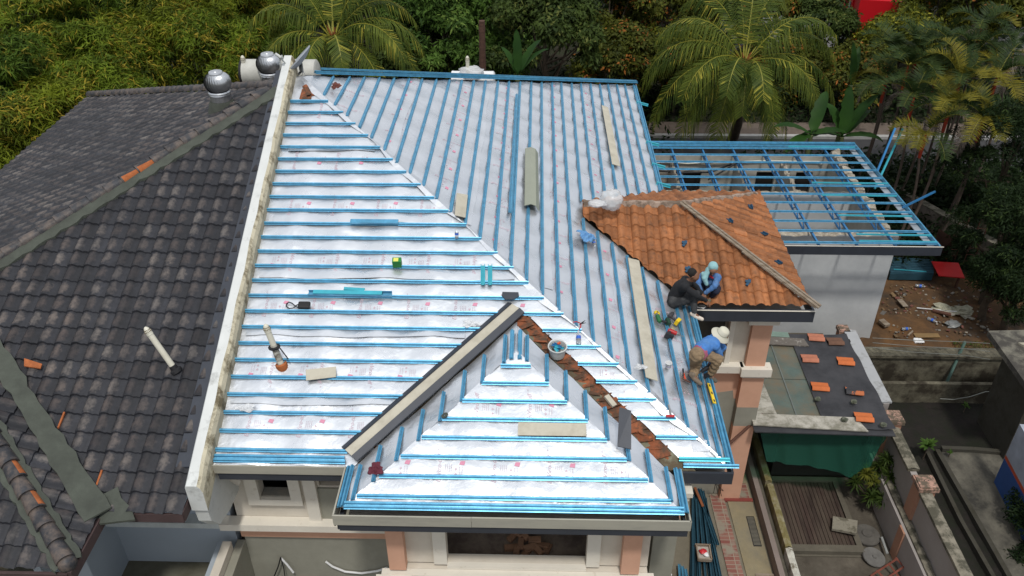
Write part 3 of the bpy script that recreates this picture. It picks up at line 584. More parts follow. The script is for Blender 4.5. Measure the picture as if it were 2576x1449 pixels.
# wing walls
mb = MB()
wall_x(mb, 2.3, 5.05, 4.20, 5.6, 14.6, 14.8, [(3.10, 4.17, 4.33, 5.38)], 0)
mb.box((4.95, 14.8, 0), (5.05, 18.5, 5.6), 0); mb.box((3.0, 18.4, 0), (4.95, 18.5, 5.6), 0)
mb.box((3.0, 14.42, 4.02), (4.58, 14.598, 4.20), 1); mb.box((4.52, 14.33, 4.0), (5.18, 14.598, 4.20), 1); mb.box((4.56, 14.38, 3.93), (5.14, 14.60, 3.998), 1)
mb.box((4.17, 14.53, 4.2), (4.28, 14.598, 5.5), 1); mb.box((3.0, 14.53, 5.38), (4.28, 14.598, 5.5), 1)
mb.box((4.52, 14.42, 5.33), (5.16, 14.598, 5.56), 1); mb.box((5.052, 14.45, 5.36), (5.16, 15.0, 5.56), 1)
tag(mb.build('wing_wall', [CRM, CRM2], house), 'cream wall of the side wing with a dark window')
mb = MB(); mb.box((2.4, 14.62, 3.12), (4.9, 14.79, 4.018), 0); mb.box((2.4, 14.62, 0), (4.9, 14.79, 3.118), 1); mb.slab([(3.2, 14.617, 3.118), (4.55, 14.617, 3.118), (4.5, 14.617, 3.36), (4.1, 14.617, 3.28), (3.6, 14.617, 3.44), (3.2, 14.617, 3.30)], (0, -1, 0), .004, 1); tag(mb.build('wing_base_wall', [PEACH, CEMW], house), 'peach lower wall of the wing with a bare cement patch')
mb = MB(); mb.box((4.62, 14.46, 4.20), (5.04, 14.598, 5.33)); tag(mb.build('pilaster', PEACH, house), 'peach pilaster beside the wing window')
mb = MB(); mb.box((4.60, 14.44, 3.02), (5.08, 14.618, 3.93), 0); mb.box((4.60, 14.44, 2.45), (5.08, 14.618, 3.018), 1); mb.box((4.60, 14.44, 0), (5.08, 14.618, 2.448), 0); tag(mb.build('pilaster', [PEACH, CEMW], house), 'peach pilaster under the wing ledge')
mb = MB()
for a, b, c, d in ((3.10, 3.16, 4.33, 5.38), (4.10, 4.168, 4.33, 5.38), (3.16, 4.10, 5.32, 5.378), (3.16, 4.10, 4.332, 4.38)): mb.box((a, 14.68, c), (b, 14.74, d), 0)
wf = mb.build('window_frame', mat('grey_aluminium_frame', (.2, .18, .16), .5, .5), house)
mb = MB(); mb.box((3.161, 14.70, 4.381), (4.099, 14.71, 5.319)); g_ = mat('dark_glass', (.02, .02, .022), .08, 0, 0, 1, 0, spec=.6); mb.build('pane', g_, wf)
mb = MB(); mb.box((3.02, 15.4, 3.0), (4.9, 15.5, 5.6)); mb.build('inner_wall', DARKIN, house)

# ---- orange wing roof
def tprof(f, roll, base=0.0):
    if f < .60: return base+roll*max(0.0, math.sin(math.pi*f/.60))**0.8
    return base+.006*math.sin(math.pi*max(0, f-.6)/.4)
def tile_slope(name, cp, tf, zf, parent, m, w_=.30, g=.311, roll=.040, st=.030, nu=7, u0=0.0, v0=0.0, jit=.010, off=.045):
    """cp in (u along eave, v up the slope); tf(u, v) -> plan x, y"""
    mb = MB(); uvl = []; umin, umax = min(p[0] for p in cp), max(p[0] for p in cp); vmin, vmax = min(p[1] for p in cp), max(p[1] for p in cp)
    us = sorted({round(u0+(i+f)*w_, 5) for i in range(int((umin-u0)/w_)-1, int((umax-u0)/w_)+2) for f in ([k/nu*.6 for k in range(nu)]+[.62, .8, .985])})
    vs = []
    for k in range(int((vmin-v0)/g)-1, int((vmax-v0)/g)+2): vs += [v0+k*g+.0015, v0+k*g+.012, v0+(k+1)*g-.004]
    rr = {}
    def fn(u, v):
        a, b = (u-u0)/w_, (v-v0)/g; i, k = math.floor(a+1e-6), math.floor(b+1e-6); f = a-i; h = b-k
        if (i, k) not in rr: rr[(i, k)] = random.uniform(-1, 1)
        r = rr[(i, k)]
        z = tprof(f, roll)+st*(1-h)+r*jit*(1-h)-(.014 if f > .975 else 0); x, y = tf(u, v); return (x, y, zf(x, y)+z+off)
    grid_patch(mb, cp, us, vs, fn, lambda u, v: ((u-u0)/w_, (v-v0)/g), uvl)
    return mb.build(name, m, parent, smooth=38, uv=uvl)
z_os = lambda x, y: 6+SL*(y-14.18); z_oe = lambda x, y: 6+SL*(5.58-x); z_on = lambda x, y: 6+SL*(18.98-y)
I2 = lambda u, v: (u, v)
tag(tile_slope('tiled_slope', [(1.06, 16.60), (1.06, 16.26), (3.2, 14.12), (5.62, 14.12), (3.14, 16.60)], I2, z_os, house, OTILE, v0=14.12, roll=.055), 'weathered orange clay tiles on the wing front slope')
tile_slope('tiled_slope', [(14.12, -5.62), (19.03, -5.62), (16.58, -3.16)], lambda u, v: (-v, u), z_oe, house, OTILE, v0=-5.62, nu=4)
tile_slope('tiled_slope', [(-1.06, -16.56), (-3.16, -16.56), (-5.62, -19.04), (-3.25, -19.04), (-1.06, -16.86)], lambda u, v: (-u, -v), z_on, house, OTILE, v0=-19.04, roll=.055)
MORT = mat('pinkish_old_mortar', (.33, .25, .20), .95, 0, .2, 6, .4, 30, stain=(.16, .12, .09), ss=4, sa=.4)
mb = MB()
def ridge_strip(mb, A, B, wd, h, n=24, sd=1, jit=.02):
    A, B = np.array(A, float), np.array(B, float); d = (B-A)/np.linalg.norm(B-A); s = np.cross(d, UP); s /= np.linalg.norm(s); rr = random.Random(sd); prev = None
    for i in range(n+1):
        p = A+(B-A)*i/n; w1, w2 = wd*(1+rr.uniform(-.3, .3)), wd*(1+rr.uniform(-.3, .3)); hh = h+rr.uniform(-jit, jit)
        ring = [p-s*w1-UP*.05, p-s*w1*.5+UP*hh*.8, p+UP*hh, p+s*w2*.5+UP*hh*.8, p+s*w2-UP*.05]
        if prev is not None:
            for k in range(4): mb.face([prev[k], ring[k], ring[k+1], prev[k+1]])
        prev = ring
ridge_strip(mb, (1.08, 16.58, 7.03), (3.2, 16.58, 7.03), .085, .07); ridge_strip(mb, (3.16, 16.58, 7.03), (5.5, 18.9, 6.08), .085, .06, sd=4)
mb.build('ridge_mortar', MORT, house, smooth=50)
mb = MB(); mb.sweep((3.2, 16.50, 7.10), (5.72, 14.0, 6.10), [(-.05, 0), (-.05, .05), (.0, .055), (.0, .03), (.06, .03), (.06, 0)], UP); mb.sweep((4.3, 15.2, 6.62), (5.6, 13.95, 6.08), [(-.09, 0), (-.09, .03), (-.055, .03), (-.055, 0)], UP)
tag(mb.build('hip_board', WOOD, house), 'grey brown boards lying along the wing hip')
mb = MB(); mb.box((3.25, 14.10, 5.66), (5.70, 14.17, 5.93), 0); mb.box((5.66, 14.17, 5.66), (5.70, 19.0, 5.93), 0); mb.box((3.3, 14.085, 5.93), (5.71, 14.115, 5.94), 1)
tag(mb.build('fascia', [GREYM, CRM2], house), 'dark grey gutter board of the wing')
mb = MB(); mb.box((3.2, 14.19, 5.61), (5.6, 18.95, 5.65)); mb.build('ceiling', MATS['soffit_board'], house)
CLIPB = mat('dark_blue_clip', (.02, .07, .13), .5, .2)
for i, (x, y) in enumerate(((1888, 520), (1836, 555), (1958, 660), (1922, 588))):
    p = at_pl(x, y, (SL, 0, 1), 6+SL*5.58+.11); mb = MB(); mb.obox(p, ((1, .3*i, -.4), (-.3*i, 1, 0), (.4, 0, 1)), (.055, .075, .012)); mb.obox(p+[.03, 0, .02], ((1, .3*i, -.4), (-.3*i, 1, 0), (.4, 0, 1)), (.015, .07, .02))
    tag(mb.build('metal_clip', CLIPB, smooth=None), ['small dark blue metal scrap on the wing side slope nearest its far ridge end', 'small dark blue metal scrap just right of the wing ridge corner', 'dark blue metal scrap lowest on the wing side slope near its outer edge', 'dark blue metal scrap halfway down the wing side slope'][i], 'metal scrap', 'blue metal scraps on the orange roof')
for i, (x, y) in enumerate(((1722, 613), (1730, 678), (1882, 711))):
    p = on_os(x, y, .12); mb = MB(); mb.obox(p, ((.6, 1, .4), (1, -.6, 0), (0, -.4, 1)), (.085, .03, .02)); mb.obox(p+[0, .02, .02], ((.2, 1, .4), (1, -.2, 0), (0, -.4, 1)), (.03, .055, .012))
    tag(mb.build('metal_clip', CLIPB), ['black metal scrap in the middle of the orange front slope', 'black metal scrap on the orange tiles just behind the head of the worker in black', 'black metal scrap on the orange tiles right of the kneeling pair of workers'][i], 'metal scrap', 'blue metal scraps on the orange roof')

# ================================================================== party wall parapet
mb = MB(); K = 60
def zt(y): return 5.67+SL*(y-8.85)
sec = []
rp_ = random.Random(2)
for i in range(K+1):
    y = 9.05+(18.25-9.05)*i/K; z = zt(y)+.27; e = .008*math.sin(y*5)+rp_.uniform(-.006, .006); xl = -5.37-.019*(y-9.2)
    sec.append([(xl-.02, y, z-.5), (xl-.02, y, z+.02), (xl, y, z+.05), (xl+.155+e, y, z+.05), (xl+.20+e, y, z+.0), (xl+.235+e*.5, y, z-.10), (xl+.24, y, z-.5)])
for a, b in zip(sec, sec[1:]):
    for k in range(6): mb.face([a[k], a[k+1], b[k+1], b[k]], 0 if k < 3 else 1)
mb.face(sec[0][::-1], 0); mb.face(sec[-1], 1)
para = thing('party_wall', 'white parapet wall with mouldy side running up between the dark tiles and silver foil', 'wall', (-5.4, 13.7, 5.5))
mb.build('coping', [PAR_W, PAR_S], para)
mb = MB()   # curved corbel and fin under the eave
prof = [(9.08, 6.0), (9.08, 5.62), (9.12, 5.2), (9.35, 4.85), (9.8, 4.7), (10.298, 4.66), (10.298, 6.2)]
pr_ = [(-5.62, a, b) for a, b in prof]; mb.slab(pr_, (-1, 0, 0), .0); mb.v = mb.v[:0]; mb.f = []; mb.m = []
b0 = len(mb.v); k = len(prof); mb.v += [(-5.37, a, b) for a, b in prof]+[(-5.16, a, b) for a, b in prof]
mb.f += [tuple(range(k)), tuple(reversed(range(k, 2*k)))]+[(i, k+i, k+(i+1) % k, (i+1) % k) for i in range(k)]; mb.m += [0]*(k+2)
mb.build('corbel', PAR_W, para)
mb = MB(); mb.tube([(-5.26, 10.29, 5.3), (-5.1, 10.1, 5.15), (-5.0, 10.1, 5.08)], .09, 8); mb.build('plaster_lump', CRM, para)

# ================================================================== neighbour's house, dark tiles
nb_ = thing('house', 'neighbouring house with dark weathered concrete tile roofs and blue grey walls', 'house', (-9.5, 13.5, 0))
z_ns = lambda x, y: 5.67+SL*(y-8.85); z_nw = lambda x, y: 5.72+.385*(x+14.5); z_npe = lambda x, y: 5.67+SL*(-6.7-x); z_nps = lambda x, y: 5.67+SL*(y-7.75)
tag(tile_slope('tiled_slope', [(-6.66, 8.80), (-5.42, 8.80), (-5.58, 17.72), (-5.72, 17.66), (-10.8, 12.6)], I2, z_ns, nb_, DTILE, v0=8.80, u0=-5.72), 'front slope of rubbed dark tiles')
tag(tile_slope('tiled_slope', [(-25.7, -14.4), (-10.9, -14.4), (-10.9, -12.5), (-17.66, -5.7), (-18.05, -5.95)], lambda u, v: (v, -u), z_nw, nb_, DTILE, v0=-14.4, nu=4), 'bluish dark tile slope facing the bamboo')
tag(tile_slope('tiled_slope', [(-8.87, 6.68), (-7.73, 6.68), (-11.85, 10.8), (-12.95, 10.8)], lambda u, v: (-v, -u), z_npe, nb_, DTILE, v0=6.68, nu=5), 'narrow tile slope beside the cement valley')
tile_slope('tiled_slope', [(-6.68, 7.73), (-10.8, 11.85), (-10.8, 7.73)], I2, z_nps, nb_, DTILE, v0=7.73)
mb = MB(); mb.face([(-5.5, 18.0, 9.10), (-5.5, 26.4, 5.7), (-14.4, 25.9, 5.7)]); mb.face([(-14.4, 25.9, 5.6), (-5.5, 26.4, 5.6), (-5.5, 18.0, 9.0)]); mb.build('rear_slope', CAPT, nb_)
mb = MB(); mb.slab([(-5.70, 9.5, 6.02), (-5.38, 9.5, 6.04), (-5.55, 18.1, 9.48), (-5.74, 18.1, 9.46)], UP, .05); mb.build('flashing', GREYM, nb_)
def ridge_caps(name, A, B, parent, r=.115, L=.36, seed=1, orange=(), end=None, h=.06, half=False):
    A, B = np.array(A, float), np.array(B, float); D = np.linalg.norm(B-A); d = (B-A)/D; s = np.cross(d, UP); s /= np.linalg.norm(s); u2 = np.cross(s, d); n = int(D/L); mb = MB(); rr = random.Random(seed)
    for i in range(n):
        t0, t1 = i*L, (i+1)*L+.04; dv = rr.uniform(-.008, .008); k = 9; b = len(mb.v); r0, r1 = r*1.10, r*.92
        for (t, rad, lift) in ((t0, r0, .02), (t0+.03, r0, .02), (t1, r1, 0)):
            for q in range(k): an = math.pi*q/(k-1); mb.v.append(tuple(A+d*t+s*(math.cos(an)*rad+dv)+u2*(math.sin(an)*rad+lift+h)))
        for a in range(2):
            for q in range(k-1): mb.f.append((b+a*k+q, b+a*k+q+1, b+(a+1)*k+q+1, b+(a+1)*k+q)); mb.m.append(1 if i in orange and q < 3 and a == 1 else 0)
        mb.f.append(tuple(b+q for q in range(k))); mb.m.append(0)
    if end: mb.ball(A+u2*(h-.02)-d*.02, r*1.12, 12, 0, (1, 1, 1))
    return mb.build(name, [CAPT, TERR], parent, smooth=50)
# direction of sweeps: eave to apex; the mortar lies on the camera side of the long hip
ridge_caps('ridge_tiles', (-12.2, 11.2, z_ns(0, 11.2)), (-5.72, 17.66, z_ns(0, 17.60)), nb_, orange=(16, 17), seed=4)
tag(ridge_caps('ridge_tiles', (-6.78, 7.85, 5.72), (-10.2, 11.27, 7.08), nb_, r=.125, L=.33, orange=(3, 5), seed=8, end=True), 'thick rounded ridge tiles of the small front roof')
ridge_caps('ridge_tiles', (-14.3, 25.7, 5.80), (-5.78, 18.05, 9.06), nb_, seed=5)
mb = MB()
def wavy(mb, A, B, perp, w0, w1, lift, n=60, amp=.05, per=.43, seed=3, t=.03):
    A, B, perp = np.array(A, float), np.array(B, float), np.array(perp, float); D = np.linalg.norm(B-A); rr = random.Random(seed); prev = None
    for i in range(n+1):
        s_ = D*i/n; p = A+(B-A)*i/n+UP*lift; e = w1+amp*abs(math.sin(math.pi*s_/per))*1.3+rr.uniform(-.012, .012)
        a, b, c = p+perp*w0, p+perp*(w0+e)*.5+UP*.012, p+perp*e; g = c-UP*.07
        if prev is not None:
            q = prev; mb.face([q[0], a, b, q[1]]); mb.face([q[1], b, c, q[2]]); mb.face([q[2], c, g, q[3]])
        prev = (a, b, c, g)
wavy(mb, (-12.2, 11.2, z_ns(0, 11.2)), (-5.72, 17.64, z_ns(0, 17.64)), (.707, -.707, -.283), .06, .26, .115)
tag(mb.build('hip_mortar', CEM, nb_, smooth=60), 'grey green cement band along the long hip'); mb = MB()
wavy(mb, (-6.74, 7.80, 5.69), (-10.2, 11.27, 7.08), (.707, .707, -.283), .08, .19, .12, per=.33, seed=5, amp=.03)
wavy(mb, (-6.74, 7.80, 5.69), (-10.2, 11.27, 7.08), (-.707, -.707, -.283), .08, .17, .12, per=.33, seed=6, amp=.03)
tag(mb.build('hip_mortar', CEM, nb_, smooth=60), 'thick cement bands either side of the small hip')
mb = MB()
def band(mb, pts, t=.03):
    for a, b in zip(pts, pts[1:]): mb.slab([a[0], a[1], b[1], b[0]], UP, t)
vs_ = []
rv = random.Random(4)
for i in range(31):
    t = i/30; x, y = -6.68-4.2*t, 8.67+4.2*t; z = z_npe(x, y)+.125; wv_ = .135+.035*abs(math.sin(i*1.35))+rv.uniform(-.02, .02)+(.08*(1-t)**6)
    vs_.append(((x-wv_*.62, y-wv_*.62, z+.03), (x+wv_*.8, y+wv_*.8, z+.03)))
band(mb, vs_); mb.slab([(-6.78, 8.62, 5.66), (-6.45, 8.66, 5.68), (-6.12, 8.70, 5.70), (-6.22, 8.86, 5.78), (-6.42, 9.0, 5.84), (-6.52, 9.16, 5.92), (-6.85, 8.98, 5.83)], UP, .04)
tag(mb.build('valley_mortar', CEM, nb_), 'wide grey green cement valley')
mb = MB(); 
for (x, y, a) in [(-6.72-.311*k, 9.0+.311*k, 0) for k in (0, 1, 4)]: z = z_ns(x, y)+.085; x += .13; mb.slab([(x+.0, y-.14, z-.05), (x+.035, y-.14, z-.04), (x+.05, y+.12, z+.07), (x+.015, y+.12, z+.06)], UP, .03)
mb.slab([(-8.75, 11.12, z_ns(0, 11.12)+.15), (-8.45, 11.08, z_ns(0, 11.08)+.15), (-8.45, 11.16, z_ns(0, 11.16)+.15), (-8.8, 11.26, z_ns(0, 11.26)+.15)], UP, .02)
tag(mb.build('tile_edges', TERR, nb_), 'bare orange clay where dark tiles were cut')
# walls
mb = MB(); mb.box((-9.9, 10.32, 2.6), (-5.46, 10.5, 5.5), 0); mb.box((-9.7, 10.10, 3.83), (-5.61, 10.318, 3.96), 1); mb.box((-7.8, 8.35, 2.6), (-7.68, 10.318, 5.2), 0); mb.box((-9.9, 10.5, 0), (-9.8, 26, 5.5), 0)
mb.box((-7.9, 8.2, 5.35), (-6.9, 10.3, 5.45), 1)
mb.build('front_wall', [BGREY, mat('pale_trim', (.55, .58, .57), .8)], nb_)
mb = MB(); mb.box((-5.72, 7.2, 0), (-5.62, 10.10, 3.46), 0); mb.box((-5.618, 7.2, 0), (-5.46, 10.09, 3.50), 1); mb.build('fin_wall', [BGREY, CRM], nb_)
mb = MB(); mb.box((-9.9, 7.0, 2.45), (-5.73, 10.318, 2.6)); tag(mb.build('porch_slab', mat('stained_porch_slab', (.16, .155, .12), .95, 0, .25, 1.5, .2, 40, stain=(.09, .085, .06), ss=1.5, sa=.5, sw=.3), nb_), 'flat stained concrete porch roof')
mb = MB(); mb.box((-9.9, 7.1, 0), (-9.8, 10.3, 2.44)); mb.box((-7.0, 7.9, 2.61), (-6.85, 8.3, 5.4)); mb.box((-14.0, 9.3, 0), (-9.9, 9.5, 5.5)); mb.box((-14.0, 9.5, 0), (-13.8, 26, 5.5)); mb.box((-13.8, 25.8, 0), (-5.5, 26, 5.6)); mb.build('outer_wall', BGREY, nb_)
mb = MB(); mb.box((-6.72, 7.70, 5.50), (-6.66, 8.80, 5.70)); mb.box((-10.9, 7.68, 5.50), (-6.72, 7.73, 5.68)); mb.box((-6.68, 8.80, 5.52), (-5.42, 8.84, 5.70)); mb.box((-5.44, 8.84, 5.52), (-5.41, 9.3, 5.72)); mb.build('fascia', mat('maroon_fascia', (.07, .045, .045), .7), nb_)

# vent pipes
def vent_pipe(base, top, r, label, root_name='vent_pipe', collar=True, rusty=False):
    base, top = np.array(base, float), np.array(top, float); t = thing(root_name, label, 'vent pipe', tuple(base)); d = top-base; L_ = np.linalg.norm(d); d /= L_
    mb = MB(); mb.lathe(base, [(r, -.1), (r, L_-.12), (r*1.12, L_-.12), (r*1.12, L_-.09)], 16, 0, d); mb.build('pipe', PVCW, t, smooth=40)
    mb = MB(); mb.lathe(base+d*(L_-.09), [(r*1.08, 0), (r*1.15, .02), (r*1.1, .05), (r*.75, .10), (r*.35, .125), (0.001, .13)], 16, 0, d)
    ref = np.cross(d, (1, 0, 0)); ref /= np.linalg.norm(ref); r2 = np.cross(d, ref)
    cp_ = mb.build('cap', PVCW, t, smooth=40); mb = MB()
    for k in range(14):
        a = 2*math.pi*k/14; o_ = ref*math.cos(a)+r2*math.sin(a)
        for hh, rad in ((.035, 1.14), (.065, 1.0)): mb.obox(base+d*(L_-.09+hh)+o_*r*rad, (o_, np.cross(d, o_), d), (.004, r*.13, .010))
    g = mb.build('vent_slots', mat('slot_brown', (.16, .13, .08), .9), cp_)
    if collar: mb = MB(); mb.lathe(base-d*.02, [(r*2.1, -.02), (r*2.0, .03), (r*1.25, .05), (r*1.2, .11), (r*1.02, .12)], 18, 0, d); mb.build('collar', BLK, t, smooth=40)
    if rusty:
        mb = MB(); mb.lathe(base-d*.02, [(r*1.9, -.08), (r*2.0, .04), (r*1.45, .06), (r*1.3, .0)], 18, 0, d); mb.build('clay_collar', TERR, t, smooth=40)
        mb = MB(); mb.lathe(base+d*.10, [(r*1.1, 0), (r*1.13, .12), (r*1.08, .30), (r*1.02, .31)], 18, 0, d); mb.build('taped_joint', mat('dirty_tape', (.42, .41, .36), .6, 0, .3, 12, .2, 40, stain=(.14, .12, .09), ss=10, sa=.35), t, smooth=40)
        mb = MB(); mb.lathe(base+d*.36, [(r*1.05, 0), (r*1.9, -.015), (r*2.0, .012), (r*1.1, .02)], 18, 0, (d[0]+.15, d[1], d[2])); mb.tube([base+d*.36+[.1, -.02, 0], base+d*.30+[.16, -.05, -.04], base+d*.22+[.20, -.06, -.06]], .012, 6); mb.build('rubber_seal', BLK, t, smooth=40)
    return t
vent_pipe((-6.14, 11.14, 6.66), (-6.52, 11.30, 7.42), .052, 'white vent pipe with slotted cap standing on the dark tiled roof')
vent_pipe((-4.35, 11.32, 6.66), (-4.52, 11.42, 7.42), .052, 'white vent pipe with a black rubber ring standing on the silver foil', rusty=True, collar=False)

# turbine ventilators
def turbine(px, py, Y, label, base_z, rad=.29):
    c = at_y(px, py, Y); t = thing('roof_ventilator', label, 'roof ventilator', (c[0], c[1], base_z), 'spinning roof ventilators'); n = 30
    mb = MB(); b = 0
    for k in range(n):      # curved overlapping fins
        a0 = 2*math.pi*k/n; M = 9; idx = len(mb.v)
        for i in range(M+1):
            th = .12+(math.pi-.42)*i/M; rr = math.sin(th)**.75*rad; z = c[2]+math.cos(th)*rad*.80
            tw = a0+.55*(i/M-.5)
            for e, q in ((0, .955), (1, 1.03)): an = tw+e*2*math.pi/n*1.35; mb.v.append((c[0]+rr*q*math.cos(an), c[1]+rr*q*math.sin(an), z))
        for i in range(M): mb.f.append((idx+2*i, idx+2*i+2, idx+2*i+3, idx+2*i+1)); mb.m.append(0)
    hd = mb.build('vane_dome', ALU, t, smooth=180)
    mb = MB(); mb.ball(c, rad*.84, 16, 0, (1, 1, .88)); mb.build('inner_drum', mat('dark_slots', (.12, .125, .13), .4, .6), hd, smooth=180)
    mb = MB(); mb.lathe((c[0], c[1], c[2]+rad*.74), [(rad*.55, 0), (rad*.5, .03), (rad*.3, .042), (rad*.28, .05), (.001, .055)], 24); mb.build('top_cap', ALU, t, smooth=40)
    mb = MB(); z0 = c[2]-rad*.72; mb.lathe((c[0], c[1], z0), [(rad*.80, .03), (rad*.86, 0), (rad*.82, -.02), (rad*.85, -.05), (rad*.80, -.06), (rad*.80, base_z-z0-.1)], 26); mb.build('neck', ALU, t, smooth=40)
    mb = MB(); mb.lathe((c[0], c[1], base_z), [(rad*.83, .10), (rad*.92, .05), (rad*1.05, -.08), (rad*1.25, -.25)], 20); mb.build('cement_collar', CEM, t, smooth=40)
    return t
turbine(547, 207, 18.0, 'silver turbine ventilator standing in front, on the dark tiles left of the long hip', 8.72)
turbine(676, 160, 19.3, 'silver turbine ventilator beside the dish, partly behind the dark ridge', 8.62)
# water heater tanks behind the ridges
def tank(x0, x1, y, z, r, label, m):
    t = thing('water_tank', label, 'water tank', ((x0+x1)/2, y, z-r))
    mb = MB(); mb.lathe((x0, y, z), [(.001, 0), (r*.8, .0), (r, .04), (r, x1-x0-.04), (r*.8, x1-x0), (.001, x1-x0)], 28, 0, (1, 0, 0)); mb.build('drum', m, t, smooth=40)
    mb = MB(); mb.lathe((x0-.012, y, z), [(.001, 0), (r*.99, 0), (r*1.03, .03), (r*1.01, .06)], 28, 0, (1, 0, 0)); mb.build('end_cap', BLK if r > .28 else PLW, t, smooth=40)
    mb = MB()
    for q in (.25, .75): mb.box((x0+(x1-x0)*q-.03, y-.2, z-r-.35), (x0+(x1-x0)*q+.03, y+.2, z-r+.03))
    mb.build('stand', ALU, t); return t
tank(-7.02, -5.2, 19.6, 8.86, .32, 'cream cylindrical solar water tank behind the dark ridge', mat('cream_tank', (.50, .50, .46), .4))
tank(-2.30, -1.12, 22.6, 7.58, .25, 'white cylindrical water tank behind the far edge of the foil roof', PLW)
vent_pipe((-6.93, 19.5, 8.9), (-6.93, 19.5, 9.28), .05, 'short cream vent pipe strapped beside the cream water tank', collar=False)
vent_pipe((-1.85, 22.45, 7.5), (-1.85, 22.45, 8.28), .05, 'white vent pipe rising from behind the foil roof by the white tank', collar=False)

# ================================================================== satellite dish
dsh = thing('satellite_dish', 'grey satellite dish bolted to the top of the white parapet', 'satellite dish', (-5.25, 18.2, 9.2))
dc = at_y(753, 156, 18.3); ax = .93*(-.75*AX_R-.66*AX_D)-.37*AX_F; ax /= np.linalg.norm(ax); mb = MB(); rd = .42
mb.lathe(dc-ax*.0, [(rd, .075), (rd*1.0, .06), (rd*.8, .02), (rd*.5, -.02), (.001, -.045)], 32, 0, ax, 1.0); mb.lathe(dc, [(.001, -.058), (rd*.5, -.033), (rd*.8, .007), (rd*1.01, .05), (rd*1.02, .078), (rd, .075)], 32, 0, ax)
mb.build('reflector', mat('dish_grey', (.40, .43, .47), .45, .1, .06, 4, .03), dsh, smooth=50)
mb = MB(); q0 = at_y(735, 178, 18.15); q1 = at_y(702, 142, 17.9); mb.tube([q0, q1], .016, 8); mb.tube([q1+[-.07, 0, .06], q1+[.03, -.02, -.01], q1+[.08, -.02, .0]], [.03, .035, .045], 10); mb.tube([q1+[0, 0, -.02], q1+[0, 0, -.12]], .008, 6); mb.build('feed_arm', mat('dish_arm', (.5, .52, .5), .5), dsh, smooth=50)
mb = MB(); q2 = at_y(757, 168, 18.45); mb.tube([dc-ax*.06, q2, at_y(757, 180, 18.5), at_y(743, 195, 18.4), at_y(738, 208, 18.3)], .028, 8); mb.obox(q2, (ax, (0, 1, 0), (0, 0, 1)), (.05, .05, .10)); mb.build('bracket', mat('bracket_grey', (.12, .13, .13), .6, .3, stain=(.3, .31, .3), ss=6), dsh, smooth=50)
mb = MB(); mb.tube([at_y(x, y, 18.2) for x, y in ((722, 176), (726, 190), (738, 196), (760, 190), (762, 175), (768, 190), (764, 205), (750, 215), (733, 222))], .008, 6); mb.build('cable', PLW, dsh, smooth=50)

# ================================================================== annex with open roof frame
GZ = -0.45
anx = thing('annex', 'white single storey annex with broken wall tops under an open blue roof frame', 'annex', (7.2, 24.5, GZ))
def broken(mb, x0, y0, x1, y1, th, z0, z1, nx, mi=(0, 1), seed=0, amp=.06):
    """wall from (x0,y0) to (x1,y1) thickness th along nx, ragged top"""
    A, B = np.array([x0, y0, 0.]), np.array([x1, y1, 0.]); L_ = np.linalg.norm(B-A); n = max(4, int(L_/.13)); nv = np.array([*nx, 0.])*th; rr = random.Random(seed); ht = [rr.uniform(-amp, amp)+amp*.6*math.sin(i*.9) for i in range(n+1)]; h2 = [rr.uniform(-amp, amp) for i in range(n+1)]
    for i in range(n):
        p, q = A+(B-A)*i/n, A+(B-A)*(i+1)/n
        f0, f1, g0, g1 = [v+UP*z for v, z in ((p, z1+ht[i]), (q, z1+ht[i+1]), (p+nv, z1+h2[i]), (q+nv, z1+h2[i+1]))]
        mb.face([p+UP*z0, q+UP*z0, f1, f0], mi[0]); mb.face([q+nv+UP*z0, p+nv+UP*z0, g0, g1], mi[0]); mb.face([f0, f1, (f1+g1)/2+UP*.03, (f0+g0)/2+UP*.03], mi[1]); mb.face([(f0+g0)/2+UP*.03, (f1+g1)/2+UP*.03, g1, g0], mi[1])
    mb.face([A+UP*z0, A+UP*(z1+ht[0]), A+nv+UP*(z1+h2[0]), A+nv+UP*z0], mi[1]); mb.face([B+UP*z0, B+nv+UP*z0, B+nv+UP*(z1+h2[-1]), B+UP*(z1+ht[-1])], mi[1])
mb = MB(); broken(mb, 4.2, 21.6, 10.62, 21.6, .20, GZ, 3.30, (0, 1), seed=1, amp=.035); tag(mb.build('front_wall', [WHT, BRK], anx), 'smooth white front wall of the annex')
mb = MB(); broken(mb, 10.62, 21.82, 10.62, 27.6, .26, GZ, 3.20, (-1, 0), seed=2, amp=.07); mb.build('side_wall', [WHTW, BRK], anx)
mb = MB(); wall_x(mb, 4.2, 10.36, GZ, 3.02, 27.55, 27.7, [(5.30, 5.95, 1.55, 2.40), (7.90, 8.55, 1.55, 2.40), (9.30, 9.88, 1.55, 2.40)]); tag(mb.build('rear_wall', WHTW, anx), 'stained rear wall with three small window openings')
mb = MB(); mb.box((4.2, 27.71, 1.4), (10.3, 27.75, 2.6)); mb.build('window_dark', DARKIN, anx)  # near-black sheet stands in for the shade behind the window openings
mb = MB(); broken(mb, 4.2, 24.85, 10.36, 24.85, .18, GZ, 2.95, (0, 1), seed=3, amp=.02); mb.build('middle_wall', [WHT, BRK], anx)
mb = MB()
for x, s_ in ((4.9, 5), (7.2, 6), (8.8, 7)): broken(mb, x, 25.03, x, 27.54, .12, GZ, 2.75, (-1, 0), seed=s_, amp=.12)
mb.build('partition_wall', [WHTW, BRK], anx)
mb = MB(); mb.box((4.2, 21.8, GZ+.02), (10.36, 27.5, GZ+.1)); mb.build('floor', CEMG, anx)
mb = MB(); mb.tube([(4.2, 27.5, 2.80), (6.3, 27.47, 2.78), (8, 27.5, 2.86), (10.0, 27.5, 2.84), (10.1, 27.48, 2.76)], .025, 8)
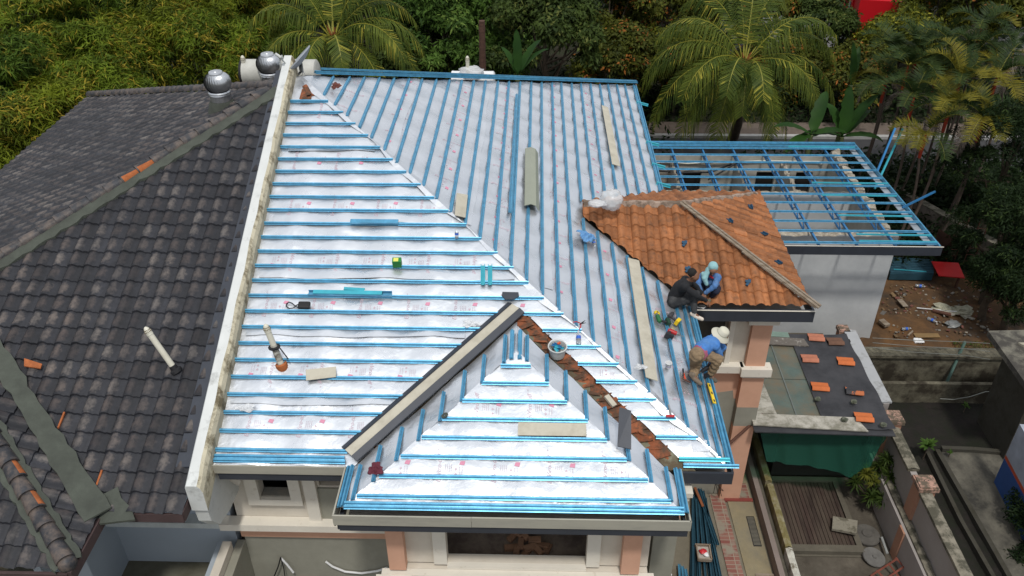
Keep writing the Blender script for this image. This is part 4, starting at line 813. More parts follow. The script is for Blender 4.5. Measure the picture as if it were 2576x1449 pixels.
mb.tube([(4.2, 27.3, 2.86), (4.8, 27.2, 2.9), (5.4, 27.35, 2.80), (6.4, 27.46, 2.84)], .02, 8); mb.build('conduit', PVCW, anx, smooth=50)
mb = MB(); mb.tube([(4.2, 27.25, 2.58), (5.2, 27.2, 2.52), (6.2, 27.2, 2.55), (6.9, 27.3, 2.82)], .035, 8); mb.tube([at_y(2190/1.0*0+1782, 452, 26.2), at_y(1858, 407, 26.8)], .03, 8); mb.build('conduit', BLK, anx, smooth=50)
zr = lambda y: 4.520-.045*y
NR = np.array([0, .045, 1.0])
fr = thing('roof_frame', 'open frame of bright blue steel trusses and purlins over the white annex', 'roof frame', (7.6, 24.4, 3.1))
CH = [(-.022, 0), (.022, 0), (.022, .05), (.014, .05), (.014, .008), (-.014, .008), (-.014, .05), (-.022, .05)]
for i in range(7):
    x = 3.75+1.068*i
    mb = MB(); mb.sweep((x, 20.66, zr(20.66)-.08), (x, 28.08, zr(28.08)-.08), [(-.025, -.03), (.025, -.03), (.025, .045), (-.025, .045)], UP); lo = lambda y: 3.12-.012*(y-21.6)-.0
    mb.sweep((x, 21.62, zr(21.62)-.36), (x, 27.6, zr(27.6)-.20), [(-.022, -.02), (.022, -.02), (.022, .02), (-.022, .02)], UP)
    ys = np.linspace(21.75, 27.4, 17)
    for k in range(16):
        ya, yb = ys[k], ys[k+1]; za = zr(ya)-.10; zb = zr(yb)-.36+.16*(yb-21.62)/5.98
        if k % 2: za, zb = zr(ya)-.36+.16*(ya-21.62)/5.98, zr(yb)-.10
        mb.sweep((x+.012, ya, za), (x+.012, yb, zb), [(-.012, -.018), (.012, -.018), (.012, .018), (-.012, .018)], UP)
    mb.build('truss', BLUE_D, fr)
for k, y in enumerate([28.1, 27.86, 27.62]+[27.01-.6205*i for i in range(10)]+[20.72]):
    x1 = 11.30
    if y > 20: mb = MB(); mb.sweep((3.3, y, zr(y)), (x1, y, zr(y)), [(a*1.35, h*1.2) for a, h in HATP], UP); mb.build('purlin', BLUE, fr)
for (x0, x1, y) in ((8.9, 11.3, 24.72), (8.95, 11.25, 23.8), (9.05, 11.2, 22.4), (9.2, 11.3, 21.2), (9.15, 11.3, 20.80), (8.9, 11.2, 27.75)):
    mb = MB(); mb.sweep((x0, y, zr(y)+.02), (x1, y-.05, zr(y)+.03), HATP, UP); tag(mb.build('purlin', TEAL, fr), 'loose teal purlin laid across the trusses')
mb = MB(); mb.sweep((11.32, 20.58, zr(20.6)-.03), (11.32, 28.15, zr(28.15)-.03), [(-.02, -.10), (.02, -.10), (.02, .05), (-.02, .05)], UP); mb.sweep((11.18, 20.7, zr(20.6)-.12), (11.18, 28.1, zr(28.15)-.12), [(-.10, -.01), (.10, -.01), (.10, .01), (-.10, .01)], UP, 1); mb.build('verge_beam', [BLUE, mat('frame_grey_strip', (.30, .34, .38), .5)], fr)
mb = MB(); mb.box((3.3, 28.12, 3.12), (11.34, 28.15, 3.30)); mb.build('rear_beam', BLUE, fr)
mb = MB(); mb.box((5.75, 20.54, 3.30), (11.40, 20.60, 3.58), 0); mb.box((5.75, 20.535, 3.58), (11.42, 20.56, 3.588), 1); mb.box((11.36, 20.60, 3.30), (11.40, 20.9, 3.56), 0); tag(mb.build('fascia', [GREYM, CRM2], fr), 'dark grey fascia along the front of the blue frame')
# props leaning by the frame
for (a, b, lab) in (((2207, 430, 24.9), (2252, 322, 25.6), 'dark blue steel section standing upright beside the blue frame'), ((2200, 475, 25.4), (2272, 322, 27.2), 'teal steel section leaning behind the dark blue one'), ((2270, 522, 22.9), (2352, 482, 24.0), 'blue steel section sticking out over the palms from the frame edge')):
    A, B = at_y(*a), at_y(*b); mb = MB(); mb.sweep(A, B, [(-.03, -.02), (.03, -.02), (.03, .02), (-.03, .02)], np.array([0, -1, .3])); tag(mb.build('steel_section', TEAL if 'teal' in lab else BLUE_D), lab, 'steel section')

# ================================================================== ground, patio, yard
def gmat(name, *a, **k): return mat(name, *a, **k)
SOIL = mat('dark_soil', (0.030, 0.024, 0.017), 0.95, 0, 0.4, 1.5, 0.6, 12, stain=(0.022, 0.035, 0.010), ss=1.2, sa=0.3, sw=0.3)
mb = MB(); us = [-400, -60, -30, -15, 0, 15, 30, 60, 400]; vs = [-60, 0, 15, 30, 45, 60, 90, 200, 600]
grid_patch(mb, [(-400, -60), (400, -60), (400, 600), (-400, 600)], us, vs, lambda x, y: (x, y, GZ-.02)); tag(mb.build('ground', SOIL), kind='structure')
CONC = mat('patio_concrete', (0.205, 0.185, 0.14), 0.92, 0, 0.16, 1.2, 0.25, 40, stain=(0.13, 0.12, 0.09), ss=1.4, sa=0.35, sw=0.35)
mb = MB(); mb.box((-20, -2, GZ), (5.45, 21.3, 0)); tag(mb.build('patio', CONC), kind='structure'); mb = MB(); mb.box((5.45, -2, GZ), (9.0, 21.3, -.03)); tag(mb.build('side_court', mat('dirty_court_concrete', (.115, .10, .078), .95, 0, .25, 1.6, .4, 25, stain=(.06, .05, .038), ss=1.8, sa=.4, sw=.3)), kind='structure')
mb = MB(); mb.slab([(4.75, 16.7, .03), (5.38, 16.7, .03), (5.4, 10.5, .03), (4.85, 10.5, .03)], UP, .03); tag(mb.build('patio_patch', mat('yellowed_concrete', (0.28, 0.235, 0.14), .92, 0, .2, 1.5, .2, 40, stain=(.20, .18, .13), ss=1.2, sa=.4, sw=.3)), kind='structure')
BRICKM = bpy.data.materials.new('brick_paving'); BRICKM.use_nodes = True; nt = BRICKM.node_tree; p = nt.nodes['Principled BSDF']; bt = nt.nodes.new('ShaderNodeTexBrick'); tc = nt.nodes.new('ShaderNodeTexCoord'); nt.links.new(tc.outputs['Object'], bt.inputs[0])
bt.inputs['Color1'].default_value = (.20, .07, .055, 1); bt.inputs['Color2'].default_value = (.26, .13, .10, 1); bt.inputs['Mortar'].default_value = (.30, .26, .20, 1); bt.inputs['Scale'].default_value = 1; bt.inputs['Brick Width'].default_value = .24; bt.inputs['Row Height'].default_value = .115; bt.inputs['Mortar Size'].default_value = .008; bt.offset = 0
nn = nt.nodes.new('ShaderNodeTexNoise'); nn.inputs['Scale'].default_value = 3; nn.inputs['Detail'].default_value = 8; nt.links.new(tc.outputs['Object'], nn.inputs[0]); mr_ = nt.nodes.new('ShaderNodeMapRange'); mr_.inputs[1].default_value = .48; mr_.inputs[2].default_value = .6; nt.links.new(nn.outputs['Fac'], mr_.inputs[0]); mi_ = nt.nodes.new('ShaderNodeMix'); mi_.data_type = 'RGBA'; nt.links.new(mr_.outputs[0], mi_.inputs['Factor']); nt.links.new(bt.outputs[0], mi_.inputs[6]); mi_.inputs[7].default_value = (.25, .22, .17, 1); nt.links.new(mi_.outputs[2], p.inputs['Base Color']); p.inputs['Roughness'].default_value = .9
mb = MB(); mb.slab([(4.38, 14.6, .035), (4.72, 14.6, .035), (4.78, 10.5, .035), (4.44, 10.5, .035)], UP, .03); mb.slab([(4.72, 14.95, .035), (5.36, 14.95, .035), (5.36, 14.45, .035), (4.72, 14.45, .035)], UP, .03); tag(mb.build('brick_path', BRICKM), kind='structure')
mb = MB(); mb.slab([(4.72, 14.45, .06), (5.40, 14.45, .06), (5.40, 14.36, .06), (4.72, 14.36, .06)], UP, .10); tag(mb.build('step', mat('red_step_paint', (.22, .05, .04), .7, 0, .2, 4), origin=(5, 14.4, 0)), kind='structure')
mb = MB(); mb.box((5.14, 13.02, .0305), (5.33, 13.9, .036), 0)
for k in range(22): mb.box((5.155, 13.05+.038*k, .036), (5.315, 13.07+.038*k, .042), 1)
tag(mb.build('drain_grate', [BLK, mat('grate_grey', (.16, .15, .12), .8)]), 'narrow rusty drain grate set in the patio beside the low wall', 'drain grate')
mb = MB(); mb.slab([(5.02, 12.25, .06), (5.42, 12.25, .06), (5.42, 12.13, .06), (5.0, 12.13, .06)], UP, .03); tag(mb.build('wood_offcut', WOOD), 'short curved wooden offcut lying on the concrete beside the low wall', 'wood offcut')
# low wall with its coping
lw = thing('low_wall', 'low mossy topped wall between the concrete path and the wooden deck', 'wall', (5.6, 14, 0))
mb = MB(); mb.box((5.44, 9.5, 0), (5.56, 17.2, .36), 0); mb.build('curb', mat('pinkish_grey_render', (.22, .18, .16), .9, 0, .12, 1.5, .1, 40), lw)
mb = MB(); mb.box((5.561, 9.5, 0), (5.68, 17.2, .24), 0); mb.build('channel', mat('damp_channel', (.10, .09, .07), .95, 0, .3, 3, .3), lw)
mb = MB(); broken(mb, 5.84, 9.5, 5.84, 12.6, .15, 0, .50, (-1, 0), (0, 0), seed=3, amp=.015); mb.build('whitewashed_end', mat('flaking_whitewash', (.50, .49, .43), .9, 0, .2, 6, .4, 20, stain=(.18, .16, .12), ss=5, sa=.2, sw=.1), lw)
mb = MB(); broken(mb, 5.84, 12.62, 5.84, 14.5, .15, 0, .52, (-1, 0), (0, 0), seed=4, amp=.008); broken(mb, 5.84, 14.6, 5.84, 17.2, .15, 0, .50, (-1, 0), (0, 0), seed=5, amp=.008); mb.build('mossy_coping', mat('moss_stained_coping', (.20, .17, .07), .95, 0, .25, 4, .4, 20, stain=(.28, .25, .17), ss=4, sa=.25, sw=.15), lw)
# deck
dk = thing('wooden_deck', 'dark weathered plank deck framed by a cement kerb', 'deck', (6.7, 14, 0)); PLK = mat('shade_darkened_plank', (.042, .025, .020), .85, 0, .25, 2, .4, 20, stain=(.085, .065, .048), ss=1.4, sa=.3, sw=.3, isl=.4, aniso=(4, .5, 4))  # plank colour lowered to hold the cloud shade over this side
mb = MB(); n = 16
for i in range(n):
    x0 = 6.02+i*1.46/n; mb.box((x0+.006, 13.05, .02), (x0+1.46/n-.006, 15.0, .06+random.uniform(-.004, .004)))
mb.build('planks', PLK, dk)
mb = MB(); mb.box((5.86, 12.85, -.02), (7.62, 13.04, .11)); mb.box((5.86, 13.04, -.02), (6.01, 15.14, .10)); mb.box((6.01, 15.01, -.02), (7.62, 15.14, .11)); mb.box((7.49, 13.04, -.02), (7.62, 15.01, .10)); mb.box((5.86, 12.80, -.03), (7.62, 12.848, -.002)); mb.build('kerb', mat('deck_kerb_cement', (.11, .098, .075), .95, 0, .2, 3, .3, 40), dk)

# lean-to store with old sheets and tiles on its roof
lt = thing('lean_to', 'lean-to roof patched with old boards, green sheets and black felt beside the garden wall', 'lean-to roof', (6.7, 16.2, 0)); LZ = 2.62
zl = lambda x, y: LZ-.02*(x-5.1)-.01*(17.8-y)
def lsheet(mb, pts, t, lift, mi=0): mb.slab([(x, y, zl(x, y)+lift) for x, y in pts], UP, t, mi)
GRS = mat('green_grey_sheet', (.085, .12, .105), .6, 0, .2, 2, .1, 40, stain=(.16, .12, .075), ss=1.6, sa=.2, sw=.3)
FELT = mat('black_felt', (.030, .031, .036), .75, 0, .2, 2, .3, 6, stain=(.05, .05, .055), ss=2, sa=.3, sw=.3)
OLDB = mat('lichened_white_board', (.42, .40, .35), .9, 0, .12, 3, .3, 30, stain=(.20, .19, .15), ss=4, sa=.35, sw=.2)
OLDB2 = mat('heavily_lichened_board', (.36, .34, .31), .9, 0, .2, 4, .4, 30, stain=(.13, .115, .10), ss=9, sa=.75, sw=.12)
mb = MB()
for a, b in ((5.52, 6.06), (6.08, 6.64)):
    for c, d in ((14.62, 15.95), (15.97, 17.5)): lsheet(mb, [(a, c), (b, c), (b, d), (a, d)], .012, 0)
tag(mb.build('glass_sheets', GRS, lt), 'grimy green grey sheet panels')
mb = MB()
for a, b in ((5.06, 5.10), (6.055, 6.085)): lsheet(mb, [(a, 14.6), (b, 14.6), (b, 17.5), (a, 17.5)], .05, .02)
lsheet(mb, [(5.1, 15.94), (8.1, 15.94), (8.1, 15.98), (5.1, 15.98)], .10, -.02); mb.build('glazing_bar', mat('old_bar_grey', (.13, .15, .14), .7), lt)
mb = MB(); us = lin(6.62, 8.2, .08); vs = lin(14.25, 17.75, .08)
grid_patch(mb, [(6.62, 14.3), (8.18, 14.25), (8.1, 17.75), (6.60, 17.72)], us, vs, lambda x, y: (x, y, zl(x, y)+.035+.012*nfun(x*2, y*2, 1)+.05*max(0, (x-7.9)/.2)*(.5+.5*math.sin(y*5))))
lsheet(mb, [(5.0, 14.12), (8.15, 14.12), (8.15, 14.32), (5.0, 14.32)], .03, .0); tag(mb.build('felt_sheet', FELT, lt, smooth=60), 'crumpled black roofing felt')
mb = MB(); lsheet(mb, [(5.0, 14.28), (7.55, 14.18), (7.40, 14.62), (5.0, 14.66)], .03, .06); lsheet(mb, [(5.06, 14.7), (5.62, 14.7), (5.46, 17.0), (5.16, 17.45)], .03, .03); tag(mb.build('old_boards', OLDB, lt), 'pale lichened boards edging the lean-to')
mb = MB(); lsheet(mb, [(5.2, 17.25), (7.0, 17.20), (6.95, 17.5), (5.2, 17.6)], .03, .07); mb.build('old_boards', OLDB2, lt)
mb = MB(); lsheet(mb, [(5.2, 17.62), (6.6, 17.55), (6.6, 17.76), (5.2, 17.85)], .02, .06); mb.build('green_glass_strip', mat('milky_green_glass', (.16, .23, .19), .5, 0, .2, 5), lt)
mb = MB(); mb.box((5.2, 17.6, -.03), (8.2, 17.7, 2.5)); mb.box((8.0, 15.0, -.03), (8.1, 17.6, 2.4)); mb.box((6.0, 15.2, .1), (8.0, 15.3, 2.1)); mb.build('store_wall', DARKIN, lt)  # store walls carry the unlit inside in their colour
for i, (px, py, a, m_, lab) in enumerate(((2052, 852, .1, 0, 'pinkish clay roof tile at the back edge of the lean-to roof'), (2100, 862, 0, 1, 'dark brown roof tile at the back edge of the lean-to roof'), (2036, 905, .05, 0, 'salmon clay tile on the black felt nearest the green sheet, in the upper row'), (2126, 912, .1, 2, 'bright orange ribbed tile near the garden wall in the upper row'), (2062, 976, .1, 2, 'rounded orange tile in the middle of the lean-to felt'), (2148, 986, .15, 3, 'black coated tile with orange edges on the lean-to felt'), (2172, 1053, .1, 2, 'orange tile on the front corner of the lean-to felt'))):
    p = at_z(px, py, LZ-.02); mb = MB(); K = 8; b = 0; ca, sa = math.cos(-a), math.sin(-a)
    for sgn in (0, 1):
        for q in (-.5, .5):
            for k in range(K+1):
                t = k/K; h = .05+(.05*math.sin(math.pi*t/.55) if t < .55 else .012*math.sin(math.pi*(t-.55)/.45)); dx, dy = q*.40, (t-.5)*.30; mb.v.append((p[0]+dx*ca-dy*sa, p[1]+dx*sa+dy*ca, p[2]+h-.016*sgn))
    N_ = K+1
    for k in range(K): mb.f += [(k, N_+k, N_+k+1, k+1), (2*N_+k, 2*N_+k+1, 3*N_+k+1, 3*N_+k), (k, k+1, 2*N_+k+1, 2*N_+k), (N_+k, 3*N_+k, 3*N_+k+1, N_+k+1)]
    mb.f += [(0, 2*N_, 3*N_, N_), (K, N_+K, 3*N_+K, 2*N_+K)]; mb.m = [0]*len(mb.f)
    tag(mb.build('roof_tile', [mat('salmon_tile', (.40, .15, .09), .8, 0, .15, 8), mat('brown_tile', (.13, .065, .04), .8, 0, .2, 8), mat('bright_orange_tile', (.50, .13, .035), .75, 0, .12, 8), mat('black_tile_orange_edge', (.035, .035, .04), .7, 0, .2, 3, stain=(.42, .12, .04), ss=2.2, sa=.25, sw=.02)][m_], smooth=40), lab, 'roof tile', 'loose tiles weighing down the lean-to felt')
for i, (px, py, lab) in enumerate(((2057, 1004, 'mossy stone lump below the rounded orange tile on the felt'), (2148, 1011, 'mossy stone lump below the black coated tile on the felt'), (2124, 1055, 'mossy stone left of the orange tile on the front corner'), (2222, 1068, 'dark round stone at the felt corner by the garden pillar'))):
    p = at_z(px, py, LZ+.05); mb = MB(); mb.ball(p, .075, 7, 0, (1.1, .9, .7), .35); tag(mb.build('stone', mat('mossy_stone', (.07, .08, .055), .95, 0, .3, 10, .5, 20, stain=(.17, .17, .14), ss=8, sa=.3)), lab, 'stone', 'stones weighing down the felt')
# green netting
mb = MB(); KU, KV = 46, 14; top = [at_z(1905, 1052, 2.50), at_z(2230, 1083, 2.42)]
ntm = bpy.data.materials.new('green_shade_net'); ntm.use_nodes = True; q = ntm.node_tree; q.nodes.clear(); o_ = q.nodes.new('ShaderNodeOutputMaterial'); d_ = q.nodes.new('ShaderNodeBsdfPrincipled'); d_.inputs['Base Color'].default_value = (.006, .078, .050, 1); d_.inputs['Roughness'].default_value = .7; t_ = q.nodes.new('ShaderNodeBsdfTransparent'); t_.inputs[0].default_value = (.25, .75, .5, 1); mm_ = q.nodes.new('ShaderNodeMixShader'); mm_.inputs[0].default_value = .60; q.links.new(t_.outputs[0], mm_.inputs[1]); q.links.new(d_.outputs[0], mm_.inputs[2]); q.links.new(mm_.outputs[0], o_.inputs[0])
bot = [at_z(1928, 1160, 1.45), at_z(1990, 1168, 1.4), at_z(2070, 1178, 1.3), at_z(2140, 1200, 1.05), at_z(2190, 1170, 1.4), at_z(2228, 1100, 2.2)]
def lerpn(pts, t): f = t*(len(pts)-1); i = min(int(f), len(pts)-2); return pts[i]+(pts[i+1]-pts[i])*(f-i)
for j in range(KV+1):
    for i in range(KU+1):
        u, v = i/KU, j/KV; a = top[0]+(top[1]-top[0])*u-UP*(.22*math.sin(math.pi*u)**.8*.6); b = lerpn(bot, u); p = a+(b-a)*v; p = p+np.array([0, -1, 0])*(.02*math.sin(u*31+v*2)+.012*math.sin(u*60+v*5))*(.3+v); mb.v.append(tuple(p))
for j in range(KV):
    for i in range(KU): a = j*(KU+1)+i; mb.f.append((a, a+1, a+KU+2, a+KU+1)); mb.m.append(0)
tag(mb.build('shade_netting', ntm, smooth=180), 'sagging green shade netting hung from the front edge of the lean-to', 'netting')
mb = MB(); A, B = at_z(1915, 1045, 2.6), at_z(1832, 1118, 2.2); mb.tube([A+(A-B)*.05, A, B], .035, 8); tag(mb.build('rusty_pole', BRN, smooth=50), 'dark rusty pole poking out past the netting corner by the peach column', 'pole')
mb = MB(); mb.tube([at_z(x, y, z) for x, y, z in ((1858, 1030, 2.6), (1852, 1050, 2.55), (1838, 1065, 2.3), (1833, 1120, 1.6), (1825, 1200, .5))], .022, 8); mb.tube([at_z(x, y, z) for x, y, z in ((1868, 1032, 2.6), (1862, 1055, 2.5), (1846, 1075, 2.2), (1840, 1130, 1.5))], .018, 8); tag(mb.build('white_pipe', PVCW, smooth=50), 'bent white plastic pipes running down beside the peach column', 'pipe')

# garden wall with capped pillars
CAPM = mat('lichened_pink_cap', (.42, .25, .19), .9, 0, .2, 5, .4, 25, stain=(.11, .085, .06), ss=7, sa=.5, sw=.12)
CPM = mat('mould_streaked_coping', (.30, .27, .21), .95, 0, .25, 4, .3, 30, stain=(.075, .07, .05), ss=4, sa=.55, sw=.2)
GWM = mat('grubby_pale_wall', (.33, .305, .29), .9, 0, .08, 1.5, .1, 40, stain=(.30, .27, .25), ss=1.2, sa=.35, sw=.3)
gw = thing('garden_wall', 'pale garden wall with black mouldy coping and peach pillars', 'wall', (8.6, 14, GZ))
ZW = 1.85
mb = MB(); mb.box((8.52, 9.0, GZ), (8.66, 15.3, ZW-.06)); mb.box((8.46, 15.6, GZ), (8.60, 18.6, ZW+.30)); mb.box((8.28, 9.0, GZ), (8.50, 15.2, .9)); mb.build('wall_panel', GWM, gw)
mb = MB(); broken(mb, 8.72, 9.0, 8.72, 13.3, .26, ZW-.06, ZW+.02, (-1, 0), (0, 0), seed=8, amp=.008); broken(mb, 8.72, 13.75, 8.72, 15.4, .26, ZW-.06, ZW+.02, (-1, 0), (0, 0), seed=9, amp=.008); broken(mb, 8.50, 9.0, 8.50, 15.2, .16, .9, .96, (-1, 0), (0, 0), seed=11, amp=.02); mb.build('coping', CPM, gw)
mb = MB(); mb.box((8.34, 15.62, ZW+.30), (8.66, 18.5, ZW+.35)); tag(mb.build('grey_coping', mat('light_grey_coping', (.36, .37, .38), .85, 0, .1, 2, .1, 40, stain=(.20, .20, .19), ss=2, sa=.15), gw), 'smooth light grey stretch of coping')
for (px, py, zc, sz, lab) in ((2248, 1047, 2.08, .21, 'lichened square cap of the middle pillar'), (2330, 1213, 2.0, .22, 'lichened square cap of the nearest pillar'), (2122, 826, 2.2, .15, 'small cap of the far pillar')):
    c = at_z(px, py, zc); mb = MB(); s_ = sz*.8
    mb.box((c[0]-s_, c[1]-s_, GZ), (c[0]+s_, c[1]+s_, zc-.10)); pl = mb.build('pillar', mat('faded_peach_pillar', (.42, .215, .14), .88, 0, .1, 2, .1, 40, stain=(.34, .2, .14), ss=2, sa=.3, sw=.3), gw)
    mb = MB(); mb.box((c[0]-sz, c[1]-sz, zc-.10), (c[0]+sz, c[1]+sz, zc)); mb.slab([(c[0]-sz*.86, c[1]-sz*.86, zc+.03), (c[0]+sz*.86, c[1]-sz*.86, zc+.03), (c[0]+sz*.86, c[1]+sz*.86, zc+.03), (c[0]-sz*.86, c[1]+sz*.86, zc+.03)], UP, .029)
    cp_ = mb.build('cap', CAPM, pl); tag(cp_, lab)
    if sz > .2: mb = MB(); mb.lathe((c[0]-.04, c[1]+.02, zc+.031), [(.014, 0), (.014, .002), (.001, .002)], 8); mb.lathe((c[0]+.05, c[1]+.02, zc+.031), [(.014, 0), (.014, .002), (.001, .002)], 8); mb.build('bolt_holes', BLK, cp_)
for (c0, c1) in ((13.0, 12.75),): mb = MB(); mb.box((8.24, 12.72, -.05), (8.279, 12.98, .9)); tag(mb.build('pilaster', MATS['faded_peach_pillar'], gw), 'peach strip on the lower garden wall')
mb = MB()   # drain and covers
c = at_z(2180, 1345, .05); mb.lathe((c[0], c[1], -.03), [(.30, .0), (.31, .08), (.29, .11), (.12, .12), (.11, .15), (.001, .155)], 28); tag(mb.build('concrete_disc', mat('dark_concrete_disc', (.095, .088, .078), .9, 0, .25, 4, .3, 30), smooth=30), 'large round dark concrete cover lying beside the deck', 'drain cover', 'round covers by the deck')
c = at_z(2200, 1398, .1); mb = MB(); mb.lathe((c[0], c[1], .05), [(.25, -.03), (.26, 0), (.25, .02), (.20, .015), (.05, .02), (.04, .05), (.001, .05)], 28, 0, (.15, -.1, 1)); tag(mb.build('pan_lid', mat('grey_pan_lid', (.17, .165, .155), .6, .3, .2, 6, .2, 40), smooth=30), 'round grey metal pan lid with a small knob nearest the garden wall', 'pan lid')
p = at_z(2125, 1322, .2); mb = MB(); mb.obox(p, ((1, -.35, .12), (.35, 1, 0), (-.12, 0, 1)), (.27, .20, .035)); tag(mb.build('concrete_slab', mat('patchy_concrete_slab', (.26, .24, .19), .95, 0, .25, 5, .4, 20, stain=(.12, .11, .08), ss=5, sa=.3)), 'square pale concrete slab tilted on the corner of the deck', 'concrete slab')
mb = MB(); mb.tube([at_z(2218, 1352, .15), at_z(2232, 1392, .15)], .03, 10); tag(mb.build('pipe_offcut', mat('grey_pipe', (.3, .31, .3), .5)), 'short grey pipe offcut beside the round metal lid', 'pipe offcut')
fm = thing('iron_rack', 'rusty red iron rack leaning at the foot of the garden wall', 'rack', tuple(at_z(2235, 1430, -.03)))
mb = MB()
for a, b in (((2190, 1449, .1), (2258, 1405, .25)), ((2208, 1470, .1), (2275, 1425, .25)), ((2205, 1435, .15), (2240, 1470, .1)), ((2235, 1418, .2), (2272, 1465, .1)), ((2253, 1403, .25), (2290, 1445, .15))): mb.tube([at_z(*a), at_z(*b)], .022, 5)
mb.build('bars', mat('rust_red_paint', (.20, .06, .04), .8, 0, .3, 6), fm)

# blue sections stacked on the patio
rp = random.Random(21); k_ = 0
PILE = [((1722+7*i)/1.0, 1262+rp.uniform(-20, 20)+i*4, 1748+8.5*i, 1560) for i in range(5)]
def chan(A, B, m_, lab, grp='blue roofing sections stacked on the patio', r=.028):
    mb = MB(); mb.sweep(A, B, [(-r, 0), (r, 0), (r, .045), (r-.006, .045), (r-.006, .006), (-r+.006, .006), (-r+.006, .045), (-r, .045)], UP)
    return tag(mb.build('steel_section', m_), lab, 'steel section', grp)
DKS = mat('dark_shaded_section', (.035, .105, .155), .4, .4, .2, 3, .05); LBL = 'blue steel roofing section with shade in its colour in the stack on the patio beside the bay'  # darker copy of the blue steel, shade painted into its colour
def pile_line(xa, ya, xb, yb, z, m_): A, B = at_z(xa, ya, z), at_z(xb, yb, z); chan(A, B, m_, LBL)
for i in range(15):
    t = i/14; pile_line(1742+34*t+rp.uniform(-4, 4), 1235+20*t+rp.uniform(-8, 14), 1735+85*t+rp.uniform(-5, 5), 1500+rp.uniform(0, 25), .04+.05*(i % 3), DKS)
for a in ((1752, 1225, 1800, 1370), (1758, 1222, 1806, 1372), (1768, 1235, 1782, 1300)): pile_line(*a, .16, DKS)
for i, a in enumerate(((1708, 1420, 1712, 1480), (1716, 1425, 1722, 1480), (1724, 1432, 1732, 1480))): A, B = at_z(a[0], a[1], .15), at_z(a[2], a[3], .15); chan(A, B, BLUE, ('leftmost', 'middle', 'rightmost')[i]+' of three short bright blue sections nearest the bay column', 'bright blue sections near the patio stack')
mb = MB(); A, B = at_z(1748, 1228, .2), at_z(1768, 1275, .2); mb.sweep(A, B, [(-.03, 0), (.03, 0), (.03, .03), (-.03, .03)], UP); tag(mb.build('wood_strip', mat('orange_brown_wood', (.22, .075, .03), .8)), 'orange brown wooden strip on top of the stacked blue sections', 'wood strip')
cr = thing('wooden_tray', 'shallow wooden tray with a red bag standing on the stacked blue sections', 'tray', tuple(at_z(1772, 1405, .2))); c = WL[cr.name]; mb = MB()
xa, ya_ = np.array([1, -.03, 0]), np.array([.03, 1, 0]); w2, d2 = .145, .20; P_ = lambda a, b, z: c+xa*a+ya_*b+UP*z+np.array([0, .12, 0])
for a, b, ha, hb in ((-w2, 0, .015, d2), (w2, 0, .015, d2), (0, -d2, w2, .015), (0, d2, w2+.03, .015)): mb.obox(P_(a, b, .05), (xa, ya_, UP), (ha, hb, .045))
mb.build('frame', WOOD, cr); mb = MB(); mb.obox(P_(0, 0, .02), (xa, ya_, UP), (w2-.015, d2-.015, .01)); mb.build('base', mat('pale_tray_base', (.40, .37, .33), .8), cr)
mb = MB(); mb.ball(P_(-.02, .02, .07), .085, 9, 0, (1, .8, .5), .5); mb.ball(P_(.04, -.05, .06), .07, 8, 1, (1, .9, .4), .5); tag(mb.build('plastic_bag', [mat('red_bag', (.55, .03, .04), .4), PLW], smooth=60), 'small crumpled red and white plastic bag lying in the wooden tray', 'plastic bag')
mb = MB()
for a, b in (((1795, 1210), (1820, 1235)), ((1800, 1215), (1795, 1240)), ((1806, 1208), (1815, 1248)), ((1798, 1205), (1806, 1240))): mb.tube([at_z(*a, .9), at_z(*b, .3)], .008, 5)
tag(mb.build('wires', BLK), 'loose bunch of bare wires hanging by the foot of the peach column', 'wires')
mb = MB(); mb.tube([at_z(x, y, 1.9) for x, y in ((1643, 1420), (1652, 1434), (1668, 1444), (1690, 1446))], .022, 8); tag(mb.build('conduit_stub', PLW, smooth=50), 'curved white conduit stub sticking out below the bay', 'conduit')
mb = MB(); mb.tube([at_y(x, y, 10.2) for x, y in ((1288, 1412+0), (1310, 1420), (1340, 1430), (1370, 1440))][:1]+[at_y(*q, 10.2) for q in ((1284, 1417),)], .01, 6)
mb = MB(); mb.tube([at_y(x, y, 10.25) for x, y in ((820, 1408+5), (836, 1425), (868, 1438), (910, 1442), (950, 1436), (975, 1428))], .022, 8); tag(mb.build('conduit_cable', PLW, smooth=50), 'white corrugated conduit sagging across the bare grey wall', 'conduit')
mb = MB(); mb.tube([at_y(x, y, 10.22) for x, y in ((707, 1404), (722, 1420), (738, 1440))], .022, 8); mb.tube([at_y(x, y, 10.2) for x, y in ((706, 1402), (700, 1425), (690, 1449), (680, 1475))], .014, 6, 1); mb.tube([at_y(x, y, 10.2) for x, y in ((706, 1402), (714, 1430), (718, 1460))], .010, 6, 1); tag(mb.build('hanging_wires', [PLW, BLK], smooth=50), 'white conduit and dark wires dangling from a hole in the grey wall', 'wires')

# ---- rubble yard
DIRT = mat('orange_clay_dirt', (0.15, 0.075, 0.028), 0.97, 0, 0.4, 1.6, 0.9, 9, stain=(0.045, 0.032, 0.022), ss=.7, sa=0.42, sw=0.28)
mb = MB(); us = lin(9.6, 17.5, .16); vs = lin(20.0, 25.6, .16)
grid_patch(mb, [(9.6, 20.0), (16.5, 20.0), (17.3, 25.5), (10.2, 25.5)], us, vs, lambda x, y: (x, y, GZ+.03+.16*max(0, nfun(x*.9, y*1.1, 1)+.5)*math.exp(-((x-12.2)**2/6+(y-22.4)**2/4))+.03*nfun(x*4, y*4, 2)))
tag(mb.build('dirt', DIRT, smooth=180), kind='structure')
mb = MB(); mb.slab([(8.7, 19.9, GZ+.02), (11.1, 19.9, GZ+.02), (10.55, 21.6, GZ+.02), (8.7, 21.6, GZ+.02)], UP, .05); tag(mb.build('yard_path', mat('yard_concrete', (.15, .145, .12), .95, 0, .2, 1.5, .3, 30)), kind='structure')
G_ = GZ+.08
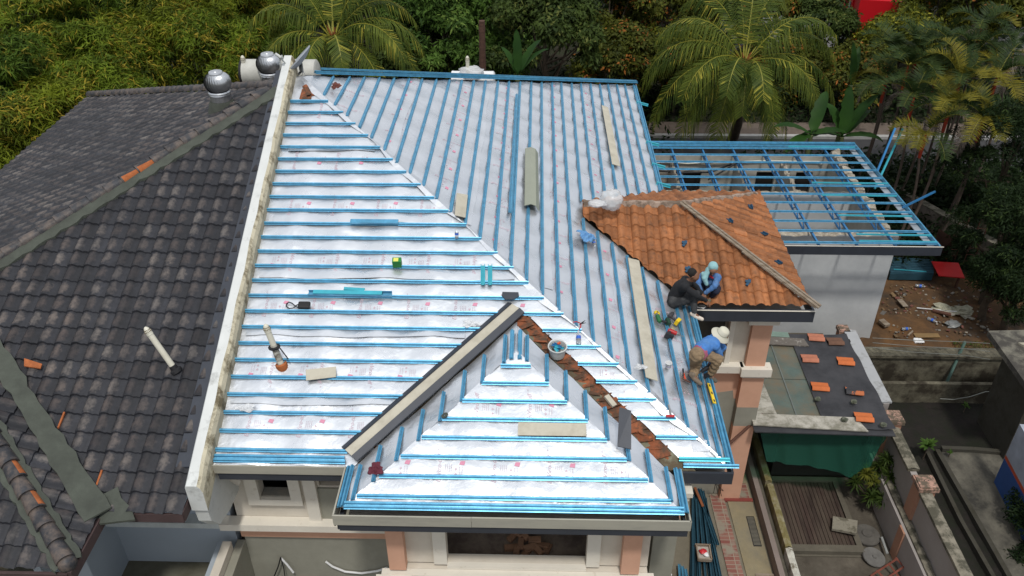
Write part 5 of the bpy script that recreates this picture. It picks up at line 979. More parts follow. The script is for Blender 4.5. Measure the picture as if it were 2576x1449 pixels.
rubb = [mat('rubble_brick', (.16, .065, .05), .9, 0, .3, 6), mat('rubble_plaster', (.30, .28, .24), .9, 0, .3, 6), mat('rubble_wood', (.17, .11, .055), .9, 0, .3, 6), mat('rubble_grey', (.12, .11, .10), .9, 0, .3, 6)]
rr = random.Random(31)
mb = MB()
for i in range(300):
    px, py = rr.uniform(2215, 2500), rr.uniform(712, 850)
    if px < 2240 and py > 800: continue
    c = at_z(px, py, G_+.04); s_ = rr.uniform(.008, .034)*(1 if rr.random() < .85 else 1.8); a = rr.uniform(0, 3.14); mb.obox(c, ((math.cos(a), math.sin(a), rr.uniform(-.4, .4)), (-math.sin(a), math.cos(a), 0), (0, rr.uniform(-.3, .3), 1)), (s_*1.5, s_, s_*.35), rr.choice((0, 0, 1, 1, 2, 2, 3, 3)))
tag(mb.build('rubble', rubb), 'scattered chips of plaster, brick and paper over the clay yard', 'rubble', kind='stuff')
def plank(a, b, w_, t_, m_, name, lab, cat, z=G_+.08, grp=None):
    A, B = at_z(*a, z), at_z(*b, z); mb = MB(); mb.sweep(A, B, [(-w_, 0), (w_, 0), (w_, t_), (-w_, t_)], UP); return tag(mb.build(name, m_), lab, cat, grp)
plank((2262, 754), (2278, 768+4), .09, .03, WOOD, 'wood_board', 'short brown board lying on dark soil left of the white rod', 'board', grp='boards in the rubble yard')
plank((2300, 845*0+846-1), (2362, 848-3), .10, .03, mat('tan_board', (.22, .14, .06), .85), 'wood_board', 'tan board lying flat in the middle of the clay', 'board', grp='boards in the rubble yard')
plank((2284, 870-25), (2318, 813), .025, .03, WOOD, 'stick', 'thin grey stick crossing the clay beside the tan board', 'stick')
plank((2306, 775), (2412, 785), .014, .02, PLW, 'white_rod', 'long white rod lying across the rubble', 'rod')
plank((2345, 782), (2392, 793), .06, .05, BRN, 'wood_beam', 'dark reddish beam under the white rod', 'beam')
plank((2215, 838*0+808), (2232, 822), .10, .08, WOOD, 'wood_block', 'brownish block near the annex corner at the edge of the clay', 'block')
def bottle(c, d, lab, L_=.22, r=.035, grp='water bottles', lbl=(.03, .12, .55)):
    d = np.array(d, float); d /= np.linalg.norm(d); t = thing('water_bottle', lab, 'water bottle', tuple(c), grp)
    mb = MB(); mb.lathe(c, [(.001, 0), (r*.9, .005), (r, .02), (r, L_*.45), (r*.94, L_*.48), (r, L_*.52), (r, L_*.70), (r*.4, L_*.90), (r*.38, L_*.95), (.001, L_*.95)], 14, 0, d); mb.build('body', mat('clear_plastic', (.80, .84, .88), .12, 0, 0, 1, 0, trans=.75, spec=.5), t, smooth=50)
    mb = MB(); mb.lathe(np.array(c)+d*L_*.40, [(r*1.03, 0), (r*1.03, L_*.22)], 14, 0, d); mb.build('label', mat('blue_bottle_label', lbl, .4), t, smooth=50)
    mb = MB(); mb.lathe(np.array(c)+d*L_*.93, [(r*.42, 0), (r*.42, .018), (.001, .018)], 10, 0, d); mb.build('cap', mat('white_cap', (.7, .72, .75), .4), t, smooth=50); return t
bottle(at_z(2268, 834-6, G_+.1), (1, .1, .05), 'empty water bottle lying on the clay by the thin stick', .30, .05)
bottle(at_z(2333, 800, G_+.1), (.7, -.7, 0), 'empty water bottle with blue label above the tan board', .32, .055)
bottle(at_z(2302, 722-4, G_+.1), (1, -.2, 0), 'water bottle in the dark soil below the dark blue sheets', .32, .055)
def crumple(px, py, z, r, m_, name, lab, cat, sc=(1, .8, .35), grp=None, j=.9):
    mb = MB(); mb.ball(at_z(px, py, z), r, 8, 0, sc, j, rr); return tag(mb.build(name, m_), lab, cat, grp)
RAG = mat('dirty_white_rag', (.34, .33, .25), .9, 0, .3, 8, .5, 20); crumple(2372, 776, G_+.05, .28, RAG, 'rag', 'crumpled dirty white cloth at the middle of the white rod', 'cloth', grp='dirty cloths in the rubble yard'); crumple(2418, 782, G_+.05, .36, RAG, 'rag', 'larger crumpled dirty cloth at the right end of the white rod', 'cloth', grp='dirty cloths in the rubble yard')
crumple(2395, 815, G_+.05, .22, mat('torn_grey_plastic', (.20, .21, .21), .4), 'plastic_sheet', 'torn grey plastic sheet near the right of the clay', 'plastic sheet'); crumple(2310, 858, G_+.02, .16, PLW, 'paper', 'white torn paper in the middle front of the clay', 'paper')
crumple(2352, 1388*0+870*0+848*0+841, G_, .07, mat('magenta_plastic', (.5, .02, .1), .5), 'red_scrap', 'tiny bright red scrap in the rubble', 'scrap') if False else None
# blue sheets, red board, rusty frames behind
sheets = thing('roof_sheets', 'pile of dark blue ribbed metal sheets on the ground beside the annex', 'metal sheets', tuple(at_z(2265, 680, GZ)))
mb = MB(); A, B, C_, D_ = at_z(2230, 648, GZ+.35), at_z(2345, 654, GZ+.35), at_z(2348, 690, GZ+.35), at_z(2240, 688, GZ+.35); mb.slab([A, B, C_, D_][::-1], UP, .25)
for k in range(9): t = (k+.5)/9; a, b = A+(D_-A)*t+UP*.02, B+(C_-B)*t+UP*.02; mb.sweep(a, b, [(-.03, 0), (.03, 0), (.02, .03), (-.02, .03)], UP)
mb.build('sheets', mat('dusty_dark_blue', (.03, .085, .12), .5, .2, .25, 2, .1), sheets)
plank((2248, 690-12), (2330, 684), .02, .02, TEAL, 'steel_section', 'pale blue section lying on the dark blue sheets', 'steel section', z=GZ+.40)
rb = thing('red_board', 'bright red board propped in the yard at the edge of the dark trees', 'board', tuple(at_z(2380, 690, GZ))); zz = GZ+.55; A, B, C_, D_ = at_z(2343, 657, zz), at_z(2411, 661, zz), at_z(2427, 699, zz), at_z(2362, 693, zz)
mb = MB(); mb.slab([A, B, C_, D_][::-1], UP, .03); mb.build('panel', mat('red_board_paint', (.55, .018, .02), .5, 0, .08, 2), rb); mb = MB(); [mb.box((q[0]-.03, q[1]-.03, GZ), (q[0]+.03, q[1]+.03, zz-.04)) for q in ((A+C_)/2*.3+A*.7, (A+C_)/2*.3+C_*.7)]; mb.build('leg', BRN, rb)
# low walls, chain link fence and post
fw = thing('boundary_wall', 'stained boundary wall carrying wires behind the garden wall', 'wall', (12, 19.3, GZ))
mb = MB(); mb.box((8.75, 19.35, GZ), (18.0, 19.62, .62)); mb.box((8.72, 19.28, .62), (18.0, 19.70, .70)); mb.box((8.7, 18.60, GZ), (18, 18.72, .25), 0); mb.build('wall_panel', mat('mossy_stained_wall', (.19, .175, .125), .95, 0, .3, 2, .3, 20, stain=(.035, .028, .018), ss=1.6, sa=.55, sw=.25), fw)
pst = thing('fence_post', 'leaning green steel fence post in the dark side lane', 'fence post', tuple(at_z(2362, 1005, GZ))); mb = MB(); A = at_z(2362, 1005, GZ+.0); B = at_z(2428, 858, 1.0); mb.sweep(A, B, [(-.045, 0), (.045, 0), (.045, .012), (-.03, .012), (-.03, .05), (-.045, .05)], np.array([0, -1, .3])); mb.build('post', mat('faded_green_paint', (.07, .13, .11), .7, 0, .2, 4), pst)
mb = MB(); 
for z1, o_ in ((1.0, 0), (.8, .1), (.55, .2)): mb.tube([at_y(x, y, 19.2) for x, y in ((2195, 850+o_*120), (2300, 856+o_*150), (2428, 860+o_*170), (2490, 864+o_*200))], .009, 5)
mb.tube([at_z(x, y, .2) for x, y in ((2365, 1003), (2400, 1005), (2440, 998), (2480, 985), (2520, 985), (2576, 990))], .012, 5)
tag(mb.build('fence_wire', mat('galvanised_wire', (.22, .23, .21), .5, .5)), 'thin wires strung along the boundary wall to the leaning green post', 'wire')
mm2 = MB()
for i in range(58):
    x = 8.9+i*.155; 
    for s_ in (-1, 1): mm2.tube([(x, 19.27, .70), (x+s_*.38, 19.26, 1.02)], .0035, 3, cap=False)
mm2.tube([(8.8, 19.26, 1.02), (17.8, 19.26, 1.02)], .006, 4)
mm2.build('chain_link', mat('dull_wire', (.11, .115, .10), .6, .4), fw)
lane = MB(); grid_patch(lane, [(9.3, 8.0), (18, 8.0), (18, 19.2), (8.8, 19.2)], lin(8.8, 18, .25), lin(8, 19.2, .25), lambda x, y: (x, y, GZ+.01+.03*nfun(x*2, y*2, 3))); tag(lane.build('lane_soil', mat('dark_shaded_soil', (.013, .010, .0085), .95, 0, .4, 3, .6, 14, stain=(.008, .010, .004), ss=1.1, sa=.35, sw=.2), smooth=180), kind='structure')  # dark earth, coloured darker still for the cloud shade on the lane
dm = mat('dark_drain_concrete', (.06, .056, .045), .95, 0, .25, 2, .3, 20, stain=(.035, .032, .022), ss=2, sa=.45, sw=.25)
def rail(pts, w_, h_, name, kind=None, m_=dm, z=GZ):
    mb = MB(); P_ = [at_z(x, y, z+h_) for x, y in pts]
    for a, b in zip(P_, P_[1:]): mb.sweep(a, b, [(-w_, -h_), (w_, -h_), (w_, 0), (-w_, 0)], UP)
    o = mb.build(name, m_); return tag(o, kind=kind) if kind else o
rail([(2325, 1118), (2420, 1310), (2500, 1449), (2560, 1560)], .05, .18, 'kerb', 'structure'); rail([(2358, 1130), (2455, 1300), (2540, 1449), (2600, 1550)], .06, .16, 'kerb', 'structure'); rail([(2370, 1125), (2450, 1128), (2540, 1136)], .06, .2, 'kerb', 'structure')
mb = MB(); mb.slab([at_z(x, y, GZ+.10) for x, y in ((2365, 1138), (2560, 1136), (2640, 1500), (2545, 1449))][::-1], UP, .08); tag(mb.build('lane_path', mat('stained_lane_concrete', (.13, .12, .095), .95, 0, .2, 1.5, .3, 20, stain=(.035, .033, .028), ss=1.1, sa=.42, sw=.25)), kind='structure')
# neighbouring slab roof and blue wall at the right edge
ns = thing('shed', 'grey concrete slab roof of the next shed cut by the right edge', 'shed', (12.6, 17, GZ)); zz = 2.6
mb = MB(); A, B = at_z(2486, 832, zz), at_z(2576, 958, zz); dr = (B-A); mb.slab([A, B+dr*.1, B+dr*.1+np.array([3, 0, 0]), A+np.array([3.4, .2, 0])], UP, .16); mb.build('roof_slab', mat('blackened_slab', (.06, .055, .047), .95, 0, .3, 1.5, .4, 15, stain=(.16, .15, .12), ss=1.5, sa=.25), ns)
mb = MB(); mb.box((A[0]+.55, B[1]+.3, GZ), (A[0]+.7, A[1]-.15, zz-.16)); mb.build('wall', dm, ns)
mb = MB(); mb.slab([A+np.array([.5, -.55, .05]), A+np.array([2.5, -.55, .05]), A+np.array([2.5, -.95, .05]), A+np.array([.8, -.95, .05])], UP, .05); mb.build('gravel_patch', mat('pale_mortar_patch', (.30, .28, .22), .95, 0, .3, 6, .5), ns)
bw = thing('painted_wall', 'blue painted wall with an orange stripe and pale top at the right edge', 'wall', (12.4, 14, GZ))
A, B = at_z(2500, 1212, GZ+.1), at_z(2576, 1365, GZ+.1); A[2] = B[2] = GZ; d = B-A; A2 = A-d*.0; B2 = B+d*.6; q = at_y(2576, 1085, 15.6)
def pw(z0, z1, m_, nm, o=0.0):
    mb = MB(); n_ = np.array([-d[1], d[0], 0]); n_ = n_/np.linalg.norm(n_); 
    if n_[0] < 0: n_ = -n_
    Au, Bu = A2-d*0.0, B2; E_ = np.array([0, 0, 1.]); nn2 = n_
    mb.face([Au+E_*z0+nn2*o, Bu+E_*z0+nn2*o, Bu+E_*z1+nn2*o, Au+E_*z1+nn2*o]); mb.face([Au+E_*z0+nn2*.15, Au+E_*z1+nn2*.15, Bu+E_*z1+nn2*.15, Bu+E_*z0+nn2*.15]); mb.face([Au+E_*z0+nn2*o, Au+E_*z1+nn2*o, Au+E_*z1+nn2*.15, Au+E_*z0+nn2*.15]); mb.face([Au+E_*z1+nn2*o, Bu+E_*z1+nn2*o, Bu+E_*z1+nn2*.15, Au+E_*z1+nn2*.15])
    return mb.build(nm, m_, bw)
pw(0, .95, mat('deep_blue_paint', (.025, .075, .24), .6, 0, .1, 2), 'blue_band'); pw(.95, 1.06, mat('orange_red_stripe', (.42, .07, .03), .6), 'orange_stripe'); pw(1.06, 2.1, mat('pale_lilac_paint', (.33, .36, .42), .7), 'pale_band')
# bricks inside the bay
rb_ = random.Random(12)
BRM = mat('dusty_brown_brick', (.27, .155, .095), .9, 0, .25, 5, .3, 30)
wh = ['leaning against the others at the back', 'standing on end', 'lying across the heap', 'lying flat at the front', 'tipped on its long side', 'resting at the right end', 'lowest at the left end', 'wedged under the top one', 'topmost', 'half hidden behind']
for i, (x, y, z, a) in enumerate(((1290, 1350, 0, .9), (1302, 1340, .07, -.7), (1318, 1345, .06, -.9), (1310, 1368, .05, 1.5), (1345, 1358, .05, 0), (1285, 1378, .0, .1), (1300, 1382, .05, 1.5), (1332, 1378, .04, .5), (1352, 1384, 0, -.8), (1378, 1380, .0, 1.2), (1325, 1390, .0, 1.0), (1366, 1372, .02, -.3))):
    c = at_z(x, y, 3.94+z); mb = MB(); ca, sa = math.cos(a), math.sin(a); mb.obox(c, ((ca, sa, rb_.uniform(-.25, .25)), (-sa, ca, rb_.uniform(-.2, .2)), (0, 0, 1)), (.11, .05, .035)); tag(mb.build('brick', BRM), 'dusty brown brick in the loose heap inside the wide bay opening', 'brick', 'heap of bricks in the bay room')

# ================================================================== vegetation
BAM = leaf_mat('bamboo_leaf', (0.014, 0.034, 0.004), (0.175, 0.245, 0.020), tip=(0.32, 0.25, 0.03), tipamt=0.10)
BAM2 = leaf_mat('bamboo_leaf_deep', (0.012, 0.032, 0.005), (0.125, 0.205, 0.022), tip=(0.25, 0.22, 0.03), tipamt=0.07)
BAM3 = leaf_mat('bamboo_leaf_yellow', (0.022, 0.040, 0.004), (0.20, 0.245, 0.018), tip=(0.34, 0.26, 0.03), tipamt=0.10)
BRD = leaf_mat('broad_leaf', (0.018, 0.045, 0.008), (0.095, 0.175, 0.030), tip=(0.16, 0.24, 0.05), tipamt=0.05)
BRD2 = leaf_mat('olive_leaf', (0.020, 0.036, 0.010), (0.070, 0.105, 0.022), tip=(0.14, 0.16, 0.04), tipamt=0.05)
CRO = leaf_mat('copper_tipped_leaf', (0.020, 0.032, 0.007), (0.115, 0.125, 0.015), tip=(0.36, 0.13, 0.03), tipamt=0.035)
YEL = leaf_mat('yellow_green_leaf', (0.020, 0.035, 0.006), (0.16, 0.175, 0.015), tip=(0.30, 0.28, 0.03), tipamt=0.10)
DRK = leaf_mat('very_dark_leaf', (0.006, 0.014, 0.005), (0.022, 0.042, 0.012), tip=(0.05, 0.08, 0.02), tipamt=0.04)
COC = leaf_mat('coconut_leaflet', (0.035, 0.065, 0.012), (0.150, 0.185, 0.028), tip=(0.36, 0.33, 0.05), tipamt=0.05, rough=.4)
SWG = leaf_mat('dark_palm_leaflet', (0.012, 0.030, 0.010), (0.055, 0.085, 0.020), rough=.4)
SWY = leaf_mat('yellow_palm_leaflet', (0.05, 0.065, 0.012), (0.24, 0.20, 0.02), rough=.4)
SWD = leaf_mat('dead_palm_leaflet', (0.13, 0.10, 0.08), (0.34, 0.29, 0.25), rough=.8)
BAN = leaf_mat('banana_blade', (0.010, 0.032, 0.008), (0.032, 0.085, 0.014), rough=.4)
BARK = mat('grey_brown_bark', (0.09, 0.07, 0.05), .95, 0, .3, 5, .6, 20)
RACH = mat('yellow_green_rachis', (0.27, 0.26, 0.04), .5, 0, .15, 3, 0)
def unit(a): return a/(np.linalg.norm(a, axis=-1, keepdims=True)+1e-9)
def leaf_quads(rng, P, N, Ln, Wd, droop, jit):
    n = len(P); t = unit(np.cross(N, rng.normal(size=(n, 3)))); d = unit(t+N*.35+rng.normal(size=(n, 3))*jit+np.array([0, 0, -droop])); s = unit(np.cross(d, unit(N+rng.normal(size=(n, 3))*.5)))
    L_ = (Ln*rng.uniform(.6, 1.25, n))[:, None]; W_ = (Wd*rng.uniform(.7, 1.2, n))[:, None]; m_ = P+d*L_*.45
    return np.stack([P, m_+s*W_*.5, P+d*L_+np.array([0, 0, -.12])*L_, m_-s*W_*.5], 1)
def crown_pts(rng, c, rad, ncl, per, cr, flat=.8):
    c, rad = np.array(c), np.array(rad); th = unit(rng.normal(size=(ncl, 3))); th[:, 2] = np.where(th[:, 2] < -.35, -th[:, 2], th[:, 2]); q = rng.uniform(.45, 1.0, ncl)[:, None]**.6
    cc = c+th*rad*q; P, N = [], []
    for k in range(ncl):
        n = int(per*rng.uniform(.6, 1.4)); v = unit(rng.normal(size=(n, 3))); v[:, 2] = np.abs(v[:, 2])*np.where(rng.random(n) < .82, 1, -1); r = cr*rng.uniform(.6, 1.35)*rng.uniform(.55, 1.05, n)[:, None]
        P.append(cc[k]+v*r*np.array([1, 1, flat])); N.append(unit(v+np.array([0, 0, .35])+th[k]*.3))
    return np.concatenate(P), np.concatenate(N), cc
def tree(name, px, py, Y, rad, m_, label, seed, ncl=46, per=330, cr=.75, Ln=.26, Wd=.085, droop=.35, jit=.5, group=None, cat='tree', stems=1, tr=.16):
    c = at_y(px, py, Y); rng = np.random.default_rng(seed); t = thing(name, label, cat, (c[0], c[1], GZ), group)
    P, N, cc = crown_pts(rng, c, rad, ncl, per, cr)
    fast_mesh('crown', leaf_quads(rng, P, N, Ln, Wd, droop, jit), 4, m_, t)
    for s_ in range(stems):
        mb = MB(); o = np.array([rng.uniform(-.8, .8)*(stems > 1), rng.uniform(-.8, .8)*(stems > 1), 0]); b = np.array([c[0], c[1], GZ-.05])+o; top = np.array([c[0], c[1], c[2]-rad[2]*.1])+o*2.2
        mid = (b+top)/2+rng.normal(size=3)*.15; mb.tube([b, mid, top, top+np.array([0, 0, rad[2]*.5])], [tr, tr*.8, tr*.55, tr*.15], 8)
        if stems == 1:
            for k in range(9): q = cc[rng.integers(len(cc))]; s0 = mid+(top-mid)*rng.uniform(.2, 1); mb.tube([s0, (s0+q)/2+np.array([0, 0, -.2]), q], [tr*.4, tr*.25, tr*.08], 5)
        mb.build('culm' if stems > 1 else 'trunk', BARK if stems == 1 else mat('bamboo_culm', (.12, .14, .03), .5), t, smooth=50)
    return t
for i, (px, py, Y, r_, lab) in enumerate(((70, 90, 34, (3.6, 3, 3.0), 'yellow green bamboo clump filling the top left corner'), (300, 60, 37, (3.6, 3, 3.0), 'bamboo clump at the top edge, second from the left corner'), (520, 60, 36, (3.0, 2.6, 2.8), 'bright yellow green bamboo clump near the top, left of the coconut palm'), (15, 300, 27, (2.6, 2.6, 2.6), 'darker bamboo clump at the left edge just above the dark tile eave'), (190, 230, 31, (3.0, 2.6, 2.6), 'bamboo clump in the middle of the left grove above the sloping eave'), (400, 190, 33, (3.2, 2.6, 2.6), 'lush bamboo clump rising behind the corner of the dark roof'), (560, 190, 33, (2.4, 2.2, 2.3), 'bamboo clump behind the front turbine ventilator'), (640, 110, 38, (2.4, 2.2, 2.5), 'bamboo clump behind the water tank, rightmost of the grove'), (120, 350, 26.5, (1.9, 2.0, 2.0), 'low bright bamboo tuft hanging over the left eave'), (255, 265, 28.5, (1.5, 1.6, 1.5), 'small bright bamboo tuft beside the far corner of the dark roof'))):
    tree('bamboo_clump', px, py, Y, r_, (BAM, BAM2, BAM3, BAM2, BAM, BAM3, BAM, BAM2, BAM3, BAM)[i], lab, 100+i, ncl=int(13*r_[0]), per=700, cr=.66, Ln=.34, Wd=.045, droop=.25, jit=.35, group='bamboo grove on the left', cat='bamboo', stems=4, tr=.06)
TL = [(700, 10, 44, (3.4, 3, 3.2), BRD, 'dark leafy tree at the top edge left of the first coconut palm'), (985, 40, 41, (3.2, 3, 3.2), BRD2, 'dense olive tree behind the right fronds of the left coconut palm'), (1120, 110, 37, (3.0, 2.6, 2.9), BRD, 'deep green tree just left of the bare palm trunk'), (1300, 35, 43, (3.4, 3, 3.2), BRD, 'bright leafed tree right of the bare palm trunk at the top'), (1370, 120, 34.5, (2.3, 2.2, 2.5), BRD2, 'rounded glossy tree bulging out behind the foil roof and banana leaves'), (1240, 175, 36, (1.8, 1.8, 1.8), BRD, 'low leafy bush behind the white tank'), (1030, 190, 36, (1.8, 1.8, 1.6), BRD2, 'low dark bush under the drooping coconut frond'),
      (1530, 70, 41, (2.8, 2.6, 3.2), CRO, 'copper tipped tree right of the rounded glossy tree'), (1680, 40, 45, (3.4, 2.8, 3.2), CRO, 'copper tipped tree at the top edge left of the big coconut palm'), (1580, 175, 38, (2.2, 2.0, 2.2), CRO, 'orange flecked bushy tree just behind the far right foil corner'), (1700, 190, 40, (2.4, 2.0, 2.6), YEL, 'yellow tipped tree behind the left fronds of the big coconut palm'), (1975, 20, 46, (2.6, 2.6, 3.0), CRO, 'dark tree behind the right fronds of the big coconut palm'), (2052, 110, 44, (1.8, 2.0, 2.6), BRD2, 'dark tree directly left of the red truck'), (2262, 125, 41, (2.0, 2.0, 1.7), YEL, 'bright yellow green tree in front of the red truck'), (2385, 30, 46, (2.8, 2.6, 2.8), YEL, 'yellow green tree at the top edge right of the red truck'), (2480, 20, 44, (3.2, 2.6, 3.0), CRO, 'dark tree in the top right corner'), (2150, 200, 39, (1.7, 1.8, 1.5), CRO, 'dark bush below the red truck'),
      (1950, 210, 42, (2.6, 2.0, 2.0), CRO, 'shaded bush behind the big coconut palm crown')]
for i, (px, py, Y, r_, m_, lab) in enumerate(TL): tree('leafy_tree', px, py, Y, r_, m_, lab, 200+i, ncl=int(17*r_[0]), per=360, cr=.62, Ln=.27 if m_ is not CRO else .22, Wd=.10, group='leafy trees behind the houses')
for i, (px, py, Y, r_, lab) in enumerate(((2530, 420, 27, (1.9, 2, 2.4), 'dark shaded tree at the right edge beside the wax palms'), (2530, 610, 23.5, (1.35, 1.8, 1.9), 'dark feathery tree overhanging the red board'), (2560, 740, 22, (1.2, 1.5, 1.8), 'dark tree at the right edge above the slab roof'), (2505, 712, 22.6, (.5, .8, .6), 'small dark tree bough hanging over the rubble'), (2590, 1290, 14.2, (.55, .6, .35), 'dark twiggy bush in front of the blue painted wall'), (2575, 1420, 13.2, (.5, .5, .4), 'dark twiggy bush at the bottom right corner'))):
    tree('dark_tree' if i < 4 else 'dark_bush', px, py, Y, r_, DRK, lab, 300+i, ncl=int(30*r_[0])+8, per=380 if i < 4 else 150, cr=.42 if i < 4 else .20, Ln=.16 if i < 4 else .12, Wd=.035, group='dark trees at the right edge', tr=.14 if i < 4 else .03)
# dark far wood filling the top of the view
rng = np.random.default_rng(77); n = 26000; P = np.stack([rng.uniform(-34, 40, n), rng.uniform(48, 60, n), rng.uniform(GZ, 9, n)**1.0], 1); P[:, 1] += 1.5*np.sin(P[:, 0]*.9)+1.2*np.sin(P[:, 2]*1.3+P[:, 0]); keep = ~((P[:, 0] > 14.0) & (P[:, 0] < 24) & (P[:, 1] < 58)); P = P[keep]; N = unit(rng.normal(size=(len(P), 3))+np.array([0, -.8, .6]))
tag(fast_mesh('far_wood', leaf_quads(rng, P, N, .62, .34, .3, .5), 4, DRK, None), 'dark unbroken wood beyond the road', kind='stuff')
n = 16000; P = np.stack([rng.uniform(-24, 6, n), rng.uniform(27.5, 46, n), GZ+rng.uniform(0, 1, n)**2*1.3], 1); N = unit(rng.normal(size=(n, 3))*.5+UP)
P2 = np.stack([rng.uniform(11.5, 20, 9000), rng.uniform(25.2, 33, 9000), GZ+rng.uniform(0, 1, 9000)**2*.9], 1); P3 = np.stack([rng.uniform(3, 30, 12000), rng.uniform(38.2, 43, 12000), GZ+rng.uniform(0, 1, 12000)**1.5*1.8], 1); P4 = np.stack([rng.uniform(8.5, 24, 14000), rng.uniform(29.2, 32.8, 14000), GZ+rng.uniform(0, 1, 14000)**1.3*1.5], 1); P = np.concatenate([P, P2, P3, P4]); N = np.concatenate([N, unit(rng.normal(size=(35000, 3))*.5+UP)])
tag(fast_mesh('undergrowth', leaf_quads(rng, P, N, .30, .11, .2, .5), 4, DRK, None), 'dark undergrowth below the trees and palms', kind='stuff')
P = np.stack([rng.uniform(13.0, 16.2, 2600), rng.uniform(20.1, 21.3, 2600), GZ+.06+rng.uniform(0, .12, 2600)], 1); tag(fast_mesh('grass', leaf_quads(rng, P, unit(rng.normal(size=(2600, 3))*.3+UP), .09, .03, -.6, .5), 4, BRD2, None), 'patch of short green weeds at the edge of the rubble', kind='stuff')

def frond_mesh(rng, base, az, el, L_, m_, parent, nl=58, ll=.85, lw=.035, droop=1.0, hang=.8, vv=.2, rach=.022, curl=1.0, name='frond'):
    pts = [np.array(base, float)]; d = np.array([math.cos(az)*math.cos(el), math.sin(az)*math.cos(el), math.sin(el)]); K = 12
    for k in range(K): d = unit(d+np.array([0, 0, -.19*curl*(.35+1.3*k/K)])); pts.append(pts[-1]+d*L_/K)
    pts = np.array(pts); Q = []
    for sd in (-1, 1):
        t = np.linspace(.14, 1, nl)+rng.uniform(-.004, .004, nl); t = np.clip(t, 0, 1); f = t*K; i = np.minimum(f.astype(int), K-1); p = pts[i]+(pts[i+1]-pts[i])*(f-i)[:, None]; tg = unit(pts[i+1]-pts[i])
        side = unit(np.cross(tg, UP))*sd; nrm = np.cross(side*sd, tg)
        ln = ll*np.sin(np.clip(.22+t*2.6, 0, math.pi))**.6*rng.uniform(.85, 1.1, nl); d1 = unit(side*(1.0)+tg*.55+nrm*vv+rng.normal(size=(nl, 3))*.06-UP*hang*.25); d2 = unit(d1*.7-UP*hang*rng.uniform(.7, 1.2, nl)[:, None]+rng.normal(size=(nl, 3))*.05)
        a = p; b = p+d1*(ln*.45)[:, None]; c = b+d2*(ln*.55)[:, None]; w_ = tg*lw*.5
        Q.append(np.stack([a-w_*.6, a+w_*.6, b+w_, b-w_], 1)); Q.append(np.stack([b-w_, b+w_, c+w_*.12, c-w_*.12], 1))
    Q = np.concatenate(Q); mi = np.zeros(len(Q)); R_ = []
    s = unit(np.cross(pts[1]-pts[0], UP)); 
    for k in range(K):
        w0, w1 = rach*(1.3-k/K), rach*(1.3-(k+1)/K); R_.append([pts[k]-s*w0, pts[k]+s*w0, pts[k+1]+s*w1, pts[k+1]-s*w1]); R_.append([pts[k]-UP*w0, pts[k]+UP*w0, pts[k+1]+UP*w1, pts[k+1]-UP*w1])
    Q = np.concatenate([Q, np.array(R_)]); mi = np.concatenate([mi, np.ones(len(R_))])
    return fast_mesh(name, Q, 4, [m_, RACH], parent, mi)
def coconut(px, py, Y, label, spec, L_, seed, base_px=None):
    c = at_y(px, py, Y); rng = np.random.default_rng(seed); b = np.array([c[0], c[1]+.1, GZ]) if base_px is None else at_z(*base_px, GZ); t = thing('coconut_palm', label, 'palm', tuple(b))
    mb = MB(); K = 14; pts = [b+(c-b)*(k/K)+np.array([.12*math.sin(k*.4), 0, 0]) for k in range(K+1)]; mb.tube(pts, [.24-.008*k+.015*(k % 2) for k in range(K+1)], 10); mb.build('trunk', BARK, t, smooth=50)
    mb = MB()
    for k in range(26): a = rng.uniform(0, 6.28); e = rng.uniform(-.2, 1.2); mb.tube([c, c+np.array([math.cos(a)*math.cos(e), math.sin(a)*math.cos(e), math.sin(e)])*rng.uniform(.25, .55)], [.05, .012], 5)
    mb.build('flower_stalks', mat('orange_brown_fibre', (.22, .075, .02), .9, 0, .4, 6), t)
    for k in range(7): a = rng.uniform(0, 6.28); mb = MB(); mb.ball(c+np.array([math.cos(a)*.3, math.sin(a)*.3, rng.uniform(-.3, .0)]), .12, 8, 0, (1, 1, 1.2)); mb.build('coconut', mat('green_coconut', (.12, .14, .02), .5), t, smooth=180)
    for (az, el, q) in spec: frond_mesh(rng, c+np.array([math.cos(az)*.12, math.sin(az)*.12, .1]), az, el, L_*q, COC, t, nl=70, ll=1.15*L_/4, lw=.040, hang=1.5, curl=1.15)
    return t
D_ = math.radians
coconut(838, 98, 30, 'coconut palm standing left of centre behind the roof ridge and satellite dish', [(D_(a), D_(e), q) for a, e, q in ((178, 55, 1), (200, 30, .9), (5, 40, 1.05), (-12, 22, 1.15), (20, 55, 1), (-38, 10, .9), (215, 12, .8), (90, 75, 1), (120, 60, 1), (60, 60, 1), (150, 42, 1), (-70, 35, .6), (35, 30, 1), (250, 30, .6), (160, 70, 1), (10, 72, 1), (100, 45, 1), (-25, 42, 1))], 3.6, 5)
coconut(1873, 160, 33, 'large coconut palm right of centre behind the annex with a bushy crown', [(D_(a), D_(e), q) for a, e, q in ((182, 42, 1.1), (170, 60, 1), (195, 18, 1.1), (205, -5, .95), (215, 35, .9), (150, 50, 1), (130, 68, 1), (100, 72, 1.05), (80, 80, 1), (60, 66, 1), (35, 55, 1), (15, 45, 1.1), (0, 25, 1.1), (-12, 8, 1.0), (-30, 28, .9), (-58, -10, .75), (232, -30, .75), (262, 5, .6), (-82, 35, .65), (-45, -35, .8), (165, 28, 1.1), (5, 62, 1), (245, 40, .7), (-20, -25, .9), (190, -28, .85))], 4.3, 6, (1842, 352))
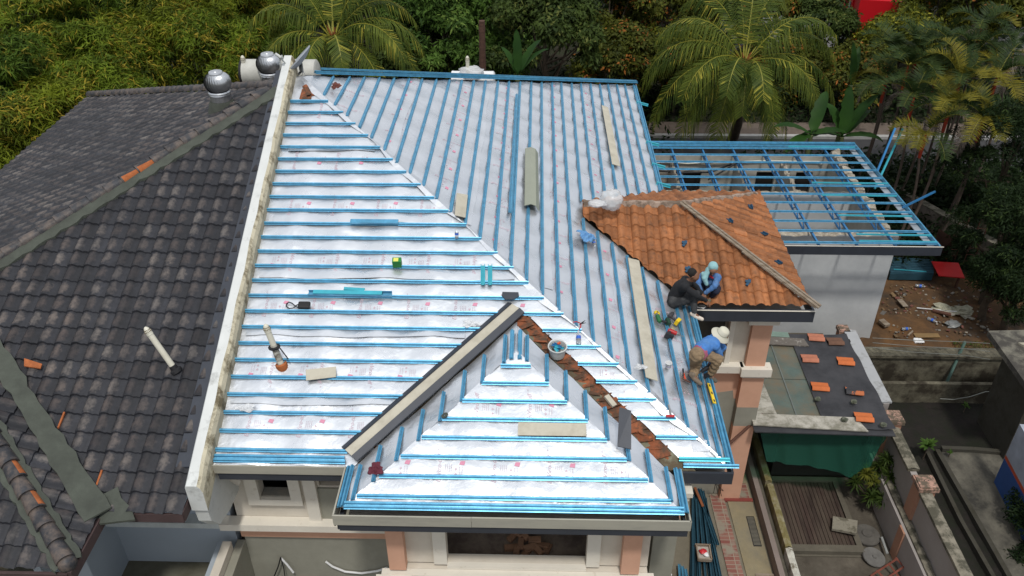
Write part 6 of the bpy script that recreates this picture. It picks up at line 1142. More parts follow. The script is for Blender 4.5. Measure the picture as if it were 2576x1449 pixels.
# bare palm trunk
b = at_y(1212, 190, 29.5); t = thing('palm_trunk', 'bare ringed brown palm trunk rising behind the middle of the roof', 'palm trunk', (b[0], b[1], GZ)); tp = at_y(1212, 52, 29.5); mb = MB(); K = 26
mb.tube([np.array([b[0], b[1], GZ])+(tp-np.array([b[0], b[1], GZ]))*k/K for k in range(K+1)], [.16+.012*(k % 2)-.0022*k for k in range(K+1)], 12); mb.build('trunk', mat('brown_ringed_bark', (.085, .045, .032), .95, 0, .3, 4, .5, 25, aniso=(1, 1, 5)), t, smooth=50)
# sealing wax palms
SW = [(2310, 128, 31, .0, 'sealing wax palm with dark crown at the left top of the cluster'), (2398, 118, 30.5, .5, 'sealing wax palm with one broad yellow frond, right of the cluster top'), (2470, 70, 31.5, .35, 'upright bright green palm at the top of the cluster'), (2510, 190, 29, .45, 'palm with yellow and grey fronds at the right of the cluster'), (2285, 165, 30, .0, 'dark palm with a bright red crownshaft beside the banana leaves'), (2300, 245, 28.5, .2, 'low palm with yellowish tips left of the yellow palm'), (2415, 205, 28.8, .4, 'palm with dead grey fronds in the middle of the cluster'), (2390, 270, 27.5, .85, 'palm with vivid yellow fronds low in the cluster'), (2330, 335, 26.8, .9, 'single yellow frond palm lowest at the left of the cluster'), (2475, 295, 27.2, .55, 'palm with yellow right hand fronds low at the right'), (2245, 140, 32, .0, 'small dark palm farthest left of the cluster'), (2550, 130, 30.5, .3, 'palm cut by the right edge of the view'), (2230, 200, 30.5, .1, 'dark palm just right of the banana plant'), (2360, 180, 29.8, .25, 'palm with mixed green fronds in the cluster centre'), (2450, 140, 30.2, .25, 'palm with hanging grey fronds under the top palm')]
for i, (px, py, Y, yl, lab) in enumerate(SW):
    c = at_y(px, py, Y); rng = np.random.default_rng(500+i); b = np.array([c[0]-.25+rng.uniform(-.3, .3), c[1]-.1, GZ]); t = thing('wax_palm', lab, 'palm', tuple(b), 'slender red stemmed palms in a cluster')
    mb = MB(); K = 10; pts = [b+(c-UP*.9-b)*(k/K)+np.array([.2*math.sin(k/K*3), 0, 0]) for k in range(K)]+[c-UP*.9]; mb.tube(pts, [.055-.0015*k for k in range(K+1)], 7); mb.build('stem', mat('slim_grey_stem', (.10, .075, .06), .9, 0, .2, 6), t, smooth=50)
    mb = MB(); mb.tube([c-UP*.9, c-UP*.4, c], [.055, .07, .03], 8); mb.build('crownshaft', mat('sealing_wax_red', (.33, .035, .015), .5, 0, .2, 4), t, smooth=50)
    nf = 9
    for k in range(nf):
        az = 2*math.pi*(k+rng.uniform(-.3, .3))/nf; el = rng.uniform(.25, 1.25); u = rng.random(); dead = u > .80; m_ = SWD if dead else (SWY if rng.random() < yl*.6 else SWG)
        frond_mesh(rng, c, az, el if not dead else rng.uniform(-.3, .5), rng.uniform(1.2, 1.7), m_, t, nl=30, ll=.50, lw=.040, hang=.15 if not dead else .7, vv=.55, rach=.014, curl=.8 if not dead else 1.4)
# banana plants
def banana(px, py, Y, leaves, label):
    c = at_y(px, py, Y); t = thing('banana_plant', label, 'banana plant', (c[0], c[1], GZ), 'banana plants'); mb = MB(); mb.tube([(c[0], c[1], GZ), c], [.14, .08], 10); mb.build('stem', mat('banana_stem', (.10, .12, .05), .7, 0, .2, 4), t, smooth=50)
    for (az, el, L_, W_) in leaves:
        az, el = D_(az), D_(el); d = np.array([math.cos(az)*math.cos(el), math.sin(az)*math.cos(el), math.sin(el)]); p = np.array(c, float); K = 14; pts = [p]
        for k in range(K): d = unit(d+np.array([0, 0, -.075*(k/K)*2])); pts.append(pts[-1]+d*L_/K)
        mb = MB(); s0 = unit(np.cross(pts[1]-pts[0], UP)); nv = np.cross(s0, unit(pts[1]-pts[0]))
        for k in range(K+1):
            w_ = W_*math.sin(math.pi*min(1, (k+.6)/K*.96))**.55 if k > 1 else .05
            rag = 1-.12*((k*7) % 3); mb.v += [tuple(pts[k]-s0*w_*.5*rag+nv*.10*W_), tuple(pts[k]), tuple(pts[k]+s0*w_*.5+nv*.10*W_)]
        for k in range(K): a = 3*k; mb.f += [(a, a+1, a+4, a+3), (a+1, a+2, a+5, a+4)]; mb.m += [0, 0]
        mb.build('leaf', BAN, t, smooth=50)
banana(2118, 345, 29.5, ((85, 78, 1.9, .5), (120, 55, 1.5, .5), (40, 40, 1.8, .55), (-20, 20, 1.5, .5), (200, 25, 1.6, .55), (160, 10, 1.6, .5), (20, 62, 2.0, .5)), 'banana plant with tall upright blades between the coconut palm and the wax palms')
banana(2040, 340, 29, ((180, 30, 1.5, .5), (220, 5, 1.5, .5), (0, 20, 1.4, .5), (60, 60, 1.8, .5)), 'low banana plant with spreading dark leaves behind the annex')
banana(1302, 190, 29, ((100, 82, 1.6, .34), (45, 55, 1.6, .34), (20, 50, 1.5, .30), (140, 60, 1.2, .3), (60, 35, 1.2, .25)), 'banana leaves poking up behind the far edge of the foil roof')
banana(2140, 215, 33, ((110, 80, 1.7, .34), (70, 70, 1.6, .3)), 'brown edged banana blades beside the red truck')
# courtyard plants
DRA = leaf_mat('strap_leaf', (0.018, 0.040, 0.010), (0.075, 0.11, 0.022), rough=.4); DRY = leaf_mat('yellow_strap_leaf', (0.05, .07, .015), (0.20, 0.20, 0.03), rough=.4)
def rosette(rng, c, L_, m_, parent, n=34, w_=.035, name='leaf_rosette'):
    Q = []
    for k in range(n):
        az = rng.uniform(0, 6.28); el = rng.uniform(-.1, 1.3); d = np.array([math.cos(az)*math.cos(el), math.sin(az)*math.cos(el), math.sin(el)]); s = unit(np.cross(d, UP))*w_*.5; l = L_*rng.uniform(.7, 1.1); a = np.array(c); b = a+d*l*.5; e = b+unit(d-UP*.5)*l*.5
        Q += [[a-s*.5, a+s*.5, b+s, b-s], [b-s, b+s, e+s*.1, e-s*.1]]
    return fast_mesh(name, np.array(Q), 4, m_, parent)
rng = np.random.default_rng(91)
for lab, base, ros in (('dracaena shrub with yellowish rosettes at the foot of the garden wall by the netting', (2190, 1275), ((2180, 1192, .9, 1), (2153, 1211, .7, 0), (2198, 1212, .8, 1), (2192, 1249, .5, 0), (2210, 1235, .5, 0))), ('dark dracaena shrub leaning on the garden wall in front of the middle pillar', (2232, 1285), ((2232, 1155, 1.3, 0), (2212, 1172, 1.1, 0), (2252, 1222, .9, 0), (2240, 1200, 1.0, 0), (2225, 1256, .6, 0), (2248, 1170, 1.2, 0)))):
    b = at_z(*base, 0); t = thing('dracaena_shrub', lab, 'shrub', tuple(b), 'shrubs by the deck')
    for (x, y, z, yl) in ros:
        c = at_z(x, y, z); mb = MB(); mb.tube([b+[rng.uniform(-.1, .1), 0, 0], (b+c)/2+[.05, 0, 0], c], [.03, .022, .015], 6); mb.build('stem', BARK, t, smooth=50); rosette(rng, c, .30, DRY if yl else DRA, t, 40); rosette(rng, c-UP*.15, .26, DRA, t, 24)
for px, py, z, n, L_, lab, m_ in ((2335, 1120, .1, 26, .26, 'broad leaved green weed growing by the drain kerb in the dark lane', BRD), (2430, 1022, -.2, 12, .16, 'tiny green weed in the dark soil near the trailing wire', BRD), (2390, 1140, -.2, 10, .12, 'small weed at the drain corner', BRD), (2440, 985-45, -.2, 8, .10, 'tiny weed under the mossy wall', BRD)):
    c = at_z(px, py, z); t = thing('weed', lab, 'weed', (c[0], c[1], GZ), 'weeds in the dark lane'); rosette(rng, c, L_, m_, t, n, w_=.10 if n > 20 else .05, name='leaves'); mb = MB(); mb.tube([(c[0], c[1], GZ), c], [.015, .01], 5); mb.build('stem', BARK, t)

# road, kerb and truck beyond the trees
mb = MB(); mb.box((1.5, 32.6, GZ-.01), (60, 36.7, GZ+.03)); tag(mb.build('road', mat('worn_asphalt', (.040, .040, .042), .9, 0, .15, 2, .3, 30)), kind='structure')
mb = MB(); mb.box((1.5, 36.7, GZ), (60, 36.95, GZ+.16)); tag(mb.build('road_kerb', mat('white_kerb_paint', (.36, .36, .35), .8, 0, .15, 3)), kind='structure')
mb = MB(); mb.box((1.5, 36.96, GZ), (60, 38.4, GZ+.12)); tag(mb.build('verge', mat('pinkish_soil_verge', (.14, .11, .09), .95, 0, .25, 2, .3, 20)), kind='structure')
mb = MB(); mb.box((10, 48.5, GZ), (60, 56, GZ+.02)); tag(mb.build('far_road', mat('pale_asphalt', (.16, .16, .165), .9, 0, .1, 2)), kind='structure')
for x_ in (5.6, 8.6): mb = MB(); mb.box((x_-.03, 32.4, GZ), (x_+.03, 32.46, GZ+.75)); tag(mb.build('short_post', BLK), 'short black post by the road '+('left' if x_ < 7 else 'right')+' of the palm trunk', 'post')
tk = thing('truck', 'bright red lorry parked beyond the trees at the top right', 'truck', (20.2, 53, GZ)); RED = mat('lorry_red', (.60, .012, .02), .35, 0, .04, 1, 0)
def tbx(lo, hi, m_, nm, par=None):
    an = D_(-12); mb = MB(); cx, cy = 20.2, 53; mb.box(lo, hi); mb.v = [(cx+(x-cx)*math.cos(an)-(y-cy)*math.sin(an), cy+(x-cx)*math.sin(an)+(y-cy)*math.cos(an), z) for x, y, z in mb.v]; return mb.build(nm, m_, par or tk)
cb = tbx((18.9, 50.5, .65), (21.4, 57.5, 3.6), RED, 'cargo_box'); tbx((19.0, 48.4, .35), (21.3, 50.4, 2.6), RED, 'cab'); tbx((18.87, 50.9, 1.2), (18.897, 51.6, 1.75), BLK, 'notice_plate', cb); tbx((18.872, 53.0, .7), (18.898, 53.06, 3.55), BLK, 'panel_seam', cb)
for k in range(4): tbx((18.862, 50.98, 1.3+.11*k), (18.868, 51.5, 1.33+.11*k), PLW, 'notice_line', cb)
for y_ in (49.2, 55.5): mb = MB(); mb.lathe((18.9, y_, .05), [(.001, 0), (.5, 0), (.5, .3), (.001, .3)], 20, 0, (1, 0, 0)); mb.build('wheel', BLK, tk, smooth=40)
tbx((18.92, 50.48, .45), (21.4, 57.5, .6), mat('chassis_grey', (.12, .12, .13), .6), 'chassis')
# slanting boundary wall and rusty frames beyond the rubble
bw2 = thing('boundary_wall', 'grubby pale wall slanting away behind the blue frame corner', 'wall', tuple(at_z(2400, 640, GZ)))
A, B = at_z(2318, 570, GZ), at_z(2465, 655, GZ); d = unit(B-A); A2 = A-d*3; mb = MB(); mb.sweep(A2, B+d*2, [(-.12, 0), (.12, 0), (.12, .9), (-.12, .9)], UP); mb.build('panel', mat('grubby_pink_wall', (.26, .22, .19), .95, 0, .2, 1.5, .2, 20, stain=(.12, .10, .08), ss=1.5, sa=.35), bw2); mb = MB(); mb.sweep(A2+UP*.9, B+d*2+UP*.9, [(-.16, 0), (.16, 0), (.16, .05), (-.16, .05)], UP); mb.build('coping', CPM, bw2)
brd = thing('brown_boards', 'dark brown boards leaning behind the blue metal sheets', 'boards', tuple(at_z(2370, 640, GZ))); mb = MB(); mb.slab([at_z(2362, 575, 0.9), at_z(2400, 600, .9), at_z(2380, 660, GZ), at_z(2335, 650, GZ)], UP, .06); mb.build('boards', mat('rust_brown_sheet', (.06, .028, .02), .8, 0, .3, 2), brd)
for k, (a, b_) in enumerate((((2388, 660), (2408, 570)), ((2430, 672), (2455, 585)))):
    t = thing('ladder', ('nearer', 'farther')[k]+' rusty ladder leaning on the slanting wall '+('left', 'right')[k], 'ladder', tuple(at_z(*a, GZ)), 'rusty ladders by the slanting wall'); p0, p1 = at_z(*a, GZ), at_z(*b_, .9)+np.array([0, -.3, .6]); s = np.array([.16, 0, 0]); mb = MB(); mb.tube([p0-s, p1-s], .022, 5); mb.tube([p0+s, p1+s], .022, 5); mb.build('rails', BRN, t); mb = MB(); [mb.tube([p0-s+(p1-p0)*q/7, p0+s+(p1-p0)*q/7], .016, 5) for q in range(1, 7)]; mb.build('rungs', BRN, t)

# ================================================================== things lying on the roof
def cboard(P4, n, t, m_, name, lab, cat, grp=None):
    mb = MB(); mb.slab(P4, n, t); return tag(mb.build(name, m_), lab, cat, grp)
S4 = lambda f, pts, o: [f(x, y, o) for x, y in pts]
BG = 'cream fibre cement boards lying on the foil'
cboard(S4(on_s, ((770, 957), (845, 948), (845, 922), (769, 930)), .07), N_S, .012, CREAMB, 'board', 'short pale board lying on the foil to the right of the clay collared vent pipe', 'board', BG)
cboard(S4(on_ps, ((1302, 1095), (1476, 1097), (1474, 1065), (1304, 1062)), .06), N_S, .012, CREAMB, 'board', 'pale rectangular board lying in the middle of the small front gable slope', 'board', BG)
cboard(S4(on_e, ((1144, 541), (1171, 547), (1177, 490), (1149, 485)), .07), N_E, .012, CREAMB, 'board', 'small pale board where the long hip meets the side slope', 'board', BG)
cboard(S4(on_e, ((1625, 948), (1655, 958), (1608, 655), (1580, 648)), .07), N_E, .014, CREAMB, 'board', 'longest narrow cream board lying down the side slope left of the workers', 'board', BG)
cboard(S4(on_e, ((1540, 412), (1560, 418), (1530, 270), (1514, 264)), .06), N_E, .014, CREAMB, 'board', 'narrow cream board high on the side slope near the far edge', 'board', BG)
CAPF = mat('pale_green_grey_coating', (.30, .32, .255), .45, .1, .05, 2, .03)
A, B = (on_e(1338, 380, .07)+on_e(1337, 380, .07))/2, on_e(1338, 524, .07); mb = MB(); mb.sweep(B, A, [(-.17, .0), (-.16, .015), (-.06, .09), (.06, .09), (.16, .01), (.17, -.01), (.155, -.006), (.05, .08), (-.05, .08), (-.155, .0)], N_E)
tag(mb.build('ridge_capping', CAPF), 'pale green grey folded ridge capping lying on the side slope', 'capping')
cboard([on_ps(x, y, o) for x, y, o in ((1553, 1122, .10), (1588, 1130, .10), (1588, 1033, .30), (1558, 1024, .28))], UP, .012, GREYM, 'flashing_sheet', 'dark grey metal sheet lying across the right valley', 'metal sheet')
cboard(S4(on_s, ((1262, 744), (1272, 752), (1290, 752), (1306, 745), (1304, 735), (1264, 734)), .06), N_S, .02, GREYM, 'metal_offcut', 'dark grey curved metal offcut at the top of the valley capping', 'metal offcut')
mb = MB(); A, B = on_s(1524, 998, -.0), on_s(1545, 1024, -.0); mb.sweep(A, B, [(-.045, 0), (.045, 0), (.045, .05), (-.045, .05)], UP); tag(mb.build('block', CREAMB), 'small cream block lying on the clay tiles in the right valley', 'block')
# channel sections
def csec(f, a, b, w_, h_, m_, lab, o=.05, up=N_S, flip=False):
    A, B = f(*a, o), f(*b, o); k = .004; mb = MB()
    pr = [(-w_, 0), (w_, 0), (w_, h_), (w_-.012, h_), (w_-.012, h_-k), (w_-k, h_-k), (w_-k, k), (-w_+k, k), (-w_+k, h_-k), (-w_+.012, h_-k), (-w_+.012, h_), (-w_, h_)]
    if flip: pr = [(x, h_-y) for x, y in pr][::-1]
    mb.sweep(A, B, pr, up); return tag(mb.build('steel_section', m_), lab, 'steel section', 'short steel sections lying on the foil')
csec(on_s, (882, 559), (1002, 560), .045, .045, BLUE, 'single teal blue steel section lying on the front slope above the others', flip=True)
csec(on_s, (776, 738), (986, 741), .05, .045, BLUE, 'longer blue steel section under a teal one above the black pouch'); csec(on_s, (789, 737), (962, 740), .04, .05, TEAL, 'teal steel section nested in the longer blue one', o=.07, flip=True); csec(on_s, (866, 728), (918, 731), .03, .04, TEAL, 'shortest teal offcut tucked behind the nested sections', flip=True)
csec(on_s, (1215, 717), (1215, 668), .04, .05, TEAL, 'upright teal steel section across two battens, left of the pair', o=.06); csec(on_s, (1233, 717), (1233, 668), .04, .05, TEAL, 'upright teal steel section across two battens, right of the pair', o=.06)
# pouch
c = on_s(765, 768, .07); t = thing('pouch', 'black zipped pouch with a looped strap lying on the foil', 'bag', tuple(c)); mb = MB(); mb.obox(c, ((1, 0, 0), (0, .93, .37), N_S), (.11, .075, .035)); o = mb.build('body', BLK, t); mo = o.modifiers.new('b', 'BEVEL'); mo.width = .028; mo.segments = 3
mb = MB(); mb.tube([on_s(x, y, .03) for x, y in ((752, 765), (744, 769), (738, 775), (728, 776), (720, 771), (721, 764), (727, 760), (735, 763), (744, 771), (754, 775))], .011, 6); mb.build('strap', BLK, t, smooth=50)
# green box
c = on_s(1000, 667, .02); t = thing('box', 'small green cardboard box with a yellow label standing on a batten', 'box', tuple(c)); ez = unit(N_S*.6+UP*.4); mb = MB(); GRN = mat('green_card', (.015, .20, .035), .5, 0, .08, 6); mb.obox(c+ez*.07, ((1, .05, 0), np.cross(ez, (1, .05, 0)), ez), (.082, .06, .075)); mb.build('carton', GRN, t); mb = MB(); mb.obox(c+ez*.147+np.array([-.015, 0, 0]), ((1, .05, 0), np.cross(ez, (1, .05, 0)), ez), (.045, .045, .001)); mb.build('label', mat('yellow_label', (.75, .72, .15), .5), t)
# bottles
bottle(on_s(1456, 868, .04), (on_s(1455, 835, .05)-on_s(1456, 868, .04)), 'clear water bottle with blue label lying upright on the foil below the pliers', .28, .042)
bottle(on_s(1149, 600, .03), UP+np.array([0, .4, 0]), 'water bottle with blue cap standing near the hip by the torn foil', .17, .036)
# bucket with brackets
c = on_s(1402, 893, .04); c = c+np.array([0, .03, -.03]); t = thing('bucket', 'white plastic bucket full of cut blue steel brackets on the clay tiles', 'bucket', tuple(c)); ax = unit(UP+np.array([0, -.08, 0])); mb = MB(); mb.lathe(c, [(.001, 0), (.125, 0), (.155, .20), (.168, .20), (.168, .215), (.150, .215), (.148, .20), (.12, .02), (.001, .02)], 28, 0, ax); mb.build('pail', mat('scuffed_white_plastic', (.55, .57, .56), .5, 0, .08, 6, .05, stain=(.35, .36, .34), ss=6, sa=.1, sw=.2), t, smooth=40)
mb = MB(); mb.tube([c+ax*.2+np.array([.165*math.cos(a), .165*math.sin(a)*.4-.02+.16*math.sin(a)*.9, .03*math.sin(a)]) for a in np.linspace(0, math.pi, 12)], .006, 5); mb.build('handle', PLW, t)
rq = random.Random(4)
for k in range(17):
    a, rr_ = rq.uniform(0, 6.28), rq.uniform(0, .095); p = c+ax*rq.uniform(.14, .20)+np.array([rr_*math.cos(a), rr_*math.sin(a), 0]); b_ = rq.uniform(0, 3.1); u_ = np.array([math.cos(b_), math.sin(b_), rq.uniform(-.5, .5)]); mb = MB(); mb.sweep(p-u_*.04, p+u_*.04, [(-.022, 0), (.022, 0), (.022, .022), (.018, .022), (.018, .004), (-.022, .004)], UP); tag(mb.build('bracket', BLUE_D if k % 3 else TEAL), 'cut blue steel bracket in the heap inside the white bucket', 'bracket', 'brackets in the bucket')
mb = MB(); p = c+ax*.215+np.array([.0, .06, .0]); mb.tube([p, p+np.array([.05, .02, .02])], .022, 8); tag(mb.build('tape_roll', mat('orange_plastic', (.6, .10, .03), .4)), 'small orange roll lying on the brackets in the white bucket', 'tape roll')
# hand tools
REDP = mat('red_plastic', (.42, .015, .02), .4); GRNP = mat('green_plastic', (.02, .13, .045), .45); YELP = mat('yellow_plastic', (.75, .52, .02), .4); STL = mat('tool_steel', (.3, .3, .3), .4, .8); DKP = mat('black_plastic', (.02, .02, .024), .45); ORP = mat('orange_grip', (.65, .08, .03), .45)
def drill(px, py, f, d, m_, lab, s_=1.0, acc=None):
    c = f(px, py, .06); d = unit(np.array(d, float)); n_ = N_E; sd = unit(np.cross(n_, d)); t = thing('cordless_drill', lab, 'drill', tuple(c), 'cordless drills lying on the side slope')
    mb = MB(); mb.tube([c-d*.09*s_, c-d*.06*s_, c+d*.05*s_], [.026, .036, .034], 12); mb.build('motor_body', m_, t, smooth=50)
    mb = MB(); mb.tube([c+d*.05*s_, c+d*.075*s_, c+d*.11*s_], [.03, .028, .014], 12); mb.tube([c+d*.11*s_, c+d*.17*s_], .005, 6); mb.build('chuck', STL, t, smooth=50)
    mb = MB(); mb.tube([c-d*.05*s_, c-d*.05*s_-sd*.07-d*.01, c-d*.06*s_-sd*.12], [.022, .019, .024], 10); mb.build('handle', DKP, t, smooth=50)
    mb = MB(); mb.obox(c-d*.055*s_-sd*.15, (d, sd, n_), (.062, .028, .04)); mb.build('battery', acc or m_, t); t.scale = (1.25, 1.25, 1.25); return t
drill(1688, 792, on_e, (.5, .85, -.2), mat('grey_black_tool', (.05, .05, .055), .45), 'black and grey cordless drill with yellow trim between two battens', acc=YELP)
drill(1694, 836, on_e, (.95, -.25, -.3), REDP, 'red cordless drill nearest the kneeling worker in blue', acc=DKP)
drill(1656, 800, on_e, (-.15, .95, .1), GRNP, 'green cordless drill under the yellow tape measure', acc=mat('dark_green_plastic', (.015, .05, .03), .5))
c = on_e(1653, 787, .06); t = thing('tape_measure', 'round yellow tape measure above the green drill', 'tape measure', tuple(c)); mb = MB(); mb.lathe(c-N_E*.03, [(.001, 0), (.055, 0), (.062, .015), (.062, .035), (.05, .05), (.001, .05)], 20, 0, N_E); mb.build('case', YELP, t, smooth=40); mb = MB(); mb.lathe(c+N_E*.021, [(.02, 0), (.02, .003), (.001, .003)], 12, 0, N_E); mb.build('badge', DKP, t)
t = thing('pliers', 'red handled tin snips lying open on the foil above the water bottle', 'pliers', tuple(on_s(1457, 815, .03))); mb = MB(); q = on_s(1462, 814, .04); mb.tube([q, on_s(1450, 809, .04), on_s(1441, 811, .04)], .010, 6); mb.tube([q, on_s(1460, 824, .04), on_s(1457, 829, .04)], .010, 6); mb.build('grips', REDP, t, smooth=50); mb = MB(); mb.tube([q-(on_s(1472, 806, .04)-q)*.4, q, on_s(1472, 806, .04)], [.008, .016, .005], 6); mb.tube([q, on_s(1474, 812, .04)], [.014, .004], 6); mb.build('jaws', DKP, t)
c = on_e(1681, 924, .02); t = thing('cup', 'small white plastic tub standing on the side slope left of the kneeling worker', 'cup', tuple(c)); mb = MB(); mb.lathe(c, [(.001, 0), (.046, 0), (.058, .10), (.062, .105), (.055, .105), (.043, .01), (.001, .01)], 20); mb.build('tub', PLW, t, smooth=40); mb = MB(); mb.lathe(c, [(.050, .03), (.0525, .05)], 20); mb.build('band', mat('lilac_band', (.45, .42, .62), .5), t, smooth=40)
t = thing('hammer', 'hammer with black and orange grip lying beside the worker\'s boot', 'hammer', tuple(on_e(1722, 948, .03))); mb = MB(); mb.tube([on_e(1718, 928, .04), on_e(1720, 946, .04)], [.016, .014], 8); mb.build('grip', DKP, t); mb = MB(); mb.tube([on_e(1720, 940, .04), on_e(1724, 955, .04)], .017, 8); mb.build('sleeve', ORP, t); mb = MB(); mb.tube([on_e(1714, 952, .04), on_e(1724, 956, .05), on_e(1736, 962, .03)], [.010, .020, .015], 8); mb.build('head', mat('rusty_steel', (.12, .06, .045), .6, .5), t)
t = thing('spirit_level', 'yellow spirit level lying between the battens at the side eave', 'spirit level', tuple(on_e(1790, 990, .03))); A, B = on_e(1782, 966, .03), on_e(1797, 1016, .03); mb = MB(); mb.sweep(A, B, [(-.03, 0), (.03, 0), (.03, .02), (-.03, .02)], N_E); mb.build('bar', YELP, t); mb = MB(); d = unit(B-A)
for q in (.12, .5, .88): mb.obox(A+(B-A)*q+N_E*.021, (d, np.cross(N_E, d), N_E), (.028, .013, .003))
mb.build('vials', DKP, t)
t = thing('claw_hammer', 'small tool with grey handle and red head resting on a batten near the corner', 'hand tool', tuple(on_s(1688, 1046, .04))); mb = MB(); mb.obox(on_s(1686, 1047, .06), ((1, 0, 0), (0, .93, .37), N_S), (.07, .018, .018)); mb.build('head', REDP, t); mb = MB(); mb.tube([on_s(1689, 1046, .06), on_s(1682, 1018, .06)], .014, 8); mb.build('handle', mat('grey_grip', (.25, .26, .27), .5), t)
c = on_ps(1119, 1045, .05); mb = MB(); mb.lathe(c, [(.015, 0), (.06, 0), (.06, .008), (.015, .012), (.015, 0)], 20, 0, N_W); tag(mb.build('cutting_disc', mat('dark_olive_disc', (.06, .065, .05), .6)), 'dark cutting disc lying at the left end of a batten on the front gable slope', 'cutting disc')
# rags, shirt, plastic
def cloth(c, rx, ry, rz, m_, name, lab, cat, seed, parent=None, n=26, up=N_S, only=None):
    rr = np.random.default_rng(seed); mb = MB(); ph = rr.uniform(0, 6, 8); c = np.array(c, float); ux = unit(np.cross(np.array([0, 1, .1]), up)); uy = np.cross(up, ux); K = n
    for j in range(K+1):
        for i in range(K+1):
            u, v = i/K*2-1, j/K*2-1; r = math.hypot(u, v); a = math.atan2(v, u); e = 1+.18*math.sin(3*a+ph[0])+.10*math.sin(7*a+ph[1]); f = (1-abs(u)**4)*(1-abs(v)**4); h = rz*(max(0, 1-r*r*.6)**.7*(.45+.55*abs(math.sin(4.3*u+3*v*math.sin(ph[2])+ph[3])+.6*math.sin(6*v-4*u+ph[4])+.4*math.sin(11*u+9*v+ph[5]))*.6)); mb.v.append(tuple(c+ux*u*rx*e+uy*v*ry*e+up*(h+.01)))
    for j in range(K):
        for i in range(K):
            if math.hypot((i+.5)/K*2-1, (j+.5)/K*2-1) < 1.08: a = j*(K+1)+i; mb.f.append((a, a+1, a+K+2, a+K+1)); mb.m.append(0)
    o = mb.build(name, m_, parent, smooth=180); so_ = o.modifiers.new('s', 'SOLIDIFY'); so_.thickness = .006
    return tag(o, lab, cat) if lab else o
cloth(on_ps(946, 1182, .05), .11, .10, .09, mat('maroon_cloth', (.12, .025, .04), .9, 0, .2, 9), 'rag', 'crumpled maroon cloth hung over a batten end near the left valley', 'cloth', 1)
cloth(on_e(846, 218, .04), .10, .10, .07, mat('brown_cloth', (.14, .05, .04), .9, 0, .2, 9), 'rag', 'crumpled reddish brown cloth near the roof apex', 'cloth', 2)
cloth(on_e(1473, 600, .05), .19, .19, .15, mat('light_blue_cloth', (.13, .30, .55), .85, 0, .12, 6), 'shirt', 'light blue shirt heaped over a batten on the side slope', 'shirt', 3, up=N_E)
bottle(on_e(1492, 604, .04), (.15, -1, -.15), 'water bottle poking out beside the heaped light blue shirt', .20, .034)
PLB = mat('clear_polythene', (.78, .80, .82), .22, 0, .05, 6, .3, 25, alpha=.55)
mb = MB(); mb.ball(on_s(1538, 503, .0)*0+at_y(1538, 503, 16.2), .23, 18, 0, (1.1, .9, 1.0), .30, random.Random(3)); o = mb.build('plastic_bag', PLB, smooth=180); tag(o, 'big clear white plastic bag sitting on the ridge where foil meets orange tiles', 'plastic bag')
mb = MB(); mb.ball(at_y(1502, 512, 16.0), .14, 12, 0, (1.5, .9, .5), .35, random.Random(5)); tag(mb.build('plastic_bag', PLB, smooth=180), 'smaller flattened clear plastic bag left of the big one', 'plastic bag')
p = at_y(1185, 178, 22.45); mb = MB(); mb.ball(p-UP*.05, .22, 12, 0, (1.6, .8, .8), .4, random.Random(8)); tag(mb.build('plastic_bag', PLB, smooth=180), 'clear plastic sheeting wrapped over the white tank behind the roof', 'plastic sheet')
for i, (f, x, y, r_, lab) in enumerate(((on_s, 1185, 816, .10, 'small crumpled clear plastic scrap just above a batten left of the valley capping'), (on_s, 619, 1028, .10, 'clear plastic scrap near the left parapet low on the slope'), (on_e, 1611, 925, .07, 'tiny crumpled plastic beside the long cream board'))): cloth(f(x, y, .03), r_*1.5, r_*.7, .06, PLB, 'plastic_scrap', lab, 'plastic scrap', 20+i)

# ================================================================== the three workers
def capsules(mb, caps_):
    for a, b, ra, rb in caps_:
        a, b = np.array(a, float), np.array(b, float); d = b-a; L_ = np.linalg.norm(d); d = d/L_ if L_ > 1e-6 else np.array([0, 0, 1.]); ref = np.array([0, 0, 1.]) if abs(d[2]) < .9 else np.array([1., 0, 0]); x = unit(np.cross(d, ref)); y = np.cross(d, x); n = 14; ring = []; b0 = len(mb.v)
        for k in range(1, 6): t = math.pi/2*k/5; ring.append((a-d*ra*math.cos(t), ra*math.sin(t)))
        for k in range(0, 5): t = math.pi/2*k/5; ring.append((b+d*rb*math.sin(t), rb*math.cos(t)))
        for p, r in ring:
            for k in range(n): t = 2*math.pi*k/n; mb.v.append(tuple(p+(x*math.cos(t)+y*math.sin(t))*r))
        s0, s1 = len(mb.v), len(mb.v)+1; mb.v += [tuple(a-d*ra), tuple(b+d*rb)]
        for i in range(len(ring)-1):
            for k in range(n): j = (k+1) % n; mb.f.append((b0+i*n+k, b0+i*n+j, b0+(i+1)*n+j, b0+(i+1)*n+k)); mb.m.append(0)
        for k in range(n): j = (k+1) % n; mb.f.append((s0, b0+j, b0+k)); e = b0+(len(ring)-1)*n; mb.f.append((s1, e+k, e+j)); mb.m += [0, 0]
